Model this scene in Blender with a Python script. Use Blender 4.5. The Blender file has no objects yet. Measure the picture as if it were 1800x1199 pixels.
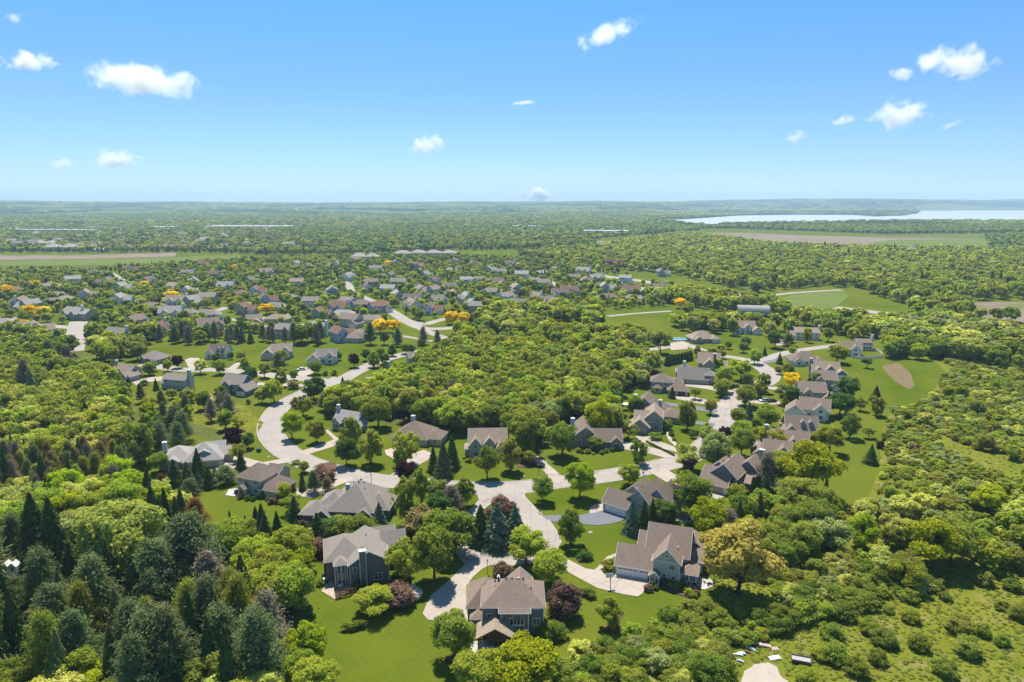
import bpy, bmesh, math, random
import numpy as np
from mathutils import Vector, Matrix
R = math.radians
S = bpy.context.scene
C = S.collection

# ------------------------------------------------------------------ camera, sky, sun, exposure
PW, PH, F, CAMZ, HORIZON = 1800.0, 1199.0, 1200.0, 90.0, 355.0
TH = math.atan((599.5 - HORIZON) / F)
cam_data = bpy.data.cameras.new('camera'); cam = bpy.data.objects.new('camera', cam_data); C.objects.link(cam)
cam.location = (0, 0, CAMZ); cam.rotation_euler = (math.pi / 2 - TH, 0, 0)
cam_data.sensor_width = 36; cam_data.lens = 36 * F / PW
cam_data.clip_start = 1; cam_data.clip_end = 120000
S.camera = cam
SUN_EL, SUN_AZ = 64.0, -14.0          # elevation; azimuth clockwise from +Y
world = bpy.data.worlds.new('World'); S.world = world; world.use_nodes = True
wn = world.node_tree.nodes; wl = world.node_tree.links
for n in list(wn): wn.remove(n)
sky = wn.new('ShaderNodeTexSky'); sky.sky_type = 'NISHITA'; sky.sun_disc = False
sky.sun_elevation = R(SUN_EL); sky.sun_rotation = R(SUN_AZ); sky.altitude = 200
sky.air_density = 1.0; sky.dust_density = 0.0; sky.ozone_density = 2.0
bg = wn.new('ShaderNodeBackground'); bg.inputs['Strength'].default_value = 0.11
wo = wn.new('ShaderNodeOutputWorld'); tint = wn.new('ShaderNodeMix'); tint.data_type = 'RGBA'; tint.blend_type = 'MULTIPLY'; tint.inputs[0].default_value = 1
tcw = wn.new('ShaderNodeTexCoord'); sep = wn.new('ShaderNodeSeparateXYZ'); wl.new(tcw.outputs['Generated'], sep.inputs[0]); rw = wn.new('ShaderNodeValToRGB'); wl.new(sep.outputs[2], rw.inputs[0])
els = rw.color_ramp.elements; els.new(0.15); els.new(0.28)                     # colour of clear blue air by height above the horizon
for i_, (p_, c_) in enumerate(((0.0, (0.51, 0.665, 1.0)), (0.15, (0.43, 0.655, 1.0)), (0.28, (0.38, 0.77, 1.0)), (1.0, (0.42, 0.80, 1.0)))): els[i_].position = p_; els[i_].color = (*c_, 1)
wl.new(rw.outputs[0], tint.inputs[7]); wl.new(sky.outputs[0], tint.inputs[6]); wl.new(tint.outputs[2], bg.inputs[0]); wl.new(bg.outputs[0], wo.inputs[0])
sd = bpy.data.lights.new('sun', 'SUN'); so = bpy.data.objects.new('sun', sd); C.objects.link(so)
sd.energy = 5.0; sd.angle = R(0.53); sd.color = (1.0, 0.95, 0.87)
sunv = Vector((math.sin(R(SUN_AZ)) * math.cos(R(SUN_EL)), math.cos(R(SUN_AZ)) * math.cos(R(SUN_EL)), math.sin(R(SUN_EL))))
so.rotation_euler = sunv.to_track_quat('Z', 'Y').to_euler(); so.location = (0, 0, 300)
S.view_settings.view_transform = 'Standard'; S.view_settings.look = 'None'
S.view_settings.exposure = 0.50; S.view_settings.gamma = 1.0
S.render.engine = 'CYCLES'
cy = S.cycles
cy.max_bounces = 14; cy.diffuse_bounces = 5; cy.transmission_bounces = 3; cy.glossy_bounces = 2; cy.volume_bounces = 12
cy.transparent_max_bounces = 6; cy.use_denoising = True; cy.use_adaptive_sampling = True; cy.adaptive_threshold = 0.015
cy.caustics_reflective = False; cy.caustics_refractive = False

# ------------------------------------------------------------------ helpers
def at(px, py, z=0.0):
    u = (px - 900) / F; v = -(py - 599.5) / F
    dy = math.cos(TH) + v * math.sin(TH); dz = -math.sin(TH) + v * math.cos(TH)
    t = (z - CAMZ) / dz
    return (u * t, dy * t)
def to_px(x, y, z=0.0):
    x = np.asarray(x, float); y = np.asarray(y, float); h = np.asarray(z) - CAMZ
    d = y * math.cos(TH) - h * math.sin(TH); up = y * math.sin(TH) + h * math.cos(TH)
    return 900 + F * x / d, 599.5 - F * up / d
def inpoly(px, py, poly):
    px = np.asarray(px, float); py = np.asarray(py, float)
    r = np.zeros(px.shape, bool); n = len(poly)
    for i in range(n):
        x1, y1 = poly[i]; x2, y2 = poly[(i + 1) % n]
        if y1 == y2: continue
        c = ((y1 > py) != (y2 > py)) & (px < (x2 - x1) * (py - y1) / (y2 - y1) + x1)
        r ^= c
    return r
def smooth(a, b, x):
    t = np.clip((np.asarray(x, float) - a) / (b - a), 0, 1); return t * t * (3 - 2 * t)
def vnoise(x, y, seed=0):
    x = np.asarray(x, float); y = np.asarray(y, float)
    xi = np.floor(x).astype(np.int64); yi = np.floor(y).astype(np.int64); xf = x - xi; yf = y - yi
    def h(a, b):
        n = (a * 374761393 + b * 668265263 + seed * 974711) & 0xffffffff
        n = ((n ^ (n >> 13)) * 1274126177) & 0xffffffff
        return ((n ^ (n >> 16)) & 0xffff) / 65535.0
    u = xf * xf * (3 - 2 * xf); v = yf * yf * (3 - 2 * yf)
    return (h(xi, yi) * (1 - u) + h(xi + 1, yi) * u) * (1 - v) + (h(xi, yi + 1) * (1 - u) + h(xi + 1, yi + 1) * u) * v

def tag(o, label=None, cat=None, group=None, kind=None):
    if label: o['label'] = label
    if cat: o['category'] = cat
    if group: o['group'] = group
    if kind: o['kind'] = kind
    return o
def empty(name, loc=(0, 0, 0), rz=0.0):
    o = bpy.data.objects.new(name, None); C.objects.link(o); o.location = loc; o.rotation_euler = (0, 0, rz)
    o.empty_display_size = 0.5
    return o
def link(name, me, parent=None, mat=None):
    o = bpy.data.objects.new(name, me); C.objects.link(o)
    if mat: me.materials.append(mat)
    if parent: o.parent = parent
    return o
def np_mesh(name, V, nf, k):
    """V: (nf*k,3) vertices, nf faces of k separate corners"""
    me = bpy.data.meshes.new(name)
    me.vertices.add(nf * k); me.vertices.foreach_set('co', np.asarray(V, np.float32).ravel())
    me.loops.add(nf * k); me.loops.foreach_set('vertex_index', np.arange(nf * k, dtype=np.int32))
    me.polygons.add(nf); me.polygons.foreach_set('loop_start', np.arange(0, nf * k, k, dtype=np.int32))
    me.polygons.foreach_set('loop_total', np.full(nf, k, np.int32))
    me.update(calc_edges=True); return me

# ------------------------------------------------------------------ materials
def newmat(name):
    m = bpy.data.materials.new(name); m.use_nodes = True; nt = m.node_tree
    for n in list(nt.nodes): nt.nodes.remove(n)
    return m, nt, nt.nodes, nt.links
def mixc(nt, fac, a, b, mode='MIX'):
    n = nt.nodes.new('ShaderNodeMix'); n.data_type = 'RGBA'; n.blend_type = mode
    for s, v in ((n.inputs[0], fac), (n.inputs[6], a), (n.inputs[7], b)):
        if hasattr(v, 'links'): nt.links.new(v, s)
        elif isinstance(v, (int, float)): s.default_value = v
        else: s.default_value = (*v[:3], 1)
    return n.outputs[2]
def noise(nt, scale, detail=3, rough=0.55, coord='Object', vec=None):
    tc = nt.nodes.new('ShaderNodeTexCoord'); n = nt.nodes.new('ShaderNodeTexNoise')
    n.inputs['Scale'].default_value = scale; n.inputs['Detail'].default_value = detail; n.inputs['Roughness'].default_value = rough
    nt.links.new(vec if vec is not None else tc.outputs[coord], n.inputs['Vector']); return n.outputs['Fac']
def ramp(nt, fac, p0, p1, c0=(0, 0, 0), c1=(1, 1, 1)):
    n = nt.nodes.new('ShaderNodeValToRGB'); nt.links.new(fac, n.inputs[0])
    n.color_ramp.elements[0].position = p0; n.color_ramp.elements[1].position = p1
    n.color_ramp.elements[0].color = (*c0, 1); n.color_ramp.elements[1].color = (*c1, 1); return n.outputs[0]
def surface(nt, col, rough=0.85, spec=0.3, bump=None, bdist=0.02, metal=0.0):
    p = nt.nodes.new('ShaderNodeBsdfPrincipled'); o = nt.nodes.new('ShaderNodeOutputMaterial')
    if hasattr(col, 'links'): nt.links.new(col, p.inputs['Base Color'])
    else: p.inputs['Base Color'].default_value = (*col, 1)
    p.inputs['Roughness'].default_value = rough; p.inputs['Specular IOR Level'].default_value = spec; p.inputs['Metallic'].default_value = metal
    if bump is not None:
        b = nt.nodes.new('ShaderNodeBump'); b.inputs['Distance'].default_value = bdist; b.inputs['Strength'].default_value = 1
        nt.links.new(bump, b.inputs['Height']); nt.links.new(b.outputs[0], p.inputs['Normal'])
    nt.links.new(p.outputs[0], o.inputs[0]); return p
def scaled(c, k): return tuple(min(1, v * k) for v in c)
MATS = {}
def mat(key, fn):
    if key not in MATS: MATS[key] = fn()
    return MATS[key]
def plain(name, col, rough=0.8, spec=0.3, var=0.12, scale=1.5, metal=0.0):
    def f():
        m, nt, N, L = newmat(name); n = noise(nt, scale, 4)
        surface(nt, mixc(nt, n, scaled(col, 1 - var), scaled(col, 1 + var)), rough, spec, metal=metal); return m
    return mat(name, f)
def siding(name, col):
    def f():
        m, nt, N, L = newmat(name); tc = N.new('ShaderNodeTexCoord'); w = N.new('ShaderNodeTexWave')
        w.wave_type = 'BANDS'; w.bands_direction = 'Z'; w.wave_profile = 'SAW'; w.inputs['Scale'].default_value = 1.2
        L.new(tc.outputs['Object'], w.inputs['Vector'])
        n = noise(nt, 0.8, 3); c = mixc(nt, n, scaled(col, 0.9), scaled(col, 1.08)); c2 = mixc(nt, ramp(nt, w.outputs['Fac'], 0.0, 0.2, (0.75,) * 3, (1,) * 3), c, c)
        c3 = mixc(nt, 1.0, c, ramp(nt, w.outputs['Fac'], 0.0, 0.15, (0.8,) * 3, (1,) * 3), 'MULTIPLY')
        surface(nt, c3, 0.7, 0.3); return m
    return mat(name, f)
def stone(name, col):
    def f():
        m, nt, N, L = newmat(name); tc = N.new('ShaderNodeTexCoord'); v = N.new('ShaderNodeTexVoronoi'); v.inputs['Scale'].default_value = 2.6
        L.new(tc.outputs['Object'], v.inputs['Vector'])
        c = mixc(nt, ramp(nt, v.outputs['Color'], 0.2, 0.8), scaled(col, 0.65), scaled(col, 1.2))
        surface(nt, c, 0.9, 0.2); return m
    return mat(name, f)
def shingle(name, col):
    def f():
        m, nt, N, L = newmat(name); tc = N.new('ShaderNodeTexCoord')
        mp = N.new('ShaderNodeMapping'); mp.inputs['Scale'].default_value = (1, 1, 2.2); L.new(tc.outputs['Object'], mp.inputs[0])
        v = N.new('ShaderNodeTexVoronoi'); v.inputs['Scale'].default_value = 3.2; L.new(mp.outputs[0], v.inputs['Vector'])
        n = noise(nt, 0.35, 4, 0.6); n2 = noise(nt, 9, 2)
        c = mixc(nt, n, scaled(col, 0.82), scaled(col, 1.15))
        c = mixc(nt, 0.35, c, mixc(nt, ramp(nt, v.outputs['Color'], 0.2, 0.8), scaled(col, 0.7), scaled(col, 1.3)))
        # courses of shingles: bands by height
        w = N.new('ShaderNodeTexWave'); w.bands_direction = 'Z'; w.wave_profile = 'SAW'; w.inputs['Scale'].default_value = 1.0; w.inputs['Distortion'].default_value = 0.6
        L.new(tc.outputs['Object'], w.inputs['Vector'])
        c = mixc(nt, 1.0, c, ramp(nt, w.outputs['Fac'], 0.0, 0.25, (0.86,) * 3, (1,) * 3), 'MULTIPLY')
        c = mixc(nt, 0.15, c, mixc(nt, n2, (0, 0, 0), (0.5, 0.5, 0.5)), 'SOFT_LIGHT')
        surface(nt, c, 1.0, 0.0); return m
    return mat(name, f)
def leafmat(name, col, trans=0.5, sat2=None, var=0.30):
    """leaf colour with a small variation per leaf clump and per tree; light passes through"""
    def f():
        m, nt, N, L = newmat(name)
        g = N.new('ShaderNodeNewGeometry'); oi = N.new('ShaderNodeObjectInfo')
        c = mixc(nt, ramp(nt, g.outputs['Random Per Island'], 0.0, 1.0), scaled(col, 1 - var), scaled(col, 1 + var))
        hs = N.new('ShaderNodeHueSaturation'); L.new(c, hs.inputs['Color'])
        mr = N.new('ShaderNodeMapRange'); mr.inputs[3].default_value = 0.483; mr.inputs[4].default_value = 0.517
        L.new(oi.outputs['Random'], mr.inputs[0]); L.new(mr.outputs[0], hs.inputs['Hue'])
        m2 = N.new('ShaderNodeMath'); m2.operation = 'MULTIPLY'; m2.inputs[1].default_value = 7.31; L.new(oi.outputs['Random'], m2.inputs[0])
        m3 = N.new('ShaderNodeMath'); m3.operation = 'FRACT'; L.new(m2.outputs[0], m3.inputs[0])
        mr2 = N.new('ShaderNodeMapRange'); mr2.inputs[3].default_value = 0.82; mr2.inputs[4].default_value = 1.18
        L.new(m3.outputs[0], mr2.inputs[0]); L.new(mr2.outputs[0], hs.inputs['Value'])
        tcol = mixc(nt, 1.0, hs.outputs[0], (1.9, 1.75, 0.8), 'MULTIPLY')
        d = N.new('ShaderNodeBsdfDiffuse'); t = N.new('ShaderNodeBsdfTranslucent'); mx = N.new('ShaderNodeMixShader'); o = N.new('ShaderNodeOutputMaterial')
        L.new(hs.outputs[0], d.inputs[0]); L.new(tcol, t.inputs[0]); mx.inputs[0].default_value = trans
        L.new(d.outputs[0], mx.inputs[1]); L.new(t.outputs[0], mx.inputs[2]); L.new(mx.outputs[0], o.inputs[0]); return m
    return mat(name, f)
LEAF = {
 'mid':    leafmat('leaf_mid_green', (0.222, 0.282, 0.046)),
 'fresh':  leafmat('leaf_fresh_green', (0.310, 0.368, 0.050)),
 'lime':   leafmat('leaf_lime', (0.335, 0.40, 0.020), 0.4),
 'olive':  leafmat('leaf_olive', (0.275, 0.310, 0.060)),
 'dark':   leafmat('leaf_dark_green', (0.102, 0.175, 0.035), 0.28),
 'grey':   leafmat('leaf_grey_green', (0.30, 0.345, 0.11), 0.3),
 'pale':   leafmat('leaf_pale_green', (0.466, 0.492, 0.119), 0.35),
 'ochre':  leafmat('leaf_ochre', (0.385, 0.335, 0.080), 0.35),
 'brown':  leafmat('leaf_brown_green', (0.276, 0.222, 0.086), 0.25),
 'willow': leafmat('leaf_willow', (0.34, 0.36, 0.075), 0.35),
 'purple': leafmat('leaf_purple', (0.050, 0.017, 0.022), 0.2),
 'copper': leafmat('leaf_copper', (0.205, 0.130, 0.085), 0.2),
 'gold':   leafmat('leaf_gold', (0.88, 0.62, 0.006), 0.10, var=0.2),
 'spruce': leafmat('needle_dark', (0.100, 0.143, 0.039), 0.12),
 'blue':   leafmat('needle_blue', (0.129, 0.191, 0.119), 0.08),
 'pine':   leafmat('needle_pine', (0.175, 0.220, 0.085), 0.2, var=0.14),
 'bare':   leafmat('twig_grey', (0.276, 0.230, 0.150), 0.05),
 'red':    leafmat('leaf_red', (0.25, 0.10, 0.04), 0.2),
 'white':  leafmat('blossom_white', (0.6, 0.62, 0.55), 0.2),
}
BARK = plain('bark', (0.085, 0.068, 0.05), 0.95, 0.1, 0.3, 6)
GLASS = mat('window_glass', lambda: (lambda t: (surface(t[1], (0.03, 0.04, 0.05), 0.12, 0.6), t[0])[1])(newmat('window_glass')))
TRIM = plain('white_trim', (0.78, 0.77, 0.74), 0.6, 0.3, 0.04)
CREAM = plain('cream_trim', (0.62, 0.57, 0.48), 0.6, 0.3, 0.05)
METAL = plain('dark_metal', (0.03, 0.03, 0.032), 0.5, 0.5, 0.1)
WOOD = plain('stained_wood', (0.24, 0.095, 0.04), 0.7, 0.3, 0.2, 3)
DARKW = plain('dark_furniture', (0.03, 0.028, 0.026), 0.6, 0.3)

# ------------------------------------------------------------------ terrain
def terrain_z(x, y):
    x = np.asarray(x, float); y = np.asarray(y, float); d = np.hypot(x, y)
    z = smooth(1900, 3200, d) * (vnoise(x / 700, y / 500, 3) * 9 - 5) * (1 - smooth(.14, .24, x / np.maximum(y, 1)) * (1 - smooth(7000, 8500, d)))
    hills = vnoise(x / 2600 + 5, y / 2100, 7) * 0.65 + vnoise(x / 1100, y / 900, 11) * 0.35
    ang = x / np.maximum(y, 1)
    side = 0.75 + 0.5 * smooth(0.0, 0.5, ang) + 0.25 * smooth(-0.55, -0.75, ang)
    z = z + smooth(5200, 9500, d) * (30 + 90 * hills) * side
    # level basin of the lake
    lk = smooth(2500, 2900, y) * (1 - smooth(7300, 8200, y)) * smooth(0.16, 0.24, ang + (7500 - y) * 0.0)
    return z * (1 - lk) - 3.0 * lk * 0
def build_ground():
    rows = list(np.concatenate([np.linspace(-60, 1200, 64), np.linspace(1260, 3000, 40), np.linspace(3080, 13500, 120)]))
    nx = 150; V = []
    for y in rows:
        w = max(900, abs(y) * 1.05)
        for i in range(nx + 1): V.append((-w + 2 * w * i / nx, y))
    V = np.array(V); z = terrain_z(V[:, 0], V[:, 1])
    me = bpy.data.meshes.new('ground'); fc = []
    for j in range(len(rows) - 1):
        for i in range(nx):
            a = j * (nx + 1) + i; fc.append((a, a + 1, a + nx + 2, a + nx + 1))
    me.from_pydata([(float(a), float(b), float(c)) for (a, b), c in zip(V, z)], [], fc)
    for p in me.polygons: p.use_smooth = True
    m, nt, N, L = newmat('lawn')
    n1 = noise(nt, 0.045, 5, 0.6); n2 = noise(nt, 0.6, 4, 0.7); n3 = noise(nt, 0.011, 3)
    c = mixc(nt, ramp(nt, n1, 0.35, 0.68), (0.062, 0.105, 0.007), (0.140, 0.178, 0.014))
    c = mixc(nt, ramp(nt, n3, 0.40, 0.66), c, (0.160, 0.175, 0.022))
    tc = N.new('ShaderNodeTexCoord'); w = N.new('ShaderNodeTexWave'); w.bands_direction = 'DIAGONAL'; w.inputs['Scale'].default_value = 0.26; w.inputs['Distortion'].default_value = 1.2
    L.new(tc.outputs['Object'], w.inputs['Vector'])
    c = mixc(nt, 0.16, c, mixc(nt, w.outputs['Fac'], (0.052, 0.088, 0.005), (0.115, 0.150, 0.010)))
    c = mixc(nt, 0.35, c, mixc(nt, n2, (0.035, 0.06, 0.003), (0.14, 0.16, 0.015)))
    surface(nt, c, 1.0, 0.0, n2, 0.06)
    return tag(link('ground', me, None, m), 'mown green lawns and fields running out to the horizon', 'ground', kind='structure')
build_ground()

ZC = [0]
def sheet(name, polypx, z, m, label, cat='ground', world=False, kind='structure', sub=False):
    ZC[0] += 1; z += .0011 * ZC[0]
    me = bpy.data.meshes.new(name); pts = polypx if world else [at(a, b, z) for a, b in polypx]
    bm = bmesh.new(); vs = [bm.verts.new((x, y, z)) for x, y in pts]; f = bm.faces.new(vs)
    if f.normal.z < 0: bmesh.ops.reverse_faces(bm, faces=[f])
    bmesh.ops.triangulate(bm, faces=bm.faces[:]); bm.normal_update()
    for f in bm.faces:
        if f.normal.z < 0: f.normal_flip()
    bm.to_mesh(me); bm.free()
    return tag(link(name, me, None, m), label, cat, kind=kind)
def roughen(poly, amp=1.5, step=7):
    out = []; rr = random.Random(int(abs(poly[0][0]) * 7 + poly[0][1]))
    for i in range(len(poly)):
        a = poly[i]; b = poly[(i + 1) % len(poly)]; n = max(1, int(math.dist(a, b) / step))
        for k in range(n):
            t = k / n; out.append((a[0] + (b[0] - a[0]) * t + (rr.uniform(-amp, amp) if k else 0), a[1] + (b[1] - a[1]) * t + (rr.uniform(-amp, amp) * 0.5 if k else 0)))
    return out
def groundmat(name, a, b, s1=0.06, s2=0.9, c=None):
    def f():
        m, nt, N, L = newmat(name); n1 = noise(nt, s1, 5, 0.65); n2 = noise(nt, s2, 4, 0.7)
        col = mixc(nt, ramp(nt, n1, 0.35, 0.65), a, b); col = mixc(nt, 0.4, col, mixc(nt, n2, scaled(a, 0.6), scaled(b, 1.3)))
        if c: col = mixc(nt, ramp(nt, noise(nt, s1 * 2.7, 3), 0.56, 0.68), col, c)
        surface(nt, col, 1.0, 0.0, n2, 0.12); return m
    return mat(name, f)
MEADOW = groundmat('meadow', (0.110, 0.140, 0.014), (0.200, 0.200, 0.026), 0.07, 0.8, (0.22, 0.19, 0.06))
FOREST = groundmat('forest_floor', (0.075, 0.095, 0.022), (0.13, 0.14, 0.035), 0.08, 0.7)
SOIL = groundmat('bare_field', (0.21, 0.165, 0.12), (0.28, 0.215, 0.16), 0.006, 0.04, (0.15, 0.165, 0.06))
CROP = groundmat('green_field', (0.11, 0.155, 0.035), (0.16, 0.19, 0.05), 0.006, 0.05)
REED = groundmat('dry_reeds', (0.15, 0.125, 0.05), (0.24, 0.175, 0.11), 0.3, 1.6, (0.11, 0.125, 0.02))
MULCH = groundmat('mulch', (0.10, 0.06, 0.04), (0.17, 0.105, 0.075), 0.4, 3)
def concmat(name, col, joints=True):
    def f():
        m, nt, N, L = newmat(name); n1 = noise(nt, 0.12, 5, 0.65); n2 = noise(nt, 1.4, 4, 0.7)
        c = mixc(nt, ramp(nt, n1, 0.3, 0.7), scaled(col, 0.88), scaled(col, 1.07)); c = mixc(nt, 0.25, c, mixc(nt, n2, scaled(col, 0.75), scaled(col, 1.15)))
        if joints:
            uv = N.new('ShaderNodeUVMap'); b = N.new('ShaderNodeTexBrick'); L.new(uv.outputs[0], b.inputs['Vector'])
            b.offset = 0; b.inputs['Scale'].default_value = 1; b.inputs['Brick Width'].default_value = 4.5; b.inputs['Row Height'].default_value = 4.4
            b.inputs['Mortar Size'].default_value = 0.07; b.inputs['Color1'].default_value = (1, 1, 1, 1); b.inputs['Color2'].default_value = (0.95, 0.95, 0.95, 1); b.inputs['Mortar'].default_value = (0.72, 0.71, 0.69, 1)
            c = mixc(nt, 1.0, c, b.outputs[0], 'MULTIPLY')
            # tar-sealed cracks
            tc = N.new('ShaderNodeTexCoord'); v = N.new('ShaderNodeTexVoronoi'); v.feature = 'DISTANCE_TO_EDGE'; v.inputs['Scale'].default_value = 0.08
            nd = N.new('ShaderNodeTexNoise'); nd.inputs['Scale'].default_value = 0.5; L.new(tc.outputs['Object'], nd.inputs['Vector'])
            vm = N.new('ShaderNodeVectorMath'); vm.operation = 'MULTIPLY_ADD'; L.new(nd.outputs['Color'], vm.inputs[0]); vm.inputs[1].default_value = (3, 3, 0); L.new(tc.outputs['Object'], vm.inputs[2])
            L.new(vm.outputs[0], v.inputs['Vector'])
            c = mixc(nt, 1.0, c, ramp(nt, v.outputs['Distance'], 0.003, 0.011, (0.66, 0.65, 0.64), (1, 1, 1)), 'MULTIPLY')
        surface(nt, c, 0.9, 0.2); return m
    return mat(name, f)
ROADC = concmat('road_concrete', (0.385, 0.335, 0.285)); DRIVEC = concmat('drive_concrete', (0.44, 0.37, 0.30), True)
ASPH = plain('asphalt', (0.17, 0.175, 0.185), 0.9, 0.2, 0.15, 1.2); KERB = plain('kerb_concrete', (0.42, 0.38, 0.33), 0.9, 0.2, 0.08)
PAVER = stone('pavers', (0.52, 0.38, 0.29)); FLAG = stone('flagstone', (0.50, 0.47, 0.43)); SAND = groundmat('sand', (0.42, 0.36, 0.28), (0.50, 0.43, 0.35), 0.5, 3)

def curve_pts(P, step=2.0):
    out = []; n = len(P)
    for i in range(n - 1):
        p0 = Vector(P[max(0, i - 1)]); p1 = Vector(P[i]); p2 = Vector(P[i + 1]); p3 = Vector(P[min(n - 1, i + 2)])
        k = max(2, int((p2 - p1).length / step))
        for j in range(k):
            t = j / k
            out.append(0.5 * ((2 * p1) + (p2 - p0) * t + (2 * p0 - 5 * p1 + 4 * p2 - p3) * t * t + (3 * p1 - p0 - 3 * p2 + p3) * t ** 3))
    out.append(Vector(P[-1])); return out
ROADPOLYS = []          # world polygons kept clear of plants
def strip(name, pxs, width, z, m, label, cat='road', kerb=False, world=False, skirt=0.4):
    ZC[0] += 1; z += .0011 * ZC[0]
    pts = curve_pts([Vector(p) if world else Vector(at(*p)) for p in pxs], 2.5)
    Lf, Rt, V, UV, fc = [], [], [], [], []; s = 0
    for i, p in enumerate(pts):
        d = (pts[min(i + 1, len(pts) - 1)] - pts[max(i - 1, 0)]).normalized(); n = Vector((-d.y, d.x))
        w = width if not callable(width) else width(i / (len(pts) - 1))
        if i: s += (p - pts[i - 1]).length
        a = p + n * w / 2; b = p - n * w / 2; Lf.append(a); Rt.append(b)
        V += [(a.x, a.y, z), (b.x, b.y, z)]; UV += [(s, w / 2), (s, -w / 2)]
        if i: fc.append((2 * i - 2, 2 * i - 1, 2 * i + 1, 2 * i))
    me = bpy.data.meshes.new(name); me.from_pydata(V, [], fc)
    uv = me.uv_layers.new(name='UVMap')
    for l in me.loops: uv.data[l.index].uv = UV[l.vertex_index]
    o = tag(link(name, me, None, m), label, cat, kind='structure')
    ROADPOLYS.append([(q.x, q.y) for q in Lf] + [(q.x, q.y) for q in reversed(Rt)])
    return o, Lf, Rt
def area(name, polypx, z, m, label, cat='driveway', clear=True, world=False):
    """flat paved or planted area given by its corners in the photograph"""
    pts = [Vector(p) for p in polypx] if world else [Vector(at(*p)) for p in polypx]
    o = sheet(name, [(p.x, p.y) for p in pts], z, m, label, cat, world=True)
    me = o.data; uv = me.uv_layers.new(name='UVMap'); a = pts[0]; d = (pts[1] - pts[0]).normalized()
    for l in me.loops:
        v = me.vertices[l.vertex_index].co; q = Vector((v.x, v.y)) - a; uv.data[l.index].uv = (q.dot(d), q.cross(d) + 2.2)
    if clear: ROADPOLYS.append([(p.x, p.y) for p in pts])
    return o
def edging(name, pts, w, h, m, label, closed=False):
    """raised kerb following a world polyline"""
    V, fc = [], []; n = len(pts)
    for i, p in enumerate(pts):
        d = (pts[(i + 1) % n if closed else min(i + 1, n - 1)] - pts[(i - 1) % n if closed else max(i - 1, 0)]).normalized(); k = Vector((-d.y, d.x)) * w / 2
        V += [(p.x + k.x, p.y + k.y, 0), (p.x + k.x, p.y + k.y, h), (p.x - k.x, p.y - k.y, h), (p.x - k.x, p.y - k.y, 0)]
    for i in range(n if closed else n - 1):
        a = 4 * i; b = 4 * ((i + 1) % n)
        for q in range(3): fc.append((a + q, a + q + 1, b + q + 1, b + q))
    me = bpy.data.meshes.new(name); me.from_pydata(V, [], fc); return tag(link(name, me, None, m), label, 'kerb', kind='structure')

# ------------------------------------------------------------------ rough ground, fields, lake
sheet('meadow', roughen([(1262,905),(1300,885),(1400,893),(1470,905),(1525,880),(1545,830),(1550,760),(1565,722),(1630,700),(1665,655),(1640,632),(1560,618),(1560,560),(1900,590),(3300,640),(3300,1500),(980,1500),(905,1240),(975,1175),(1130,1108),(1190,1072),(1246,1058),(1268,1000)]), 0.03, MEADOW, 'rough yellow green meadow under the shrubs along the right of the estate')
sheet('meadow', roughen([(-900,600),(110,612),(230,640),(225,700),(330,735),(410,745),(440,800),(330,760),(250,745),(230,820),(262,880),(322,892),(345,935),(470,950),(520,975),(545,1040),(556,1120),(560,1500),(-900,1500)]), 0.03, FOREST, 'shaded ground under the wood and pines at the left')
sheet('meadow', roughen([(225,690),(330,700),(430,712),(462,742),(448,772),(400,760),(330,742),(250,735)]), 0.06, MEADOW, 'unmown strip of tall grass between the wood and the gardens')
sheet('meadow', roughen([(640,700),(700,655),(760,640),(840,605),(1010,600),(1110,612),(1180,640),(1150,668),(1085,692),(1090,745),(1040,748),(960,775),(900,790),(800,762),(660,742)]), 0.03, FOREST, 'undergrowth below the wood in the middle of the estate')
sheet('reed_patch', roughen([(1551,643),(1580,638),(1600,655),(1608,678),(1600,685),(1585,678),(1562,660)], 1.5, 5), 0.08, REED, 'dry brown reed patch in the mown green swale')
sheet('dry_patch', roughen([(1553,745),(1585,742),(1590,752),(1560,758)], 1, 4), 0.08, REED, 'small dry tan patch at the edge of the meadow')
sheet('sand_patch', roughen([(1302,1199),(1308,1180),(1325,1168),(1350,1164),(1366,1172),(1372,1188),(1390,1200),(1398,1230),(1300,1260)], 1.5, 6), 0.07, SAND, 'pale bare sand patch ringed with grass near the trailer')
for P, m_, nm, lb in (
 ([(1225,409),(1300,409),(1420,414),(1560,418),(1735,419),(1725,428),(1560,432),(1430,436),(1345,428)], SOIL, 'ploughed_field', 'long bare brown field in front of the tree belt by the lake'),
 ([(1560,422),(1800,417),(1800,431),(1640,436),(1500,434)], CROP, 'green_field', 'green field beside the bare brown field'),
 ([(1040,424),(1090,423),(1098,431),(1060,434),(1044,432)], SOIL, 'ploughed_field', 'small bare tan field among the trees in the middle distance'),
 ([(-300,448),(120,449),(310,444),(308,451),(120,456),(-300,459)], SOIL, 'ploughed_field', 'narrow bare pinkish field at the left'),
 ([(-300,460),(120,457),(310,452),(420,449),(430,455),(200,466),(-300,470)], CROP, 'green_field', 'narrow bright green field at the left'),
 ([(1695,534),(1730,531),(1900,531),(1950,570),(1800,567),(1712,556),(1690,545)], SOIL, 'ploughed_field', 'bare brown field beside the highway at the right edge'),
 ([(1365,541),(1340,533),(1400,517),(1480,511),(1495,520),(1470,540),(1440,546),(1395,541)], CROP, 'green_field', 'grass triangle between the highway and the side road'),
 ([(1700,441),(1760,438),(1760,446),(1690,449)], SOIL, 'ploughed_field', 'pinkish bare field behind the trees at the far right')):
    sheet(nm, roughen(P, 0.8, 14), 0.25, m_, lb, 'field')
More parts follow.
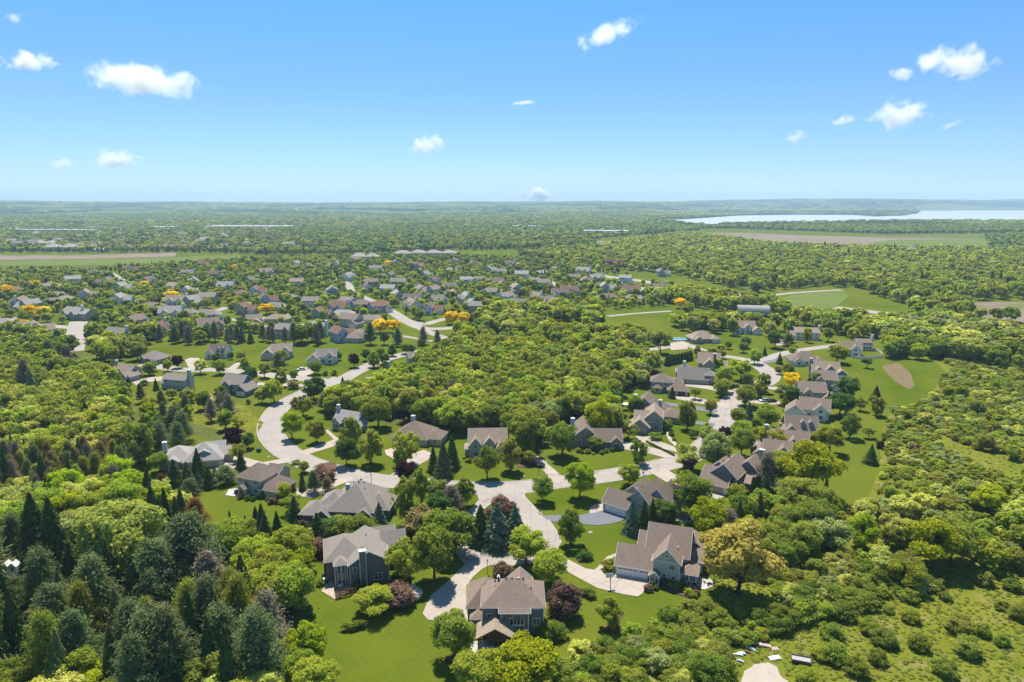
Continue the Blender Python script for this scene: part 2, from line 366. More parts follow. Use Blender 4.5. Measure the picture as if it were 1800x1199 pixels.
# lake: one level water sheet seen between the wooded shores
WATER = (lambda t: (surface(t[1], (0.50, 0.51, 0.52), 0.35, 0.3), t[0])[1])(newmat('lake_water'))
sheet('lake', [(1165,388),(1205,394.5),(1290,393.5),(1440,391),(1600,388.5),(1900,389),(1900,370),(1660,369.2),(1605,369.5),(1612,374),(1590,379),(1540,380.5),(1500,378),(1400,377.5),(1300,379),(1240,383)], 0.5, WATER, 'pale blue lake between the wooded shores on the right', 'water')

# ------------------------------------------------------------------ roads
rd, rl, rr_ = strip('road', [(497,664),(550,667),(590,672),(622,656),(655,640),(690,628),(725,620),(760,616)], 9.2, 0.020, ROADC, 'pale concrete street in front of the row of upper gardens')
strip('road', [(250,640),(322,650),(380,650),(440,655),(500,663)], 8.5, 0.024, ROADC, 'pale concrete street running left past the white cape house')
LOOP = [(600,664),(572,676),(542,688),(512,703),(490,718),(477,738),(475,758),(484,776),(503,793),(528,807),(556,819),(590,829),(630,838),(680,846),(730,850),(775,855),(830,858),(880,858),(930,855),(985,847),(1050,839),(1105,830),(1155,820),(1195,809),(1225,796),(1243,781),(1258,762),(1268,744),(1276,726),(1286,706),(1300,692),(1320,681),(1343,673),(1354,664),(1352,655),(1340,646),(1326,637)]
_, LA, LB = strip('road', LOOP, 9.8, 0.028, ROADC, 'long pale concrete loop road winding through the estate')
strip('road', [(1326,637),(1300,630),(1250,622),(1205,606),(1160,612),(1120,618)], 7, 0.024, ROADC, 'pale lane along the upper houses')
strip('road', [(1330,640),(1375,622),(1440,611),(1490,605)], 7, 0.032, ROADC, 'pale lane leading up to the white houses')
area('road', [(905,853),(855,853),(838,866),(842,880),(832,892),(812,909),(800,930),(795,952),(805,975),(828,986),(860,992),(900,993),(935,989),(962,981),(977,971),(986,955),(982,941),(970,922),(950,902),(930,882),(921,870),(927,864)], 0.036, ROADC, 'pale concrete cul-de-sac wrapped round the planted island', 'road')
isl = [(872,880),(885,884),(900,892),(913,908),(924,926),(938,944),(941,952),(932,960),(907,968),(885,971),(855,968),(835,960),(828,950),(828,940),(832,920),(842,904),(856,890)]
ip = curve_pts([Vector(at(*p)) for p in isl + isl[:1]], 2)[:-1]
sheet('island_lawn', [(p.x, p.y) for p in ip], 0.14, bpy.data.materials['lawn'], 'teardrop grass island in the middle of the cul-de-sac', 'ground', world=True)
edging('kerb', ip, 0.45, 0.17, KERB, 'pale kerb round the teardrop island', True)
sheet('mulch_bed', roughen([(840,948),(855,955),(880,961),(905,958),(915,950),(905,925),(880,905),(855,915)], 1, 6), 0.16, MULCH, 'brown mulch bed under the spruces on the island', 'ground')
outer = [(842,880),(832,892),(812,909),(800,930),(795,952),(805,975)]
edging('kerb', curve_pts([Vector(at(*p)) for p in outer], 2), 0.4, 0.12, KERB, 'kerb along the left side of the cul-de-sac')
edging('kerb', curve_pts([Vector(at(*p)) for p in [(863,993),(900,994),(937,989),(955,984)]], 2), 0.4, 0.12, KERB, 'kerb along the near side of the cul-de-sac')
edging('kerb', curve_pts([Vector(at(*p)) for p in [(986,955),(982,941),(970,922),(964,914)]], 2), 0.4, 0.12, KERB, 'kerb along the right bend of the cul-de-sac')
edging('kerb', curve_pts([Vector(at(*p)) for p in [(953,905),(930,882),(921,870),(929,862)]], 2), 0.4, 0.12, KERB, 'kerb at the upper right of the cul-de-sac')
k0 = [p for p in LA if to_px(p.x, p.y)[1] > 690]; k1 = [p for p in LB if to_px(p.x, p.y)[1] > 690]
def segs(ps, skips):
    out, cur = [], []
    for p in ps:
        u, v = to_px(p.x, p.y)
        if any(a <= u <= b and c <= v <= d for a, b, c, d in skips):
            if len(cur) > 2: out.append(cur)
            cur = []
        else: cur.append(p)
    if len(cur) > 2: out.append(cur)
    return out
skips = [(500,530,795,815),(522,560,790,815),(610,660,820,860),(590,640,835,860),(680,705,830,850),(840,945,850,880),(960,1000,835,860),(1165,1195,795,830),(1140,1170,815,840),(1175,1190,800,816),(1255,1300,690,740),(1270,1330,660,700)]
for g in segs(LA, skips) + segs(LB, skips): edging('kerb', g, 0.35, 0.11, KERB, 'low concrete kerb along the loop road')
# far streets
for P, w_, lb in (
 ([(618,515),(640,524),(663,535),(690,549),(712,563),(740,576),(775,578),(830,573),(870,568)], 10, 'street entering the far subdivision past the gold trees'),
 ([(712,563),(745,570),(765,565),(785,560)], 8, 'short pale street stub by the white house'),
 ([(740,578),(770,590),(800,600)], 7, 'lane below the gold trees'),
 ([(138,565),(135,580),(132,597),(128,618)], 12, 'pale street end at the left of the far subdivision'),
 ([(60,571),(100,574),(140,578),(175,585)], 9, 'pale street crossing at the far left'),
 ([(-60,612),(20,612),(90,610),(135,603)], 6, 'pale lane at the left edge'),
 ([(345,548),(380,546),(400,540)], 9, 'pale street bend among the far houses'),
 ([(380,560),(440,563),(470,558)], 9, 'pale street in front of the far beige house'),
 ([(395,577),(500,572),(580,568)], 6, 'thin pale street behind the tree line'),
 ([(575,578),(640,583),(700,590),(760,600)], 4, 'narrow footpath above the park lawn'),
 ([(180,528),(215,533),(255,527)], 9, 'pale street patch between far houses'),
 ([(190,478),(210,490),(228,500)], 9, 'pale street winding down at the far left'),
 ([(-60,474),(20,474),(170,471)], 7, 'pale road along the green field'),
 ([(450,478),(470,482),(500,490)], 9, 'pale street in the middle of the far houses'),
 ([(585,490),(610,498),(618,515)], 8, 'pale far street between two gardens'),
 ([(960,492),(985,505),(1000,512)], 9, 'pale cul-de-sac behind the wood'),
 ([(1068,556),(1120,551),(1180,547)], 5.5, 'gravel drive crossing the big lawn to the farm'),
 ([(960,610),(968,618),(972,628)], 7, 'short pale drive in the wood'),
 ([(1020,594),(1050,597)], 5, 'pale parking pad by the wood'),
 ([(1130,505),(1125,512),(1140,518)], 5, 'pale drive beside the far brick house')):
    strip('road', P, w_, 0.05, ROADC, lb)
strip('road', [(1030,478),(1064,486),(1120,493),(1180,503),(1250,512),(1310,520),(1380,529),(1440,537),(1510,546),(1600,556),(1700,566),(1800,577),(1900,590)], 16, 0.10, ROADC, 'wide pale highway crossing behind the estate')
strip('road', [(1335,524),(1360,519),(1410,514),(1480,510)], 8, 0.13, ROADC, 'side road branching off the highway')
strip('road', [(1090,465),(1135,472),(1180,478)], 7, 0.10, ROADC, 'thin tan lane past the dark red barn')
strip('road', [(1350,416),(1480,417),(1620,416),(1800,413)], 10, 0.35, ROADC, 'distant road along the far field')
# driveways and paths (corners read off the photograph)
for P, m_, z_, lb in (
 ([(803,976),(826,986),(863,993),(848,1000),(832,1014),(820,1030),(819,1064),(824,1096),(808,1096),(806,1085),(786,1086),(768,1092),(752,1090),(743,1079),(756,1048),(788,1022),(808,1002),(818,992)], DRIVEC, .044, 'wide curved concrete drive of the large hip roofed house'),
 ([(976,972),(1003,986),(1030,1000),(1044,1002),(1058,1006),(1070,1013),(1082,1009),(1141,1021),(1160,1026),(1157,1031),(1137,1031),(1129,1044),(1121,1049),(1101,1046),(1073,1040),(1050,1034),(1020,1018),(990,1001),(960,983)], DRIVEC, .044, 'concrete drive and forecourt of the beige gabled house'),
 ([(1044,1003),(1052,996),(1060,985),(1069,978),(1083,973),(1086,976),(1073,983),(1064,993),(1058,1007)], DRIVEC, .048, 'curved concrete garden walk beside the beige garage'),
 ([(953,907),(987,905),(1017,906),(1040,902),(1060,897),(1101,911),(1092,916),(1075,921),(1050,924),(1025,922),(990,918),(966,917)], ASPH, .044, 'dark asphalt drive of the blue grey house'),
 ([(1036,903),(1037,893),(1046,886),(1060,885),(1060,897),(1048,901)], DRIVEC, .05, 'pale stone landing beside the asphalt drive'),
 ([(1140,829),(1162,822),(1176,828),(1200,843),(1228,858),(1250,862),(1276,872),(1260,879),(1247,881),(1222,875),(1196,862),(1170,847)], DRIVEC, .044, 'concrete drive curling to the brown roofed garage'),
 ([(1085,774),(1110,778),(1150,788),(1192,800),(1186,806),(1165,804),(1135,796),(1090,789)], DRIVEC, .044, 'concrete drive of the brick gabled house'),
 ([(1115,763),(1145,768),(1165,778),(1186,786),(1192,796),(1180,793),(1150,785),(1122,775)], DRIVEC, .047, 'concrete drive of the green gabled house'),
 ([(1173,752),(1178,751),(1176,760),(1178,768),(1190,780),(1187,785),(1176,775),(1171,765)], DRIVEC, .05, 'winding garden path of the green gabled house'),
 ([(933,797),(941,797),(952,807),(964,817),(976,827),(994,843),(985,851),(968,848),(963,836),(950,823),(938,809)], DRIVEC, .044, 'straight concrete drive with a parked black pickup'),
 ([(718,800),(745,791),(760,797),(754,808),(728,822),(705,838),(690,842),(686,836),(700,824)], DRIVEC, .044, 'concrete drive of the cream hip roofed house'),
 ([(676,792),(692,787),(700,790),(694,797),(700,804),(692,807),(679,800)], PAVER, .05, 'curved brick walk under the feathery tree'),
 ([(523,796),(595,770),(604,776),(584,786),(545,798),(536,802)], DRIVEC, .044, 'concrete drive of the blue grey turreted house'),
 ([(570,757),(576,755),(590,768),(596,772),(588,774)], DRIVEC, .05, 'narrow garden path to the turreted house'),
 ([(462,813),(508,805),(516,812),(490,816),(460,822)], DRIVEC, .044, 'concrete drive running to the beige low house'),
 ([(385,812),(402,800),(425,803),(462,813),(458,822),(420,820),(395,830),(372,832)], DRIVEC, .046, 'concrete forecourt of the beige low house'),
 ([(556,862),(578,850),(603,840),(624,839),(618,845),(596,853),(579,862),(562,870)], DRIVEC, .044, 'broad concrete drive of the charcoal house'),
 ([(520,860),(556,858),(566,868),(548,876),(522,872)], DRIVEC, .046, 'pale forecourt beside the brick garage'),
 ([(634,852),(664,849),(660,855),(645,862),(628,860)], DRIVEC, .05, 'short concrete drive behind the charcoal house'),
 ([(528,648),(540,645),(560,650),(534,664),(522,660)], DRIVEC, .046, 'concrete drive with a parked white car'),
 ([(325,633),(335,629),(352,630),(346,640),(360,650),(334,652)], DRIVEC, .046, 'concrete drive curving to the white cape house'),
 ([(398,650),(412,640),(425,634),(432,637),(418,645),(410,654)], DRIVEC, .046, 'short concrete drive by the brown gabled house'),
 ([(232,672),(262,664),(285,662),(300,668),(262,672),(240,678)], DRIVEC, .046, 'pale drive before the small brown house'),
 ([(440,672),(497,674),(536,676),(535,680),(495,679),(440,677)], DRIVEC, .046, 'long narrow drive of the blue grey house'),
 ([(640,664),(670,662),(684,665),(660,668)], DRIVEC, .048, 'short drive of the grey roofed house'),
 ([(1205,672),(1245,678),(1290,688),(1285,693),(1240,684),(1204,679)], DRIVEC, .046, 'concrete drive of the tan house with brick chimney'),
 ([(1180,694),(1215,697),(1250,705),(1286,712),(1280,719),(1240,712),(1190,702)], DRIVEC, .046, 'concrete drive to the open garage'),
 ([(1160,706),(1190,710),(1236,716),(1262,722),(1258,726),(1220,721),(1175,713)], ASPH, .046, 'dark asphalt drive beside the arched hedge'),
 ([(1222,740),(1258,745),(1254,750),(1222,746)], ASPH, .046, 'short asphalt drive across the corner lawn'),
 ([(1318,702),(1345,702),(1370,706),(1372,712),(1340,711),(1315,708)], DRIVEC, .046, 'concrete drive with parked cars near the white gabled house'),
 ([(1350,680),(1385,682),(1400,685),(1380,688),(1348,684)], DRIVEC, .046, 'short drive beside the gold tree'),
 ([(1340,636),(1360,632),(1372,625),(1376,630),(1362,637),(1344,640)], ASPH, .046, 'dark asphalt drive below the hip roofed house'),
 ([(1368,744),(1380,738),(1392,742),(1384,748)], DRIVEC, .046, 'pale forecourt of the dormer house'),
 ([(1308,773),(1340,772),(1372,780),(1366,786),(1330,781),(1306,779)], DRIVEC, .046, 'concrete drive among light green trees'),
 ([(1172,604),(1200,600),(1212,604),(1208,614),(1180,616)], DRIVEC, .046, 'concrete yard beside the swimming pool'),
 ([(1362,598),(1372,592),(1380,597),(1376,608),(1364,607)], DRIVEC, .046, 'rounded concrete forecourt of the white houses')):
    area('driveway', P, z_, m_, lb)
for P, m_, lb in (
 ([(565,1040),(578,1018),(596,1015),(612,1030),(622,1036),(600,1050),(590,1055)], PAVER, 'reddish brick terrace beside the grey house'),
 ([(578,1018),(574,1000),(582,980),(590,975),(592,990),(597,1014)], PAVER, 'narrow brick path along the grey house'),
 ([(1193,1027),(1214,1034),(1240,1037),(1256,1030),(1248,1018),(1230,1014),(1222,1030),(1200,1024)], FLAG, 'pale flagstone terrace by the sunroom'),
 ([(1178,903),(1196,902),(1212,905),(1206,920),(1190,920),(1182,912)], FLAG, 'curved flagstone terrace behind the blue grey house'),
 ([(396,871),(402,861),(420,858),(424,870),(410,873)], FLAG, 'round stone terrace by the cream house'),
 ([(825,1128),(900,1128),(902,1146),(830,1148)], FLAG, 'paved floor under the timber pavilion'),
 ([(1212,866),(1222,862),(1222,872),(1214,874)], FLAG, 'small paved pad behind the round tree'),
 ([(1390,726),(1410,722),(1420,732),(1400,738)], FLAG, 'stone terrace behind the white gabled house'),
 ([(356,700),(372,696),(376,704),(360,706)], PAVER, 'small brick terrace with a red parasol')):
    area('terrace', P, 0.055, m_, lb, 'terrace')
for P, lb in (([(560,818),(580,812),(592,816),(590,830),(572,832)], 'a'), ([(1095,1075),(1080,1080),(1060,1110),(1085,1112)], 'b'),
              ([(1212,1052),(1200,1038),(1160,1028),(1150,1032),(1190,1045)], 'c'), ([(900,812),(920,808),(942,816),(935,824),(912,822)], 'd'), ([(780,1160),(800,1150),(812,1158),(800,1168)], 'e')):
    area('mulch_bed', roughen(P, 1, 6), 0.05, MULCH, 'brown mulch bed on the lawn', 'flower bed', clear=False)

# ------------------------------------------------------------------ plant shapes
def quads(P, N, s, rng, T=None, asp=1.0):
    """P centres, N normals, s sizes, T optional long axis with aspect asp"""
    n = len(P); N = N / np.maximum(np.linalg.norm(N, axis=1, keepdims=True), 1e-6)
    if T is None: T = rng.normal(size=(n, 3))
    T = T - N * (T * N).sum(1, keepdims=True); T /= np.maximum(np.linalg.norm(T, axis=1, keepdims=True), 1e-6)
    B = np.cross(N, T); s = np.broadcast_to(np.asarray(s, float), (n,))[:, None] * 0.5
    j = lambda: rng.uniform(0.65, 1.25, (n, 1))
    fold = N * s * rng.uniform(-0.35, 0.35, (n, 1))
    c = [P - T * s * asp * j() - B * s * j() * 0.8, P + T * s * asp * j() - B * s * j() + fold, P + T * s * asp * j() + B * s * j() * 0.8, P - T * s * asp * j() + B * s * j() - fold]
    return np.stack(c, 1).reshape(-1, 3)
def unit(rng, n):
    v = rng.normal(size=(n, 3)); return v / np.linalg.norm(v, axis=1, keepdims=True)
def crown(shape, seed, n, leaf):
    rng = np.random.default_rng(seed); Q = []
    if shape in ('round', 'oval', 'spread', 'airy', 'shrub', 'willow', 'umbel', 'hedge'):
        z0, nl, rl, ctr = {'round': (.14, 46, .125, .56), 'oval': (.06, 52, .11, .52), 'spread': (.24, 40, .12, .62), 'airy': (.18, 34, .11, .58),
                           'shrub': (-.12, 38, .145, .42), 'willow': (.22, 40, .12, .66), 'umbel': (.42, 26, .13, .74), 'hedge': (0, 46, .12, .5)}[shape]
        Cs, Rs = [], []
        for k in range(nl):
            d = unit(rng, 1)[0]; rr = rng.uniform(.2, 1) ** .5
            zz = ctr + d[2] * rr * (1 - ctr - rl * .6 if d[2] > 0 else ctr - z0 - rl * .4)
            w = .5 - rl * rng.uniform(.5, .95)
            if shape == 'oval': w *= (1 - .55 * max(0, (zz - .5) / .5) ** 1.3)
            Cs.append((d[0] * rr * w, d[1] * rr * w, zz)); Rs.append(rl * rng.uniform(.7, 1.25))
        Cs = np.array(Cs); Rs = np.array(Rs); per = int(n * 1.5 / nl)
        for k in range(nl):
            u = unit(rng, per); u[:, 2] = np.where(u[:, 2] < -.5, -u[:, 2], u[:, 2]); m = rng.uniform(.45, 1.22, (per, 1))
            sq = np.array([1, 1, .85]); P = Cs[k] + u * Rs[k] * m * sq
            keep = np.ones(per, bool)
            for q in range(nl):
                if q != k: keep &= ~(np.linalg.norm((P - Cs[q]) / sq, axis=1) < Rs[q] * .45)
            P = P[keep]; u = u[keep]
            if shape == 'airy': kk = rng.random(len(P)) < .55; P = P[kk]; u = u[kk]
            Nn = u * .7 + (P - np.array([0, 0, ctr])) * .9 + np.array([0, 0, .45]) + rng.normal(size=P.shape) * .62
            Q.append(quads(P, Nn, leaf * rng.uniform(.7, 1.3, len(P)), rng))
        if shape == 'willow':
            P = np.concatenate([Cs[rng.integers(0, nl, n // 2)] + unit(rng, n // 2) * rl * np.array([1.1, 1.1, .3])]); P[:, 2] -= rng.uniform(.02, .26, len(P))
            r = P[:, :2]; r2 = np.hypot(r[:, 0], r[:, 1]); P = P[r2 > .18]
            Q.append(quads(P, np.c_[P[:, :2], np.zeros(len(P))] + rng.normal(size=P.shape) * .12, leaf * .6, rng, np.tile([0., 0, 1], (len(P), 1)), 2.6))
    elif shape in ('spruce', 'arbor', 'column'):
        powr = {'spruce': .95, 'arbor': .5, 'column': .38}[shape]
        t = rng.random(n) ** 1.25 ; tiers = 17
        tt = (np.floor(t * tiers) + rng.uniform(0, .62, n)) / tiers if shape == 'spruce' else t
        ang = rng.uniform(0, 2 * np.pi, n); rad = (1 - tt) ** powr * .5 * (1 + .13 * np.sin(ang * 5 + np.floor(tt * tiers) * 2.1)) * rng.uniform(.3, 1.12, n) ** .5
        if shape == 'spruce': rad *= 1 - .22 * ((t * tiers) % 1)
        rad *= np.where(tt < .06, .85, 1)
        if shape == 'spruce': rad *= .78 + .42 * (np.abs(np.sin(np.floor(ang * 2.2) * 12.9898 + np.floor(tt * tiers) * 78.233) * 43758.5) % 1)
        z = tt * .985 + .01 - (rad * .22 if shape == 'spruce' else 0) + .03
        P = np.c_[rad * np.cos(ang), rad * np.sin(ang), np.maximum(z, .015)]
        out = np.c_[np.cos(ang), np.sin(ang), np.full(n, -.3 if shape == 'spruce' else .8)]
        Nn = np.c_[np.cos(ang) * .8, np.sin(ang) * .8, np.full(n, .75)] + rng.normal(size=(n, 3)) * .5
        Q.append(quads(P, Nn, leaf * rng.uniform(.7, 1.2, n), rng, out, 1.7))
    elif shape == 'pine':
        nb = 64; per = n // nb
        for k in range(nb):
            t = (k + rng.random()) / nb; a = k * 2.4 + rng.uniform(-.4, .4); L = (.5 * (1 - t) ** .75 + .04) * rng.uniform(.6, 1.22); zb = .16 + .80 * t
            s = rng.uniform(.25, 1, per); sp = .024 + .045 * s
            P = np.c_[np.cos(a) * L * s, np.sin(a) * L * s, zb + .07 * s * s + 0 * s] + rng.normal(size=(per, 3)) * np.c_[sp, sp, sp * .42]
            d = np.tile([np.cos(a), np.sin(a), .55], (per, 1)) + rng.normal(size=(per, 3)) * .5
            Nn = np.tile([np.cos(a) * .3, np.sin(a) * .3, 1.], (per, 1)) + rng.normal(size=(per, 3)) * .5
            Q.append(quads(P, Nn, leaf * rng.uniform(.5, .95, per), rng, d, 3.2))
    elif shape == 'bare':
        m = n // 2; a = rng.uniform(0, 6.283, m); s = rng.random(m); u = unit(rng, m); u[:, 2] = abs(u[:, 2]) * .8 + .1
        P = u * np.c_[s ** .6 * .45, s ** .6 * .45, s ** .6 * .62] + np.array([0, 0, .33])
        Q.append(quads(P, unit(rng, m), leaf * .5, rng, u + rng.normal(size=u.shape) * .4, 4))
    V = np.concatenate(Q); return V
def tube(P0, P1, r0, r1, k=6):
    a = Vector(P0); b = Vector(P1); d = (b - a).normalized(); s = d.orthogonal().normalized(); t = d.cross(s); out = []
    for i in range(k):
        a0 = 2 * math.pi * i / k; a1 = 2 * math.pi * (i + 1) / k
        e0 = s * math.cos(a0) + t * math.sin(a0); e1 = s * math.cos(a1) + t * math.sin(a1)
        out += [a + e0 * r0, a + e1 * r0, b + e1 * r1, b + e0 * r1]
    return out
def trunk_v(shape, seed):
    r = random.Random(seed); V = []
    if shape in ('spruce', 'arbor', 'column'): return np.array([tuple(v) for v in tube((0, 0, -.01), (0, 0, .93), .022, .004)])
    top = {'pine': .95, 'spread': .62, 'umbel': .7, 'willow': .55}.get(shape, .7)
    p = Vector((0, 0, -.01)); rad = .026
    pts = [p]
    for i in range(4):
        p = Vector((p.x + r.uniform(-.02, .02), p.y + r.uniform(-.02, .02), top * (i + 1) / 4)); pts.append(p)
    for i in range(4): V += tube(pts[i], pts[i + 1], rad * (1 - .2 * i) * (1.35 if i == 0 else 1), rad * (1 - .2 * (i + 1)))
    if shape != 'pine':
        for k in range(8):
            a = k * 2.4 + r.uniform(-.3, .3); b = pts[1 + k % 3]; L = r.uniform(.2, .36)
            mid = b + Vector((math.cos(a) * L * .6, math.sin(a) * L * .6, L * .55)); e = mid + Vector((math.cos(a) * L * .5, math.sin(a) * L * .5, L * .6))
            V += tube(b, mid, .012, .008, 5) + tube(mid, e, .008, .003, 4)
    return np.array([tuple(v) for v in V])
LOD = {0: (7600, .031), 1: (2200, .058), 2: (420, .125), 3: (130, .23)}
SH = ['round', 'oval', 'spread', 'airy', 'shrub', 'willow', 'umbel', 'spruce', 'arbor', 'column', 'pine', 'bare', 'hedge']
CM = {}
def crown_mesh(shape, var, lod, with_trunk=False):
    key = (shape, var, lod, with_trunk)
    if key not in CM:
        n, leaf = LOD[lod]
        if shape == 'spruce': n = int(n * 1.1); leaf *= .85
        if shape == 'pine': n = int(n * 1.7); leaf *= .62
        if shape in ('shrub', 'hedge'): n = int(n * .6); leaf *= 1.25
        V = crown(shape, var * 17 + SH.index(shape) * 101 + 5, n, leaf); nf = len(V) // 4
        if with_trunk:
            T = trunk_v(shape, var) if shape not in ('shrub', 'hedge') else np.zeros((0, 3)); V = np.concatenate([V, T]) if len(T) else V
        me = np_mesh('crown', V, len(V) // 4, 4); me.materials.append(LEAF['mid'])
        if with_trunk:
            me.materials.append(BARK); mi = np.zeros(len(V) // 4, np.int32); mi[nf:] = 1; me.polygons.foreach_set('material_index', mi)
        CM[key] = me
    return CM[key]
TM = {}
def trunk_mesh(shape, var):
    key = (shape, var)
    if key not in TM:
        V = trunk_v(shape, var); TM[key] = np_mesh('trunk', V, len(V) // 4, 4); TM[key].materials.append(BARK)
    return TM[key]
KIND = {'spruce': ('spruce_tree', 'spruce'), 'pine': ('pine_tree', 'pine'), 'arbor': ('arborvitae', 'evergreen'), 'column': ('arborvitae', 'evergreen'), 'shrub': ('shrub', 'shrub'), 'bare': ('bare_tree', 'tree'), 'hedge': ('hedge', 'hedge')}
PLANTED = []          # (x, y, radius) of plants placed by hand
prng = random.Random(77)
def plant(x, y, H, W, shape, colour, label, group=None, z=0.0, rz=None, lod=None, W2=None):
    name, cat = KIND.get(shape, ('tree', 'tree'))
    if lod is None: lod = 0 if y < 300 else (1 if y < 720 else 2)
    if H < 2.2: lod = max(lod, 1)
    if H < 1.1: lod = max(lod, 2)
    var = prng.randrange(4 if lod else 3); root = empty(name, (x, y, z), prng.uniform(0, 6.28) if rz is None else rz)
    tag(root, label, cat, group)
    c = bpy.data.objects.new('crown' if shape not in ('shrub', 'hedge') else 'foliage', crown_mesh(shape, var, lod)); C.objects.link(c); c.parent = root; c.scale = (W, W2 or W, H)
    c.material_slots[0].link = 'OBJECT'; c.material_slots[0].material = LEAF[colour]
    if shape not in ('shrub', 'hedge'):
        t = bpy.data.objects.new('trunk', trunk_mesh(shape, var)); C.objects.link(t); t.parent = root; k = max(H * .8, W) if shape not in ('spruce', 'arbor', 'column') else H
        t.scale = (k, k, H)
    return root
def T(px, py, H, W, shape, colour, label, group=None, **k):
    x, y = at(px, py); PLANTED.append((x, y, W * .42)); return plant(x, y, H, W, shape, colour, label, group, **k)
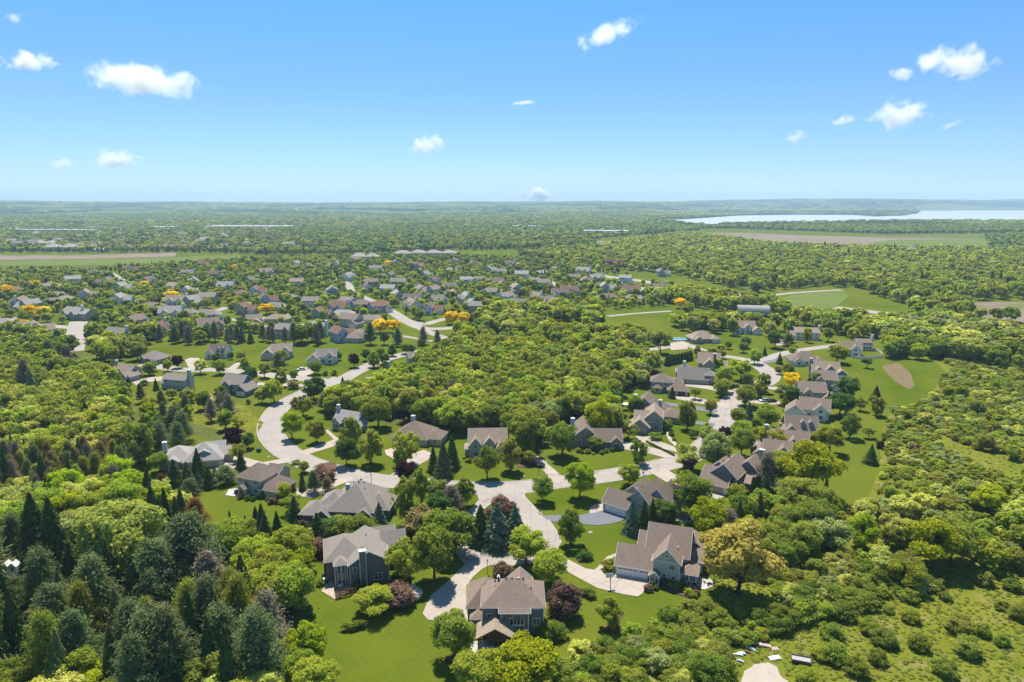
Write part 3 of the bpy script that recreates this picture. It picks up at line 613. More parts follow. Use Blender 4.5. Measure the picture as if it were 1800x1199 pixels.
HAND = [
 (514, 772, 11, 9.8, 'round', 'lime', 'bright yellow green maple inside the big road curve'),
 (557, 778, 9, 8, 'round', 'olive', 'small dark olive tree on a mulch ring left of the turreted house'),
 (617, 795, 14, 9, 'oval', 'olive', 'tall olive oval tree in front of the turreted house'),
 (609, 819, 10.5, 9, 'round', 'dark', 'dense dark green tree beside two olive oval trees'),
 (652, 816, 13.5, 9.5, 'oval', 'olive', 'full olive oval tree on the lawn by the loop road'),
 (714, 818, 13, 11, 'airy', 'fresh', 'feathery light green tree in front of the cream hip roofed house'),
 (703, 826, 9, 5.5, 'oval', 'mid', 'narrow green tree by the brick walk'),
 (715, 849, 7.5, 7.5, 'round', 'purple', 'purple leaved tree at the corner of the loop road'),
 (857, 842, 11.5, 9.5, 'spread', 'mid', 'green tree on the lawn right before the twin gabled house'),
 (898, 829, 12.5, 9, 'oval', 'olive', 'rounded olive tree at the right corner of the twin gabled house'),
 (929, 816, 5, 5.5, 'round', 'fresh', 'small umbrella shaped tree beside the black pickup'),
 (953, 882, 8.3, 8, 'round', 'mid', 'young green tree on the right corner of the cul-de-sac'),
 (1018, 876, 12, 10.5, 'round', 'lime', 'bright round lawn tree with a clear trunk before the brick gabled house'),
 (1121, 816, 9.5, 7.5, 'oval', 'mid', 'slim green tree at the far end of the big front lawn'),
 (1106, 853, 7.5, 8, 'round', 'fresh', 'bushy green tree behind the blue grey garage'),
 (1003, 958, 10.8, 8.2, 'oval', 'mid', 'upright green tree on a mulch ring by the asphalt drive'),
 (925, 992, 9.5, 11.5, 'spread', 'fresh', 'broad open green tree at the near edge of the cul-de-sac'),
 (968, 1029, 9, 10, 'round', 'fresh', 'light green tree behind the large hip roofed house'),
 (763, 1022, 14.5, 12.5, 'spread', 'mid', 'large maple left of the wide curved drive'),
 (793, 976, 12.5, 15, 'spread', 'mid', 'broad dark maple overhanging the left of the cul-de-sac'),
 (722, 1025, 12, 11, 'airy', 'fresh', 'feathery yellow green tree right of the tall grey house'),
 (700, 1012, 9, 8, 'airy', 'fresh', 'lower feathery tree touching the tall grey house'),
 (990, 1084, 9, 8.6, 'shrub', 'copper', 'tall copper leaved crab apple right of the large hip roofed house'),
 (885, 1018, 4.5, 5.5, 'shrub', 'copper', 'copper leaved bush behind the large hip roof'),
 (1071, 1104, 7.5, 6.2, 'oval', 'fresh', 'young green tree on a mulch ring in the right lawn'),
 (799, 1160, 10.5, 10.5, 'spread', 'mid', 'green tree at the left of the timber pavilion'),
 (920, 1208, 9.5, 14, 'round', 'lime', 'bright yellow green tree in front of the large house'),
 (838, 1216, 8, 10, 'round', 'fresh', 'bushy green tree at the bottom beside the bright yellow green one'),
 (845, 955, 11, 9, 'spruce', 'spruce', 'dark spruce at the left of the island'),
 (874, 960, 12.3, 11.5, 'spruce', 'blue', 'large blue green spruce in the middle of the island'),
 (905, 956, 11, 9.6, 'spruce', 'blue', 'blue green spruce at the right of the island'),
 (880, 896, 5, 6.2, 'shrub', 'copper', 'copper crab apple at the top of the island'),
 (897, 908, 5, 6, 'shrub', 'copper', 'second copper crab apple behind the island spruces'),
 (858, 914, 4, 4.5, 'shrub', 'copper', 'small copper bush between the island spruces'),
 (717, 920, 15.5, 8, 'oval', 'mid', 'tall dense green tree left of the cul-de-sac'),
 (740, 888, 12.5, 6.5, 'oval', 'fresh', 'narrower bright tree behind the tall dense one'),
 (816, 890, 9.5, 8.4, 'oval', 'olive', 'olive tree at the upper left of the cul-de-sac'),
 (793, 906, 9, 8, 'pine', 'bare', 'grey thin pine left of the cul-de-sac'),
 (772, 912, 8.5, 8.5, 'shrub', 'dark', 'dark round bush left of the grey thin pine'),
 (740, 940, 8.5, 10, 'shrub', 'brown', 'brown green crab apple above the feathery trees'),
 (768, 878, 7, 7.5, 'shrub', 'olive', 'dark olive bush beside the upper cul-de-sac'),
 (706, 941, 3.5, 4.5, 'shrub', 'dark', 'small dark bush behind the tall grey house'),
 (1215, 905, 13, 13.5, 'round', 'mid', 'dense dark round tree between the two brown roofed houses'),
 (1237, 957, 13, 12, 'spread', 'lime', 'bright yellow green tree behind the beige gabled house'),
 (1296, 1044, 18, 20, 'spread', 'ochre', 'huge ochre flowering oak right of the beige gabled house'),
 (1110, 937, 9.5, 6, 'spruce', 'blue', 'blue spruce next to the blue grey garage'),
 (1131, 935, 9.5, 5.6, 'spruce', 'spruce', 'dark spruce next to the blue spruce'),
 (1146, 928, 9, 4.6, 'spruce', 'spruce', 'narrow dark spruce in front of the blue grey house'),
 (1168, 922, 7.5, 8.5, 'round', 'dark', 'dark leafy tree at the terrace of the blue grey house'),
 (1420, 872, 18, 20, 'spread', 'lime', 'huge vivid yellow green tree in the right row of gardens'),
 (1375, 855, 12, 11, 'round', 'olive', 'olive tree left of the huge vivid tree'),
 (1346, 860, 12, 9, 'pine', 'bare', 'grey green thin pine behind the white deck'),
 (1400, 895, 10, 15, 'round', 'olive', 'bushy olive tree below the huge vivid tree'),
 (1207, 825, 9.5, 11, 'airy', 'pale', 'thin pale blossoming tree at the road junction'),
 (1210, 834, 5.5, 6.5, 'umbel', 'purple', 'low purple tree on the corner lawn'),
 (1257, 828, 13.5, 12, 'spread', 'grey', 'large grey green tree by the road junction'),
 (1243, 800, 11, 8, 'spread', 'grey', 'second grey green tree leaning over the road junction'),
 (1303, 802, 10.5, 9.5, 'round', 'mid', 'green tree with a straight trunk behind the brown roofed house'),
 (1207, 756, 13.5, 8.6, 'oval', 'olive', 'feathery olive tree before the green gabled house'),
 (1249, 728, 7, 6.2, 'round', 'ochre', 'small orange tinged tree by the asphalt drive'),
 (1267, 697, 7.2, 7.5, 'round', 'mid', 'dark little tree at the road edge by the open garage'),
 (1310, 714, 9.5, 11, 'round', 'mid', 'full green tree right of the upper road'),
 (1334, 700, 9, 8, 'oval', 'fresh', 'light green tree between the road and the parked cars'),
 (1342, 690, 10, 7, 'round', 'mid', 'leafy tree hiding the upper road bend'),
 (1390, 683, 8.2, 10, 'round', 'gold', 'golden yellow round tree left of the right hand houses'),
 (1384, 663, 7.5, 7.5, 'round', 'mid', 'green tree above the golden yellow one'),
 (1368, 658, 4.5, 4.5, 'round', 'brown', 'small brown tree near the drive'),
 (1385, 712, 9.3, 12, 'round', 'dark', 'dark spreading tree right of the parked cars'),
 (1348, 753, 9.6, 11, 'round', 'mid', 'green tree below the dark spreading one'),
 (1297, 747, 7.5, 7.5, 'round', 'olive', 'round olive tree at the right side of the road'),
 (1316, 736, 7.5, 5, 'spruce', 'blue', 'blue spruce beside the round olive tree'),
 (1274, 773, 5.5, 5.5, 'round', 'purple', 'purple tree close to the road edge'),
 (1300, 775, 8, 8.5, 'round', 'fresh', 'yellow green tree near the road below the round olive tree'),
 (1350, 790, 9, 12, 'airy', 'fresh', 'light green open tree left of the chimney house'),
 (1335, 786, 8, 8, 'round', 'mid', 'green tree between the light open tree and the road'),
 (1487, 700, 10.5, 11.5, 'round', 'dark', 'dark green tree behind the right hand houses'),
 (1476, 730, 10, 13.5, 'round', 'dark', 'wide dark tree behind the white gabled house'),
 (1493, 770, 11, 8.5, 'oval', 'mid', 'green tree with a straight trunk on the back lawn'),
 (1458, 797, 10.5, 11, 'round', 'fresh', 'fluffy light green tree beside the chimney house'),
 (1433, 792, 7, 6, 'round', 'olive', 'dark olive tree left of the fluffy light green one'),
 (1527, 771, 4, 5.5, 'umbel', 'mid', 'small flat topped tree on the back lawn'),
 (1540, 731, 9.5, 7.5, 'oval', 'olive', 'feathery olive tree alone on the back lawn'),
 (1539, 705, 7, 6.5, 'spruce', 'spruce', 'dark cone shaped tree above the feathery olive one'),
 (1512, 722, 6.5, 6, 'airy', 'olive', 'thin pale tree beside the dark hedge trees'),
 (1530, 815, 7, 6, 'spruce', 'spruce', 'dark little spruce at the meadow edge'),
 (1523, 647, 5.5, 6.2, 'umbel', 'dark', 'small dark umbrella shaped tree on the upper lawn'),
 (1470, 638, 11, 13, 'round', 'lime', 'large yellow green round tree by the white fence'),
 (1547, 788, 3, 3.5, 'shrub', 'purple', 'small purple bush at the meadow edge'),
 (1607, 793, 3.5, 4.5, 'shrub', 'brown', 'dull brown bush alone in the meadow'),
 (245, 815, 16.5, 13.5, 'oval', 'mid', 'very large dense dark tree left of the low beige house'),
 (409, 787, 9, 8.5, 'oval', 'purple', 'purple leaved tree on the back lawn left of the loop road'),
 (437, 788, 6, 5.5, 'round', 'dark', 'small dark round evergreen next to the purple tree'),
 (308, 852, 8.5, 7.5, 'spruce', 'spruce', 'first dark spruce of the row below the beige house'),
 (330, 853, 8, 6.5, 'spruce', 'pine', 'second spruce of the row below the beige house'),
 (349, 838, 10, 6.5, 'spruce', 'spruce', 'tallest spruce of the row in front of the beige garage'),
 (350, 860, 6.5, 4.2, 'spruce', 'blue', 'small blue spruce in the row below the beige house'),
 (368, 857, 7, 6, 'spruce', 'spruce', 'short dark spruce right of the small blue one'),
 (379, 846, 5.5, 3.6, 'spruce', 'blue', 'second small blue spruce by the beige forecourt'),
 (397, 850, 6, 8.5, 'pine', 'pine', 'spreading pine at the right end of the spruce row'),
 (335, 868, 5, 6.5, 'pine', 'pine', 'low spreading pine in front of the spruce row'),
 (284, 850, 3.6, 3.4, 'arbor', 'red', 'small rust coloured evergreen left of the spruce row'),
 (282, 830, 7, 8, 'round', 'mid', 'green tree at the left side of the low beige house'),
 (424, 826, 7.5, 4.5, 'spruce', 'spruce', 'dark narrow spruce between the beige and cream houses'),
 (420, 810, 7, 7, 'airy', 'fresh', 'thin light tree behind the narrow spruce'),
 (482, 708, 10.5, 10, 'round', 'fresh', 'bright green round tree at the top of the road curve'),
 (552, 703, 11, 12, 'round', 'dark', 'large blue green dark tree behind the road curve'),
 (532, 733, 10, 10.5, 'airy', 'mid', 'leafy open tree inside the road curve'),
 (571, 722, 8, 7, 'pine', 'pine', 'thin pine left of the turreted house'),
 (622, 646, 8.2, 7, 'round', 'purple', 'purple round tree on the lawn of the white garage house'),
 (554, 658, 7.5, 8.5, 'round', 'mid', 'green tree in front of the white garage house'),
 (572, 660, 3, 3.6, 'shrub', 'mid', 'round bush beside the green front tree'),
 (587, 659, 3.2, 4, 'shrub', 'mid', 'second round bush on the front lawn'),
 (432, 655, 8.6, 7.3, 'oval', 'fresh', 'light green street tree by the upper lane'),
 (443, 672, 8.3, 7, 'round', 'dark', 'dark street tree by the blue grey house'),
 (465, 664, 8, 8, 'airy', 'olive', 'thin olive street tree between the lanes'),
 (495, 680, 10, 6.5, 'oval', 'mid', 'slim tree beside the long narrow drive'),
 (516, 683, 4.5, 6, 'shrub', 'brown', 'brown crab apple at the upper junction'),
 (516, 668, 5.5, 5, 'round', 'mid', 'little street tree in front of the white garage house'),
 (657, 646, 9.6, 8, 'oval', 'mid', 'dense green tree at the upper street bend'),
 (676, 640, 6, 7, 'round', 'dark', 'dark tree right of the upper street bend'),
 (683, 655, 7, 8.5, 'round', 'dark', 'spreading dark tree near the grey roofed house'),
 (643, 634, 7, 6.5, 'round', 'dark', 'dark lollipop tree on the park lawn edge'),
 (669, 628, 6, 6, 'round', 'mid', 'green lollipop tree on the park lawn'),
 (690, 626, 7.5, 6, 'oval', 'dark', 'dark egg shaped tree on the park lawn'),
 (712, 622, 6.5, 7, 'round', 'mid', 'paired green tree on the park lawn'),
 (722, 624, 6.5, 6, 'round', 'dark', 'darker tree of the pair on the park lawn'),
 (741, 615, 6.5, 5.8, 'round', 'dark', 'round dark tree at the right end of the park lawn'),
 (596, 633, 5, 4.5, 'round', 'mid', 'small tree right of the white garage house'),
 (313, 647, 7.5, 7.2, 'round', 'purple', 'dark purple tree left of the white cape house'),
 (353, 657, 8, 8, 'airy', 'pale', 'pale airy street tree near the white cape house'),
 (387, 658, 8, 8, 'round', 'mid', 'green street tree opposite the white cape house'),
 (380, 637, 5.5, 6, 'round', 'dark', 'dark tree before the white cape house'),
 (406, 632, 4.5, 4, 'round', 'dark', 'small dark tree at the corner of the cape house'),
 (424, 634, 5, 6, 'round', 'olive', 'olive tree in front of the brown gabled house'),
 (490, 650, 9.5, 9, 'pine', 'pine', 'dark pine between the brown and white houses'),
 (497, 640, 8.5, 7.5, 'round', 'fresh', 'bright tree behind the dark pine'),
 (270, 653, 6, 6, 'round', 'mid', 'small green tree by the brown multi gabled house'),
 (295, 653, 6.5, 5.5, 'round', 'fresh', 'light little tree at the lane bend'),
 (601, 712, 8.2, 5.6, 'spruce', 'spruce', 'dark spruce in front of the dark roofed house'),
 (603, 684, 6, 4.6, 'spruce', 'spruce', 'small spruce at the upper junction corner'),
 (612, 700, 8, 7, 'round', 'brown', 'brown tinged tree left of the dark roofed house'),
 (635, 728, 9, 10, 'round', 'fresh', 'bright wide tree behind the turreted house'),
 (652, 738, 6.5, 5, 'spruce', 'spruce', 'spruce right of the turreted house'),
 (683, 735, 13, 8, 'spruce', 'spruce', 'tall dark fir at the edge of the wood'),
 (762, 830, 9.5, 5, 'spruce', 'spruce', 'left spruce of the group beside the twin gabled house'),
 (780, 838, 12.5, 8, 'spruce', 'pine', 'big front spruce of the group beside the twin gabled house'),
 (795, 822, 12, 7, 'spruce', 'spruce', 'rear spruce of the group beside the twin gabled house'),
 (1047, 791, 5, 6.8, 'round', 'mid', 'low round tree in front of the brick gable'),
 (988, 802, 12.5, 13, 'round', 'mid', 'big round tree at the left of the brick gabled house'),
 (926, 800, 16, 13, 'oval', 'mid', 'very tall dark tree right of the twin gabled house'),
 (1048, 768, 15, 13, 'round', 'lime', 'vivid yellow green tree standing out of the wood edge'),
 (1080, 770, 12, 8, 'oval', 'mid', 'dark tree at the wood edge beside the brick gabled house'),
 (1117, 731, 9.5, 8.2, 'oval', 'mid', 'dense green tree between two gabled houses'),
 (1104, 772, 7.5, 9, 'airy', 'olive', 'thin olive tree by the brick gabled house drive'),
 (1172, 755, 4.5, 5, 'shrub', 'mid', 'rounded bush beside the winding path'),
 (1152, 772, 3, 6, 'shrub', 'mid', 'garden bush before the green gabled house'),
 (1242, 762, 5, 3.5, 'oval', 'olive', 'little column tree beside the road'),
 (1217, 770, 4, 3.2, 'oval', 'grey', 'small grey green sapling on the corner lawn'),
 (1270, 690, 7, 10, 'round', 'mid', 'large green tree in front of the tan house'),
 (1275, 676, 10, 12, 'round', 'fresh', 'bright green tree left of the upper road'),
 (1302, 668, 11, 13, 'spread', 'fresh', 'wide light tree beside the upper road'),
 (1314, 676, 6.5, 7.5, 'round', 'mid', 'green tree standing on the inner lawn'),
 (1326, 640, 9, 9, 'round', 'fresh', 'light green tree at the upper lane'),
 (1260, 655, 8, 7, 'round', 'mid', 'green tree right of the brick chimney house'),
 (1181, 700, 5.5, 4.3, 'spruce', 'spruce', 'little spruce behind the open garage'),
 (1222, 702, 5, 5.5, 'umbel', 'mid', 'small flat tree by the open garage'),
 (1202, 727, 6, 5.2, 'oval', 'olive', 'olive shrub tree at the asphalt drive'),
 (1330, 758, 6, 5, 'round', 'mid', 'small tree beside the right hand drives'),
 (1344, 625, 5.5, 3.6, 'spruce', 'spruce', 'little dark spruce on the inner lawn'),
 (1370, 640, 6.5, 4.5, 'spruce', 'spruce', 'dark spruce left of the hip roofed ranch'),
 (1420, 690, 7, 4, 'oval', 'purple', 'dark purple column beside the golden tree'),
 (1432, 682, 8, 8, 'round', 'mid', 'green tree hiding the teal house'),
 (1362, 612, 12, 11, 'round', 'dark', 'dark tree between the two white houses'),
 (1385, 608, 8, 10, 'pine', 'pine', 'pine in front of the forecourt'),
 (1418, 602, 11, 6.5, 'oval', 'lime', 'bright slim tree before the long white house'),
 (1540, 1165, 3, 4, 'shrub', 'mid', 'round bush in the open meadow near the bottom'),
 (538, 1168, 9.5, 9, 'oval', 'lime', 'bright yellow tree at the corner of the big back lawn'),
 (660, 1078, 6, 11, 'spread', 'fresh', 'low spreading yellow green tree on the back lawn'),
 (700, 1062, 5.5, 8.5, 'shrub', 'copper', 'dark copper bush beside the spreading tree'),
 (722, 1050, 2.6, 5.5, 'shrub', 'white', 'white flowering bush beside the copper one'),
 (564, 975, 5, 7, 'shrub', 'copper', 'copper bush left of the tall grey house'),
 (518, 912, 7, 5.5, 'spruce', 'spruce', 'dark spruce left of the charcoal house'),
 (524, 958, 7.5, 6, 'spruce', 'spruce', 'dark spruce below the charcoal house'),
 (540, 966, 7.5, 5.5, 'spruce', 'spruce', 'second dark spruce below the charcoal house'),
 (559, 950, 8, 7.5, 'spruce', 'spruce', 'third dark spruce below the charcoal house'),
 (580, 940, 5.5, 8.5, 'shrub', 'dark', 'dark bush at the charcoal house wall'),
 (605, 938, 6, 9, 'shrub', 'mid', 'large rounded shrub before the charcoal house'),
 (630, 940, 6, 10, 'shrub', 'mid', 'second large rounded shrub before the charcoal house'),
 (667, 924, 7, 5.6, 'spruce', 'blue', 'blue spruce at the right of the charcoal house'),
 (680, 900, 4.5, 6.5, 'shrub', 'dark', 'dark shrub at the right gable of the charcoal house'),
 (660, 950, 4, 7, 'shrub', 'mid', 'green shrub behind the tall grey roof'),
 (690, 950, 4, 7, 'shrub', 'dark', 'dark shrub behind the tall grey roof'),
 (500, 880, 6, 5, 'round', 'fresh', 'light green small tree right of the brick garage'),
 (512, 900, 6, 7, 'airy', 'olive', 'olive tree below the pale forecourt'),
 (552, 866, 7, 5, 'pine', 'pine', 'thin pine beside the charcoal roof'),
 (532, 862, 6.5, 3, 'spruce', 'spruce', 'very narrow spruce by the brick garage'),
 (576, 866, 5, 4.5, 'pine', 'brown', 'small brownish pine at the charcoal roof'),
 (568, 845, 5.5, 8.5, 'shrub', 'copper', 'copper crab apple beside the loop road'),
 (552, 842, 3.5, 4, 'shrub', 'dark', 'dark bush left of the copper crab apple'),
 (534, 831, 4, 4.4, 'round', 'mid', 'small lollipop tree beside the loop road'),
 (521, 816, 1.6, 3.6, 'shrub', 'grey', 'grey flowering bush at the drive corner'),
 (988, 1002, 0, 0, '', '', ''),
 (1087, 1050, 0, 0, '', '', ''),
 (1028, 982, 2.4, 4.6, 'shrub', 'dark', 'dark round bush on the lawn by the garage drive'),
 (1036, 1048, 2.3, 3.6, 'shrub', 'mid', 'round green bush below the concrete drive'),
 (1024, 1045, 1.6, 2.4, 'shrub', 'copper', 'small purple bush beside the round green one'),
 (1070, 1002, 3.2, 4.6, 'shrub', 'fresh', 'yellow green bush at the corner of the beige garage'),
 (966, 1122, 4.8, 5.5, 'shrub', 'mid', 'green shrub at the right wall of the large house'),
 (980, 1118, 3, 5, 'shrub', 'mid', 'low shrub in the bed right of the large house'),
 (220, 1022, 20, 21, 'willow', 'willow', 'giant golden willow with forked trunks in the left wood'),
 (340, 1040, 19, 18, 'pine', 'pine', 'giant blue green pine right of the golden willow'),
 (70, 1000, 20, 13, 'spruce', 'spruce', 'very tall dark spruce in the left wood'),
 (102, 1010, 20, 12, 'spruce', 'spruce', 'second very tall dark spruce in the left wood'),
 (130, 1035, 12, 9, 'spruce', 'spruce', 'dark spruce left of the golden willow'),
 (52, 1055, 11, 8, 'spruce', 'spruce', 'dark spruce near the left frame edge'),
 (348, 945, 11, 8, 'pine', 'red', 'rust coloured dying pine at the wood edge'),
 (60, 715, 17, 11, 'spruce', 'pine', 'tall dark pine rising over the left thicket'),
 (48, 700, 18, 9, 'pine', 'bare', 'thin grey pine behind the tall dark pine'),
 (120, 650, 13, 9, 'pine', 'bare', 'thin grey pine at the top of the left thicket'),
 (1620, 1005, 0, 0, '', '', ''),
 (1640, 1000, 13, 16, 'spread', 'lime', 'large bright green tree over the right shrubs'),
 (1515, 965, 10, 9, 'oval', 'lime', 'yellow green tree among the right shrubs'),
 (1735, 905, 9, 11, 'spread', 'lime', 'bright spreading tree in the upper right shrubs'),
 (1670, 990, 12, 15, 'spread', 'mid', 'dark green tree right of the large bright one'),
 (1455, 968, 9, 12, 'round', 'grey', 'pale grey green tree among the right shrubs'),
]
for h in HAND:
    if h[2]: T(*h)
x_, y_ = at(622, 1106); plant(x_, y_, 1.9, 6.4, 'hedge', 'mid', 'short clipped hedge alone on the big back lawn', rz=.35, W2=2.2); PLANTED.append((x_, y_, 3))
for i in range(9):
    a = at(1172 + i * 5.2, 643 - i * 1.2); plant(a[0], a[1], 5.6, 3.4, 'arbor', 'spruce', 'clipped arborvitae in the dark hedge row by the pool yard', 'arborvitae of the dark hedge row')
for (px, py, n, lb) in ((1286, 866, 2, 'dark columnar evergreen at the corner of the brown roofed garage'), (1323, 868, 3, 'dark columnar evergreen under the white deck')):
    for i in range(n):
        a = at(px + i * 5, py - i); plant(a[0], a[1], 5.6, 1.9, 'column', 'spruce', lb, lb + 's'); PLANTED.append((a[0], a[1], 1))
for i in range(6):
    a = at(1166 + i * 3.6, 685 + i * .3); plant(a[0], a[1], 2.6, 2.2, 'arbor', 'dark', 'dark clipped evergreen of the short hedge beside the garage', 'short hedge beside the garage')
for i in range(26):
    a = at(1137 + i * 1.9, 778 + i * .95 + (0 if i < 14 else 0)); plant(a[0], a[1], .9, 1.0, 'shrub', 'dark', 'tiny clipped box bush lining the concrete drive', 'box bushes lining the drive', lod=2)
GOLD = [(13,520,11,15),(63,507,9,13),(303,530,10,14),(52,557,10,14),(75,557,9,14),(38,580,8,13),(468,553,9,14),(682,470,10,13),(668,585,10,13),(690,585,9.5,13),(795,570,10,12.5),(813,570,9.5,12.5),(413,477,9,12),(1195,542,9,12),(543,430,9,14),(255,508,9,10),(1305,438,10,16),(300,520,7,9)]
for (px, py, H, W) in GOLD:
    a = at(px, py); PLANTED.append((a[0], a[1], 6)); plant(a[0], a[1], H, W, 'round', 'gold', 'golden yellow locust among the far houses', 'golden yellow locusts of the far subdivision')

# ------------------------------------------------------------------ houses
class MB:
    def __init__(s): s.v = []; s.f = []
    def face(s, *p):
        n = len(s.v); s.v += [tuple(q) for q in p]; s.f.append(tuple(range(n, n + len(p))))
    def box(s, x0, y0, z0, x1, y1, z1):
        c = [(x0,y0,z0),(x1,y0,z0),(x1,y1,z0),(x0,y1,z0),(x0,y0,z1),(x1,y0,z1),(x1,y1,z1),(x0,y1,z1)]
        for q in ((3,2,1,0),(4,5,6,7),(0,1,5,4),(1,2,6,5),(2,3,7,6),(3,0,4,7)): s.face(*[c[i] for i in q])
    def prism(s, ring, off):
        """ring polygon extruded by vector off"""
        a = [Vector(p) for p in ring]; b = [p + Vector(off) for p in a]; n = len(a)
        s.face(*a); s.face(*reversed(b))
        for i in range(n): s.face(a[i], b[i], b[(i + 1) % n], a[(i + 1) % n])
    def mesh(s, name):
        me = bpy.data.meshes.new(name); me.from_pydata(s.v, [], s.f)
        bm = bmesh.new(); bm.from_mesh(me); bmesh.ops.recalc_face_normals(bm, faces=bm.faces[:]); bm.to_mesh(me); bm.free(); return me
    def build(s, name, m, parent): return link(name, s.mesh(name), parent, m)
WIN = {}
def win_meshes(w, h, nx, ny):
    k = (round(w, 2), round(h, 2), nx, ny)
    if k not in WIN:
        p = MB(); p.box(-w / 2, -.045, 0, w / 2, -.01, h); t = .10; f = MB(); d = -.085
        f.box(-w / 2 - t, d, -t, -w / 2, 0, h + t); f.box(w / 2, d, -t, w / 2 + t, 0, h + t); f.box(-w / 2, d, -t, w / 2, 0, 0); f.box(-w / 2, d, h, w / 2, 0, h + t)
        for i in range(1, nx): x = -w / 2 + w * i / nx; f.box(x - .045, d + .01, 0, x + .045, -.046, h)
        for i in range(1, ny): z = h * i / ny; f.box(-w / 2, d + .015, z - .03, w / 2, -.047, z + .03)
        a = p.mesh('pane'); a.materials.append(GLASS); b = f.mesh('window_frame'); b.materials.append(TRIM); WIN[k] = (a, b)
    return WIN[k]
HOUSEPOS = []
class House:
    def __init__(s, label, x, y, rot, wall, roof, trim=TRIM, name='house', cat='house', radius=11, group=None):
        s.root = tag(empty(name, (x, y, 0), R(rot)), label, cat, group); s.w = MB(); s.r = MB(); s.t = MB(); s.wm, s.rm, s.tm = wall, roof, trim
        s.x, s.y, s.a = x, y, R(rot); s.kids = []; s.cx = []; s.seq = 0
    def wp(s, lx, ly): return (s.x + lx * math.cos(s.a) - ly * math.sin(s.a), s.y + lx * math.sin(s.a) + ly * math.cos(s.a))
    def wing(s, x0, y0, x1, y1, eave, pitch=.6, kind='gx', z0=-.3, ov=.45, wall=None):
        """kind gx / gy gable with ridge along x / y, hip, shedy"""
        s.seq += 1; e = .004 * s.seq; x0 += e; x1 -= e; y0 += e; y1 -= e; eave += .0037 * s.seq
        W = wall or s.w
        cxl = (x0 + x1) / 2; cyl = (y0 + y1) / 2; s.cx.append((cxl, cyl, max(x1 - x0, y1 - y0) / 2 + 1.5))
        th = .16
        if kind == 'hip':
            W.box(x0, y0, z0, x1, y1, eave); a, b, c, d = x0 - ov, y0 - ov, x1 + ov, y1 + ov
            zb = eave - ov * pitch * .4; hw = min(c - a, d - b) / 2; zt = zb + hw * pitch
            if c - a >= d - b: r0, r1 = (a + hw, (b + d) / 2, zt), (c - hw, (b + d) / 2, zt)
            else: r0, r1 = ((a + c) / 2, b + hw, zt), ((a + c) / 2, d - hw, zt)
            p = [(a, b, zb), (c, b, zb), (c, d, zb), (a, d, zb)]
            if c - a >= d - b: fs = [(p[0], p[1], r1, r0), (p[1], p[2], r1), (p[2], p[3], r0, r1), (p[3], p[0], r0)]
            else: fs = [(p[0], p[1], r0), (p[1], p[2], r1, r0), (p[2], p[3], r1), (p[3], p[0], r0, r1)]
            for f in fs:
                if len({tuple(round(c_, 3) for c_ in q) for q in f}) >= 3: s.r.face(*f)
            s.r.face(*[(q[0], q[1], zb - .02) for q in reversed(p)])
            g = .18; o2 = .02
            s.t.box(a - o2, b - o2, zb - g, c + o2, b + .04, zb - .005); s.t.box(a - o2, d - .04, zb - g, c + o2, d + o2, zb - .005)
            s.t.box(a - o2, b + .04, zb - g, a + .04, d - .04, zb - .005); s.t.box(c - .04, b + .04, zb - g, c + o2, d - .04, zb - .005)
            return zt
        if kind in ('gx', 'gy'):
            sw = kind == 'gy'
            f = (lambda p: (p[1], p[0], p[2])) if sw else (lambda p: p)
            X0, X1, Y0, Y1 = (y0, y1, x0, x1) if sw else (x0, x1, y0, y1)
            ym = (Y0 + Y1) / 2; zt = eave + (Y1 - Y0) / 2 * pitch
            ring = [(X0, Y0, z0), (X0, Y1, z0), (X0, Y1, eave), (X0, ym, zt), (X0, Y0, eave)]
            W.prism([f(q) for q in ring], f((X1 - X0, 0, 0)))
            zo = ov * pitch
            for sg, Ye in ((1, Y0), (-1, Y1)):
                q = [(X0 - ov, Ye - sg * ov, eave - zo + .02), (X0 - ov, ym, zt + .02), (X0 - ov, ym, zt + th + .02), (X0 - ov, Ye - sg * ov, eave - zo + th + .02)]
                s.r.prism([f(k) for k in q], f((X1 - X0 + 2 * ov, 0, 0)))
                for Xe, dx in ((X0 - ov - .06, .06), (X1 + ov, .06)):        # rake boards
                    q = [(Xe, Ye - sg * (ov + .03), eave - zo - .10), (Xe, ym, zt - .10), (Xe, ym, zt + th + .03), (Xe, Ye - sg * (ov + .03), eave - zo + th + .03)]
                    s.t.prism([f(k) for k in q], f((dx, 0, 0)))
                ya, yb = sorted((Ye - sg * (ov + .06), Ye - sg * ov))
                b0 = f((X0 - ov, ya, eave - zo - .08)); b1 = f((X1 + ov, yb, eave - zo + th - .01))
                s.t.box(min(b0[0], b1[0]), min(b0[1], b1[1]), b0[2], max(b0[0], b1[0]), max(b0[1], b1[1]), b1[2])
            return zt
        if kind == 'shed':      # slopes down towards -y
            W.box(x0, y0, z0, x1, y1, eave); dz = (y1 - y0 + ov) * pitch
            s.r.prism([(x0 - ov, y0 - ov, eave), (x0 - ov, y1, eave + dz), (x0 - ov, y1, eave + dz + th), (x0 - ov, y0 - ov, eave + th)], (x1 - x0 + 2 * ov, 0, 0))
            s.t.box(x0 - ov, y0 - ov - .05, eave - .04, x1 + ov, y0 - ov, eave + th - .01)
    def _put(s, me, side, p, q, z, parent, name, d=0.0):
        o = link(name, me, parent)
        ang = {'S': 0, 'E': 90, 'N': 180, 'W': -90}[side]
        o.location = {'S': (q, p - d, z), 'N': (q, p + d, z), 'E': (p + d, q, z), 'W': (p - d, q, z)}[side]; o.rotation_euler = (0, 0, R(ang)); return o
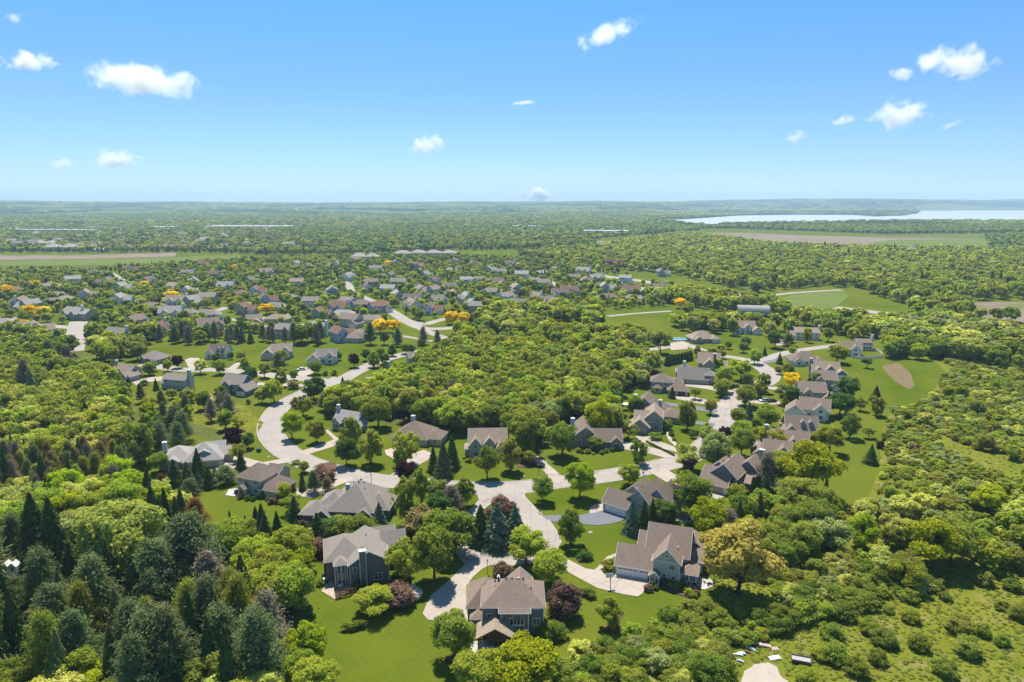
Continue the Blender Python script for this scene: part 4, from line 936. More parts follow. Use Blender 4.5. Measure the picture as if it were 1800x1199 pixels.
    def win(s, side, p, q, z, w=1.0, h=1.3, nx=2, ny=1):
        """side S/N/E/W, p plane coordinate, q position along the wall, z sill height"""
        a, b = win_meshes(w, h, nx, ny); o = s._put(a, side, p, q, z, s.root, 'window'); f = bpy.data.objects.new('window_frame', b); C.objects.link(f); f.parent = o
    def wins(s, side, p, qs, z, **k):
        for q in qs: s.win(side, p, q, z, **k)
    def garage(s, side, p, q, w=4.9, col=None, h=2.15, lights=False):
        m = MB(); m.box(-w / 2, -.05, 0, w / 2, -.012, h)
        for i in range(1, 4): m.box(-w / 2, -.058, h * i / 4 - .015, w / 2, -.05, h * i / 4 + .0)
        n = max(2, round(w / 1.2))
        for i in range(n):
            for r_ in range(4 if not lights else 3):
                a = -w / 2 + w * i / n; m.box(a + .12, -.062, h * r_ / 4 + .08, a + w / n - .12, -.05, h * (r_ + 1) / 4 - .08)
        me = m.mesh('garage_door'); me.materials.append(col or TRIM); o = s._put(me, side, p, q, 0.02, s.root, 'garage_door')
        f = MB(); t = .14; f.box(-w / 2 - t, -.09, 0, -w / 2, 0, h + t); f.box(w / 2, -.09, 0, w / 2 + t, 0, h + t); f.box(-w / 2, -.09, h, w / 2, 0, h + t); f.build('door_frame', s.tm, o)
        if lights:
            g = MB()
            for i in range(n): a = -w / 2 + w * i / n; g.box(a + .1, -.066, h * .80, a + w / n - .1, -.052, h * .93)
            g.build('door_lights', GLASS, o)
    def door(s, side, p, q, col=None, w=1.0, h=2.1):
        m = MB(); m.box(-w / 2, -.05, 0, w / 2, -.01, h); me = m.mesh('door'); me.materials.append(col or TRIM); o = s._put(me, side, p, q, .15, s.root, 'door')
        f = MB(); t = .12; f.box(-w / 2 - t, -.09, 0, -w / 2, 0, h + t); f.box(w / 2, -.09, 0, w / 2 + t, 0, h + t); f.box(-w / 2, -.09, h, w / 2, 0, h + t); f.build('door_frame', s.tm, o)
    def chimney(s, x, y, z1, w=1.3, d=.9, m=None, z0=0, cap=True, trim=True, capm=None):
        b = MB(); b.box(x - w / 2, y - d / 2, z0, x + w / 2, y + d / 2, z1); s.kids.append(('chimney', b, m or s.wm))
        c = MB(); c.box(x - w / 2 - .12, y - d / 2 - .12, z1, x + w / 2 + .12, y + d / 2 + .12, z1 + .22)
        if cap: c.box(x - .18, y - .18, z1 + .22, x + .18, y + .18, z1 + .55)
        if trim:
            for sx in (-1, 1):
                for sy in (-1, 1): c.box(x + sx * w / 2 - .07, y + sy * d / 2 - .07, z0 + .01, x + sx * w / 2 + .07, y + sy * d / 2 + .07, z1)
        s.kids.append(('chimney_cap', c, capm or TRIM))
    def vent(s, x, y, z):
        b = MB(); b.box(x - .16, y - .16, z - .3, x + .16, y + .16, z + .18); s.kids.append(('roof_vent', b, CREAM if prng.random() < .5 else METAL))
    def corner(s, x, y, z1, z0=0, w=.16):
        s.t.box(x - w / 2, y - w / 2, z0, x + w / 2, y + w / 2, z1)
    def done(s, shrubs=0, base=True):
        s.w.build('wall', s.wm, s.root); rf = s.r.build('roof', s.rm, s.root); s.t.build('roof_trim', s.tm, rf)
        last = rf
        for nm, b, m in s.kids:
            o = b.build(nm, m, last if nm == 'chimney_cap' and False else rf)
        for lx, ly, r_ in s.cx: a = s.wp(lx, ly); HOUSEPOS.append((a[0], a[1], r_ + .8))
        return s
# wall and roof colours
W_DG = siding('siding_dark_grey', (0.17, 0.163, 0.152)); W_BG = siding('siding_beige', (0.48, 0.43, 0.34)); W_BL = siding('siding_blue_grey', (0.33, 0.335, 0.325))
W_CH = siding('siding_charcoal', (0.115, 0.11, 0.11)); W_CR = siding('siding_cream', (0.52, 0.46, 0.36)); W_WH = siding('siding_white', (0.70, 0.69, 0.65))
W_TN = siding('siding_tan', (0.40, 0.35, 0.27)); W_GG = siding('siding_green_grey', (0.28, 0.30, 0.26)); W_LG = siding('siding_light_grey', (0.42, 0.43, 0.43)); W_SB = siding('siding_slate_blue', (0.17, 0.195, 0.225))
W_TL = siding('siding_teal', (0.16, 0.24, 0.25)); W_ST = stone('stone_wall', (0.32, 0.28, 0.24)); W_BR = stone('brick_wall', (0.30, 0.15, 0.10)); W_PB = siding('siding_pale_blue', (0.42, 0.50, 0.56))
R_BR = shingle('shingle_brown', (0.296, 0.222, 0.169)); R_GY = shingle('shingle_grey', (0.302, 0.260, 0.216)); R_TN = shingle('shingle_tan', (0.364, 0.285, 0.207)); R_DK = shingle('shingle_dark', (0.244, 0.190, 0.146)); R_LG = shingle('shingle_light_grey', (0.385, 0.355, 0.310)); R_RD = shingle('shingle_reddish', (0.270, 0.160, 0.117))

# large hip roofed house at the bottom
h = House('large dark grey house with a brown hip roof and a timber pavilion in front', -6.2, 128.6, 0, W_DG, R_BR)
h.wing(0, 0, 12.8, 9.5, 7.3, .72, 'hip'); h.wing(3.9, -.9, 9.6, 6, 6.7, .62, 'gx', ov=.5)
h.wing(-3.4, 4.6, 4, 14, 4.3, .95, 'hip'); h.wing(-2.4, 2.2, .2, 6.5, 3.1, .6, 'hip'); h.wing(1.2, -2.6, 5, 0, 3.6, .35, 'shed'); h.wing(5.5, 5, 10.5, 13.5, 6.0, .9, 'gy')
for x in (3.9, 9.6): h.corner(x, -.9, 6.5)
h.corner(12.8, 0, 7.1); h.corner(0, 0, 7.1)
h.win('S', -.9, 7.2, 5.2, 1.7, 1.0, 3, 1); h.win('S', -.9, 7.2, 3.6, 2.9, 1.5, 4, 1); h.win('S', -.9, 7.4, 1.9, 2.5, 1.5, 3, 1); h.win('S', -.9, 7.7, .25, 1.3, .8, 2, 1)
h.win('S', 0, 11.3, 3.0, 1.3, 1.5, 2, 1); h.win('S', 0, 11.2, 6.6, 1.1, .35, 2, 1); h.win('S', 0, 1.6, 4.6, 1.2, .9, 2, 1); h.win('E', 12.8, 3, 5.0, 1.1, 1.4); h.win('E', 12.8, 6.5, 5.0, 1.1, 1.4); h.win('E', 12.8, 5, 2.0, 1.6, 1.4)
h.win('W', -2.4, 3.6, 1.2, 1.0, 1.3); h.garage('W', -3.4, 8.3, 4.9, CREAM); h.garage('W', -3.4, 12.2, 2.6, CREAM)
h.chimney(3.3, 5.6, 10.6, .35, .35, METAL, 8.4, True, False)
for vx, vy, vz in ((2.6, 4.6, 10.4), (5, 4.8, 10.9), (6.2, 4.8, 10.9), (7.6, 4.8, 10.9), (8.6, 4.8, 10.9), (10.2, 3.2, 9.6)): h.vent(vx, vy, vz)
h.done()
def pavilion():
    t = tag(empty('pavilion', (-6.9, 124.2, 0)), 'open timber pavilion with a shingled gable roof before the large house', 'pavilion')
    r = MB(); tr = MB()
    for sg, xe in ((1, -.5), (-1, 7.4)):
        xm = 3.45; r.prism([(xe, -.7, 3.0), (xm, -.7, 5.3), (xm, -.7, 5.46), (xe, -.7, 3.16)], (0, 5.4, 0))
        tr.prism([(xe, -.78, 2.82), (xm, -.78, 5.12), (xm, -.78, 5.40), (xe, -.78, 3.10)], (0, .07, 0))
    r.build('roof', R_TN, t); tr.build('gable_boards', WOOD, t)
    b = MB(); b.box(-.1, -.35, 2.6, 7.0, -.1, 2.9); b.box(-.1, 3.9, 2.6, 7.0, 4.1, 2.9); b.box(-.1, -.1, 2.6, .12, 3.9, 2.9); b.box(6.8, -.1, 2.6, 7.0, 3.9, 2.9)
    for i in range(7): x = 1.2 + i * .75; b.box(x, -.32, 2.9, x + .12, -.14, 2.9 + (2.2 - abs(x - 3.45) * .66) * .95)
    b.build('beams', WOOD, t)
    for x in (0, 6.9):
        for y in (-.22, 4.0): p = MB(); p.box(x - .1, y - .1, 0, x + .1, y + .1, 2.6); p.build('post', WOOD, t)
    HOUSEPOS.append((-3.4, 126, 5))
pavilion()

# beige gabled house
h = House('beige gabled house with mauve brown roof, white garage doors and round gable window', 34.0, 150.3, -19, W_BG, R_BR)
h.wing(-8.9, .2, 0, 8.6, 3.0, .82, 'gx'); h.wing(0, 0, 6.2, 9, 5.8, 1.05, 'gy'); h.wing(-2.2, 4.6, 7.8, 15.6, 5.3, .92, 'gx'); h.wing(-4.6, 7, -1, 15, 4.2, .8, 'gx')
h.wing(6.2, 1.2, 10.2, 7.5, 2.9, .55, 'hip'); h.wing(7.6, 6.8, 11.2, 13.5, 3.2, .5, 'shed'); h.wing(6.5, 11, 10.5, 16, 5.2, .8, 'gy'); h.wing(-.6, -1.7, 1.7, 1, 2.5, .8, 'gy', z0=2.3, ov=.25)
for x in (-.5, 1.6): p = MB(); p.box(x - .12, -1.65, 0, x + .12, -1.4, 2.35); p.build('porch_post', TRIM, h.root)
h.garage('S', .2, -6.1, 4.9, TRIM, 2.2, True); h.garage('S', .2, -2.0, 2.7, TRIM, 2.2, True); h.door('S', 0, .9, TRIM)
h.win('S', 0, 2.7, 1.0, .7, 1.5, 1, 2); h.win('S', 0, 4.9, .8, .7, 1.5, 1, 2); h.win('S', 0, 4.4, 3.9, 1.1, 1.1, 2, 1); oct_ = lambda r_, d_: [(3.1 + r_ * math.cos(i * math.pi / 8), -.004 * 9 - d_, 7.2 + r_ * math.sin(i * math.pi / 8)) for i in range(16)]
m_ = MB(); m_.prism(oct_(.52, .0), (0, -.05, 0)); wo_ = m_.build('round_window', TRIM, h.root); m_ = MB(); m_.prism(oct_(.34, .055), (0, -.02, 0)); m_.build('pane', GLASS, wo_)
h.win('S', 1.2, 7.5, 1.2, 1.5, 1.5, 2, 2); h.win('S', 1.2, 9.2, 1.2, 1.2, 1.5, 2, 2); h.win('E', 10.2, 3, 1.1, 1.4, 1.4); h.win('E', 10.2, 5.4, 1.1, 1.4, 1.4); h.win('E', 7.8, 10, 6, 1, 1.2)
for x in (0, 6.2): h.corner(x, 0, 5.5)
h.corner(6.3, 1.2, 2.7); h.corner(10.2, 1.2, 2.7); h.corner(-8.9, .2, 2.8)
m_ = MB(); m_.box(.1, -.05, 5.55, 6.1, -.012, 5.75); m_.build('band_board', TRIM, h.root); h.vent(5.2, 5, 7.4); h.done()

# blue grey house with the double chimney
h = House('blue grey gabled house with a three car garage and twin pot chimney', 27.1, 189.2, -39, W_BL, R_DK)
h.wing(0, 0, 7.9, 7.2, 2.9, .85, 'gx', wall=None); h.wing(7.0, 2.5, 13.6, 13.5, 5.3, .95, 'gy'); h.wing(3.6, 7.4, 8.5, 14.5, 5.0, .85, 'gy'); h.wing(11, 6.5, 17.5, 15, 5.2, 1.0, 'gy')
h.wing(12.5, 3.2, 16.2, 7.5, 4.1, .9, 'gx'); h.wing(15.5, 6.5, 18.0, 9.5, 3.6, .8, 'gx')
h.garage('S', 0, 2.3, 2.7, TRIM); h.garage('S', 0, 5.6, 3.9, TRIM); h.win('E', 16.2, 5.4, 1.2, 1.2, 1.3); h.win('S', 2.5, 11, 3, 1, 1.3); h.win('E', 17.5, 12, 3.4, 1, 1.3)
h.chimney(18.3, 11.2, 9.2, 1.9, 1.1, W_LG, capm=W_BR); h.corner(13.6, 2.5, 5.1); h.corner(7.9, 0, 2.7)
for v in ((9, 4, 8), (9.5, 6, 8)): h.vent(*v)
h.done()

# brown roofed house with tan garage doors
h = House('slate blue house with a long brown roof, tan garage doors and white deck', 60.1, 204.8, -37, W_SB, R_BR)
h.wing(0, 0, 8.6, 9.5, 2.9, .82, 'gx'); h.wing(2.2, 3, 10.5, 15.5, 5.2, .9, 'gy'); h.wing(-.5, 8, 7, 15.5, 4.4, .85, 'gy'); h.wing(7.5, 12, 14.5, 19, 5.2, .9, 'gy'); h.wing(10.4, 6.8, 14, 12.5, 2.8, .35, 'shed')
h.garage('S', 0, 2.0, 2.7, W_TN); h.garage('S', 0, 5.6, 4.3, W_TN); h.door('S', 0, 8.1, TRIM, .8); h.wins('E', 10.5, (8.5,), 3.6, w=.7, h=1); h.wins('E', 10.5, (11.2,), 3.4, w=1.2, h=1.4); h.wins('E', 14.5, (14, 16.5), 3.2, w=1.3, h=1.6)
h.chimney(12.8, 20, 10.0, 1.5, 1.1, W_BL); h.corner(10.5, 3, 5.0)
for v in ((4.4, 8, 8), (6.3, 7, 9.0), (5, 12, 8.2)): h.vent(*v)
h.done()

# charcoal long low house
h = House('long charcoal house under a broad grey hip roof with sharp peaks', -60.5, 180.9, -5, W_CH, R_GY)
h.wing(0, 0, 8, 8, 2.9, .62, 'hip'); h.wing(3.5, 1.5, 13, 13, 3.6, .72, 'hip'); h.wing(4.9, -1.4, 9.1, 4, 2.9, .95, 'gy'); h.wing(8, .5, 21, 16, 4.2, .82, 'hip', ov=.6); h.wing(16.5, -.3, 20.9, 3, 3.3, .8, 'gy'); h.wing(17, 4.5, 24.5, 14, 3.1, .8, 'hip')
h.win('S', 0, 1.6, .9, .8, 1.5, 1, 1); h.win('S', -1.4, 7, .6, 1.8, 1.7, 2, 1); h.win('S', .5, 10.6, .4, 1.3, 2.0, 1, 1); h.win('S', .5, 14, 1.2, 1.3, 1.6, 2, 1); h.wins('S', .5, (12.8, 15.2), 1.2, w=.7, h=1.1, nx=1); h.win('S', -.3, 18.6, .9, 1.2, 1.5)
h.chimney(12.2, 6.6, 9.4, 1.0, .8, W_BL, 5); h.corner(20.9, -.3, 3.1)
for v in ((13.4, 8.2, 9.6), (15, 8.2, 9.7), (16.6, 8.2, 9.6), (5, 6.2, 6.5)): h.vent(*v)
h.done()

# tall dark grey house with the deck
h = House('tall dark grey house with white trimmed chimney, bay windows and brick terrace', -38.6, 148.2, 16, W_DG, R_GY)
h.wing(0, 0, 9.2, 13, 5.6, .62, 'gy'); h.wing(-5.4, 3.2, 4, 14.5, 5.6, .68, 'hip'); h.wing(-3.4, .8, -.5, 5, 5.5, .6, 'hip', ov=.35); h.wing(8.5, 7, 14, 14.2, 4.8, .8, 'gx'); h.wing(6, 13, 12, 18, 5, .7, 'gx')
h.chimney(3.1, -.45, 8.9, 1.5, .95, W_DG); h.win('S', 0, 1.2, 3.4, .9, 1.2, 1, 2); h.win('S', 0, 6.6, .8, 1.9, 1.6, 2, 2); h.wins('S', .8, (-2.4, -1.4), .6, w=.7, h=2.0, nx=1, ny=2); h.wins('S', .8, (-2.4, -1.4), 3.2, w=.7, h=1.9, nx=1, ny=2)
h.wins('W', -3.4, (1.7, 3.0), .6, w=.8, h=2.0, nx=1, ny=2); h.wins('W', -3.4, (1.7, 3.0), 3.2, w=.8, h=1.9, nx=1, ny=2); h.win('W', 0, .6, .6, .6, 2.0, 1, 2); h.win('E', 9.2, 4, 3.4, 1, 1.3)
h.corner(0, 0, 5.4); h.corner(9.2, 0, 5.4); h.corner(-3.4, .8, 5.3); h.corner(-.5, .8, 5.3); h.vent(4.6, 8, 8.7); h.vent(3.4, 3.2, 7.9); h.done()

# cream two storey hip house
h = House('cream two storey house with brown hip roofs and a brick garage wing', -86.8, 202.3, -21.6, W_CR, R_DK)
h.wing(0, 0, 9.4, 9.4, 5.4, .72, 'hip'); h.wing(2.3, -2.3, 5.0, 1, 2.7, .75, 'gy', ov=.3); h.wing(8.8, -.4, 15.6, 8.8, 2.9, .75, 'hip'); h.wing(5, 7, 10, 13, 4.6, .7, 'gx')
h.wins('S', 0, (1.3, 7.4), 3.6, w=1.0, h=1.3); h.win('S', 0, 4.0, 3.8, .6, 1.0, 1); h.wins('S', 0, (7.4,), .9, w=1.1, h=1.4); h.win('S', -2.3, 3.65, .8, 1.4, 1.5, 1); h.win('E', 5.0, -1, .8, 1.2, 1.5); h.door('S', -.4, 10.6, METAL); h.win('S', 0, 1.2, .9, 1.0, 1.3)
h.garage('E', 15.6, 2.4, 2.7, WOOD); h.garage('E', 15.6, 6.2, 3.6, WOOD); b_ = MB(); b_.box(15.605, -.35, 0, 15.64, .9, 2.7); b_.build('brick_veneer', W_BR, h.root)
h.vent(4, 5, 8.4); h.vent(5.6, 5, 8.4); h.done()

# low beige house
h = House('low beige house with a many planed grey roof and long tan garage', -112.5, 220.2, 17, W_CR, R_LG)
h.wing(-7.5, 2.5, 3, 14, 2.9, .6, 'hip'); h.wing(0, 0, 12.5, 12, 2.9, .72, 'hip'); h.wing(4.6, 2.2, 8.6, 7, 4.6, .55, 'gy'); h.wing(6, 8, 12.5, 14, 3.6, .7, 'gx'); h.wing(11, 4.5, 15, 10.5, 2.9, .6, 'gx')
h.wing(-5, 1, -1.5, 4, 2.9, .7, 'gy'); h.win('S', 2.2, 6.6, 3.7, 1.9, .8, 3, 1); h.garage('S', 0, 5.2, 4.9, W_TN); h.garage('S', 0, 10, 2.7, W_TN); h.win('S', 0, 1.4, .9, 1, 1.3)
h.chimney(-6.8, 9.5, 7.4, 1.3, 1.0, W_LG); h.chimney(-5.6, 2.2, 5.0, 1.3, .9, W_LG); h.done()

# cream hip roofed house
h = House('cream one storey house with a wide brown hip roof behind the feathery tree', -45.5, 246.6, -14, W_CR, R_DK)
h.wing(0, 0, 14, 13, 2.9, .68, 'hip', ov=.6); h.wing(12, 1.5, 18.5, 10, 2.9, .62, 'hip', ov=.6); h.wing(1, -1.6, 5, 2, 2.9, .7, 'gy'); h.wins('S', 0, (7, 9.5), 1, w=1.2, h=1.4); h.wins('S', 1.5, (14, 16.5), 1, w=1.1, h=1.5); h.wins('E', 18.5, (3.5, 6.5), 1, w=1.1, h=1.5)
h.win('S', -1.6, 3, .9, 1.6, 1.5); h.chimney(5.2, 8.6, 8.6, 1.3, 1.0, W_LG, 5); h.done()
def curved_rail():
    a = at(775, 768); t = tag(empty('deck_railing', (a[0], a[1], 0)), 'small curved brick red deck railing right of the cream hip roofed house', 'railing'); m = MB()
    for i in range(9):
        q = math.pi * (i / 8) - .6; x, y = 2.6 * math.cos(q), 2 * math.sin(q); m.box(x - .06, y - .06, 0, x + .06, y + .06, 1.1)
        q2 = q + math.pi / 8; m.prism([(x, y, .95), (x, y, 1.1), (x * 1.03, y * 1.03, 1.1), (x * 1.03, y * 1.03, .95)], (2.6 * math.cos(q2) - x, 2 * math.sin(q2) - y, 0))
    m.build('rail', WOOD, t)
curved_rail()

# twin gabled house
h = House('blue grey house with two steep twin front gables and white trim', -15.3, 231.8, 3, W_BL, R_TN)
h.wing(0, 2.2, 13.4, 10.5, 5.3, .85, 'gx'); h.wing(.4, 0, 4.2, 6, 5.0, 1.2, 'gy', ov=.35); h.wing(5.4, .6, 9.2, 6, 5.0, 1.2, 'gy', ov=.35); h.wing(9.2, -1.2, 13.6, 6, 2.9, 1.5, 'gy', ov=.3); h.wing(-1.4, 1.4, .6, 7, 2.9, .5, 'hip')
h.win('S', 0, 2.3, 3.5, 1.3, 1.3, 2, 2); h.win('S', 0, 2.3, .8, 1.3, 1.5, 2, 2); h.win('S', .6, 7.3, 3.5, 1.3, 1.3, 2, 2); h.win('S', .6, 7.3, .8, 1.3, 1.5, 2, 2); h.wins('S', 2.2, (4.8, 10.2), 3.6, w=.8, h=1.1); h.win('W', -1.4, 4, .9, 1.2, 1.4); h.door('S', 2.2, 4.8, WOOD)
for x in (.4, 4.2): h.corner(x, 0, 4.8)
h.done()

# brick gabled house
h = House('stone fronted house with a big brown roof and right hand gable end', 21.5, 241.6, -2, W_ST, R_DK)
h.wing(0, 1.5, 12, 15, 3.1, .78, 'gy', ov=.5); h.wing(9, 0, 19.2, 8.6, 3.0, .78, 'gx'); h.wing(7.4, -.8, 11, 4, 3.2, 1.15, 'gy', ov=.35); h.wing(15.2, -1.0, 19, 3, 3.0, .9, 'gy', ov=.3)
h.win('S', 1.5, 3.8, 1.0, 1.2, 1.5); h.win('S', -.8, 9.2, 3.0, 1.0, 1.2); h.win('S', -.8, 9.2, .8, 1.4, 1.6); h.win('S', -1, 17.1, .9, 1.6, 1.4, 2, 1); h.win('S', 0, 13.2, .9, 1.2, 1.5); h.chimney(1.5, 9, 8.6, 1.3, 1, W_LG, 4); h.done()

# green gabled house and neighbours on the right hand street
def gp(px, py): return at(px, py)
a = gp(1107, 762); h = House('green grey gabled house stepping down to a front garage with brown roof', a[0], a[1], -12, W_GG, R_TN)
h.wing(0, 0, 7.4, 8, 3.0, .85, 'gy'); h.wing(1.6, 4.5, 8.6, 12, 4.3, .8, 'gx'); h.wing(6, 4.5, 12.5, 15.5, 5.8, .85, 'gy', ov=.5); h.garage('S', 0, 3.7, 4.6, W_TN); h.win('E', 12.5, 7.5, 3.8, 1, 1.3); h.win('E', 12.5, 11, 3.8, 1, 1.3); h.win('S', 4.5, 10.2, 3.8, 1.1, 1.3); h.win('E', 12.5, 9, 1, 1.6, 1.5); h.win('S', 4.5, 10.2, .9, 1.4, 1.4); h.corner(12.5, 4.5, 5.6); h.done()
a = gp(1112, 736); h = House('grey house with a long brown roof and white chimney cap behind the green gabled one', a[0] + 1, a[1] + 3, -20, W_BL, R_DK)
h.wing(3, 0, 14, 10, 3.4, .75, 'hip'); h.wing(0, 3, 7.5, 14, 4.6, .85, 'gy'); h.wing(12, -4, 19, 5, 2.9, .6, 'hip'); h.win('E', 19, 0, 1, 1.2, 1.3); h.chimney(10.8, 1, 8, 1.2, 1, W_TN, 3); h.chimney(-.8, 8, 7.4, 1.2, 1, W_TN); h.done()
a = gp(1144, 690); h = House('cream two storey house with a hip roof and an open double garage', a[0], a[1], -12, W_CR, R_DK)
h.wing(0, 2, 10, 11, 5.2, .62, 'hip', ov=.6); h.wing(9, 4, 15, 11, 4.4, .6, 'hip'); h.wing(8, -3.2, 17, 4.2, 2.8, .62, 'hip', ov=.6); h.wing(1, -.5, 5, 3, 2.8, .7, 'hip')
h.garage('S', -3.2, 10.2, 2.6, METAL); h.garage('S', -3.2, 14.3, 3.6, METAL); h.win('S', 2, 7, 3.4, 1.1, 1.1); h.win('S', 2, 6.5, .8, 1.2, 1.8); h.win('S', -.5, 3, .8, 1.4, 1.6); h.win('S', 2, 3, 3.6, .9, 1.0); h.done()  # near-black door panels paint in the shade inside the open garage
a = gp(1192, 674); h = House('tan house with a very large grey brown roof falling to the front eave', a[0], a[1], -12, W_TN, R_GY)
h.wing(0, 0, 15, 9.5, 3.0, .95, 'gx'); h.wing(-1, 6, 9, 13, 4.6, .8, 'hip'); h.wing(13, 1, 17.5, 8, 4.8, .7, 'hip'); h.win('S', 1, 15.2, 3.3, 1.0, 1.1); h.win('S', 1, 15.4, .8, 1.4, 1.5); h.wins('S', 0, (3, 6), .9, w=1.2, h=1.3); h.chimney(3, 9, 9.5, 1.3, 1.0, W_LG, 5); h.done()
a = gp(1228, 654); h = House('tan gabled house with a tall dark brick chimney', a[0], a[1] + 2, -16, W_TN, R_TN)
h.wing(0, 0, 11, 10, 5.0, .9, 'gx'); h.wing(3, -3, 9, 4, 4.6, .95, 'gy'); h.wing(10, 1, 15, 8, 3, .7, 'gx'); h.chimney(8.5, -1.5, 10.5, 1.4, 1.1, W_BR, 3, trim=False); h.win('S', -3, 6, 3.2, 1.2, 1.3); h.win('S', 0, 1.6, 3.2, 1, 1.2); h.done()

def gen(v, label, px, py, rot, wall, roof, k=1.0, **kw):
    x, y = at(px, py); h = House(label, x, y, rot, wall, roof, **kw)
    z = lambda *a: [q * k for q in a]
    if v == 'L2':     # two storey block with a front garage wing
        h.wing(-6 * k, 0, 5 * k, 9 * k, 5.3, .75, 'gx'); h.wing(3 * k, -2.5 * k, 9 * k, 7 * k, 2.9, .8, 'gy'); h.wing(-4.5 * k, -1.3 * k, -.8 * k, 4 * k, 5, .95, 'gy')
        h.garage('S', -2.5 * k, 6 * k, 4.4); h.wins('S', 0, z(.6, 2.2), 3.5, w=.9, h=1.2); h.win('S', -1.3 * k, -2.7 * k, 3.4, 1.3, 1.3); h.win('S', -1.3 * k, -2.7 * k, .8, 1.6, 1.5); h.door('S', 0, .6 * k, WOOD); h.wins('W', -6 * k, z(2.5, 6), 3.4, w=.9, h=1.2); h.wins('E', 5 * k, (8.2 * k,), 3.4, w=.9, h=1.2)
    elif v == 'hip':
        h.wing(-7 * k, 0, 7 * k, 11 * k, 2.9, .68, 'hip', ov=.6); h.wing(-6 * k, -1.6 * k, -2 * k, 3 * k, 2.9, .8, 'gy'); h.wing(4 * k, -1.8 * k, 9 * k, 7 * k, 2.9, .65, 'hip'); h.wins('S', 0, z(.2, 2.4), 1, w=1.2, h=1.3); h.win('S', -1.6 * k, -4 * k, .8, 1.8, 1.5); h.garage('S', -1.8 * k, 6.5 * k, 4.2)
    elif v == 'multi':
        h.wing(-7 * k, 2 * k, 7 * k, 10 * k, 4.2, .85, 'gx'); h.wing(-6.4 * k, -.8 * k, -1.6 * k, 5 * k, 3.4, 1.0, 'gy'); h.wing(0, 0, 4.2 * k, 5 * k, 4.4, 1.05, 'gy'); h.wing(4.6 * k, -2.4 * k, 10 * k, 6 * k, 2.9, .8, 'gy')
        h.win('S', -.8 * k, -4 * k, .8, 1.8, 1.6); h.win('S', 0, 2.1 * k, 3.4, 1.0, 1.2); h.win('S', 0, 2.1 * k, .9, 1.4, 1.4); h.garage('S', -2.4 * k, 7.3 * k, 4.2); h.wins('W', -7 * k, z(4, 7), 1, w=1, h=1.3); h.chimney(-7.4 * k, 6 * k, 8.6, 1.2, .9, None)
    elif v == 'long':
        h.wing(-8 * k, 0, 7 * k, 8.6 * k, 5.2, .6, 'gx'); h.wing(-10.5 * k, 1 * k, -6 * k, 8 * k, 2.9, .7, 'gx'); h.wins('S', 0, z(-6, -3.4, -.6, 2.2, 5), 3.4, w=1, h=1.2); h.wins('S', 0, z(-6, -3.4, 2.2, 5), .9, w=1.1, h=1.4); h.door('S', 0, -.6 * k, WOOD); h.wins('E', 7 * k, z(2.4, 6), 3.3, w=.9, h=1.2)
        h.chimney(7.5 * k, 4.3 * k, 9.3, 1.3, 1.1, None)
    elif v == 'cape':
        h.wing(-6.5 * k, 0, 5.5 * k, 9 * k, 3.4, .98, 'gx'); h.wing(-7.5 * k, -1.6 * k, -2.4 * k, 6 * k, 3.0, .95, 'gy')
        for q in (-.2, 2.8): h.wing(q * k - .8, 1.2 * k, q * k + .8, 4 * k, 6.0, 1.0, 'gy', z0=4, ov=.2); h.win('S', 1.2 * k, q * k, 4.9, .7, 1.0, 1, 2)
        h.win('S', -1.6 * k, -5 * k, 1.0, 1.6, 1.4); h.win('S', -1.6 * k, -5 * k, 4.1, .7, .7, 1); h.wins('S', 0, z(-.4, 3.6), 1, w=1, h=1.4); h.wins('E', 5.5 * k, z(3, 6), 1, w=1, h=1.3)
    elif v == 'gar':       # big roof with front gabled garage block at the left
        h.wing(-8 * k, -.5 * k, -1 * k, 8 * k, 3.0, .85, 'gy'); h.wing(-3 * k, 2 * k, 8 * k, 11 * k, 4.2, .8, 'gx'); h.wing(2.6 * k, 0, 7 * k, 6 * k, 4.8, 1.0, 'gy'); h.garage('W', -8 * k, 3.6 * k, 4.6); h.win('S', 0, 4.8 * k, 3.6, 1.2, 1.2); h.win('S', 0, 4.8 * k, .8, 1.7, 1.6); h.win('S', -.5 * k, -4.5 * k, 4.4, .7, .7, 1); h.wins('S', 2 * k, (.8 * k,), .9, w=1.2, h=1.5)
    h.done(); return h
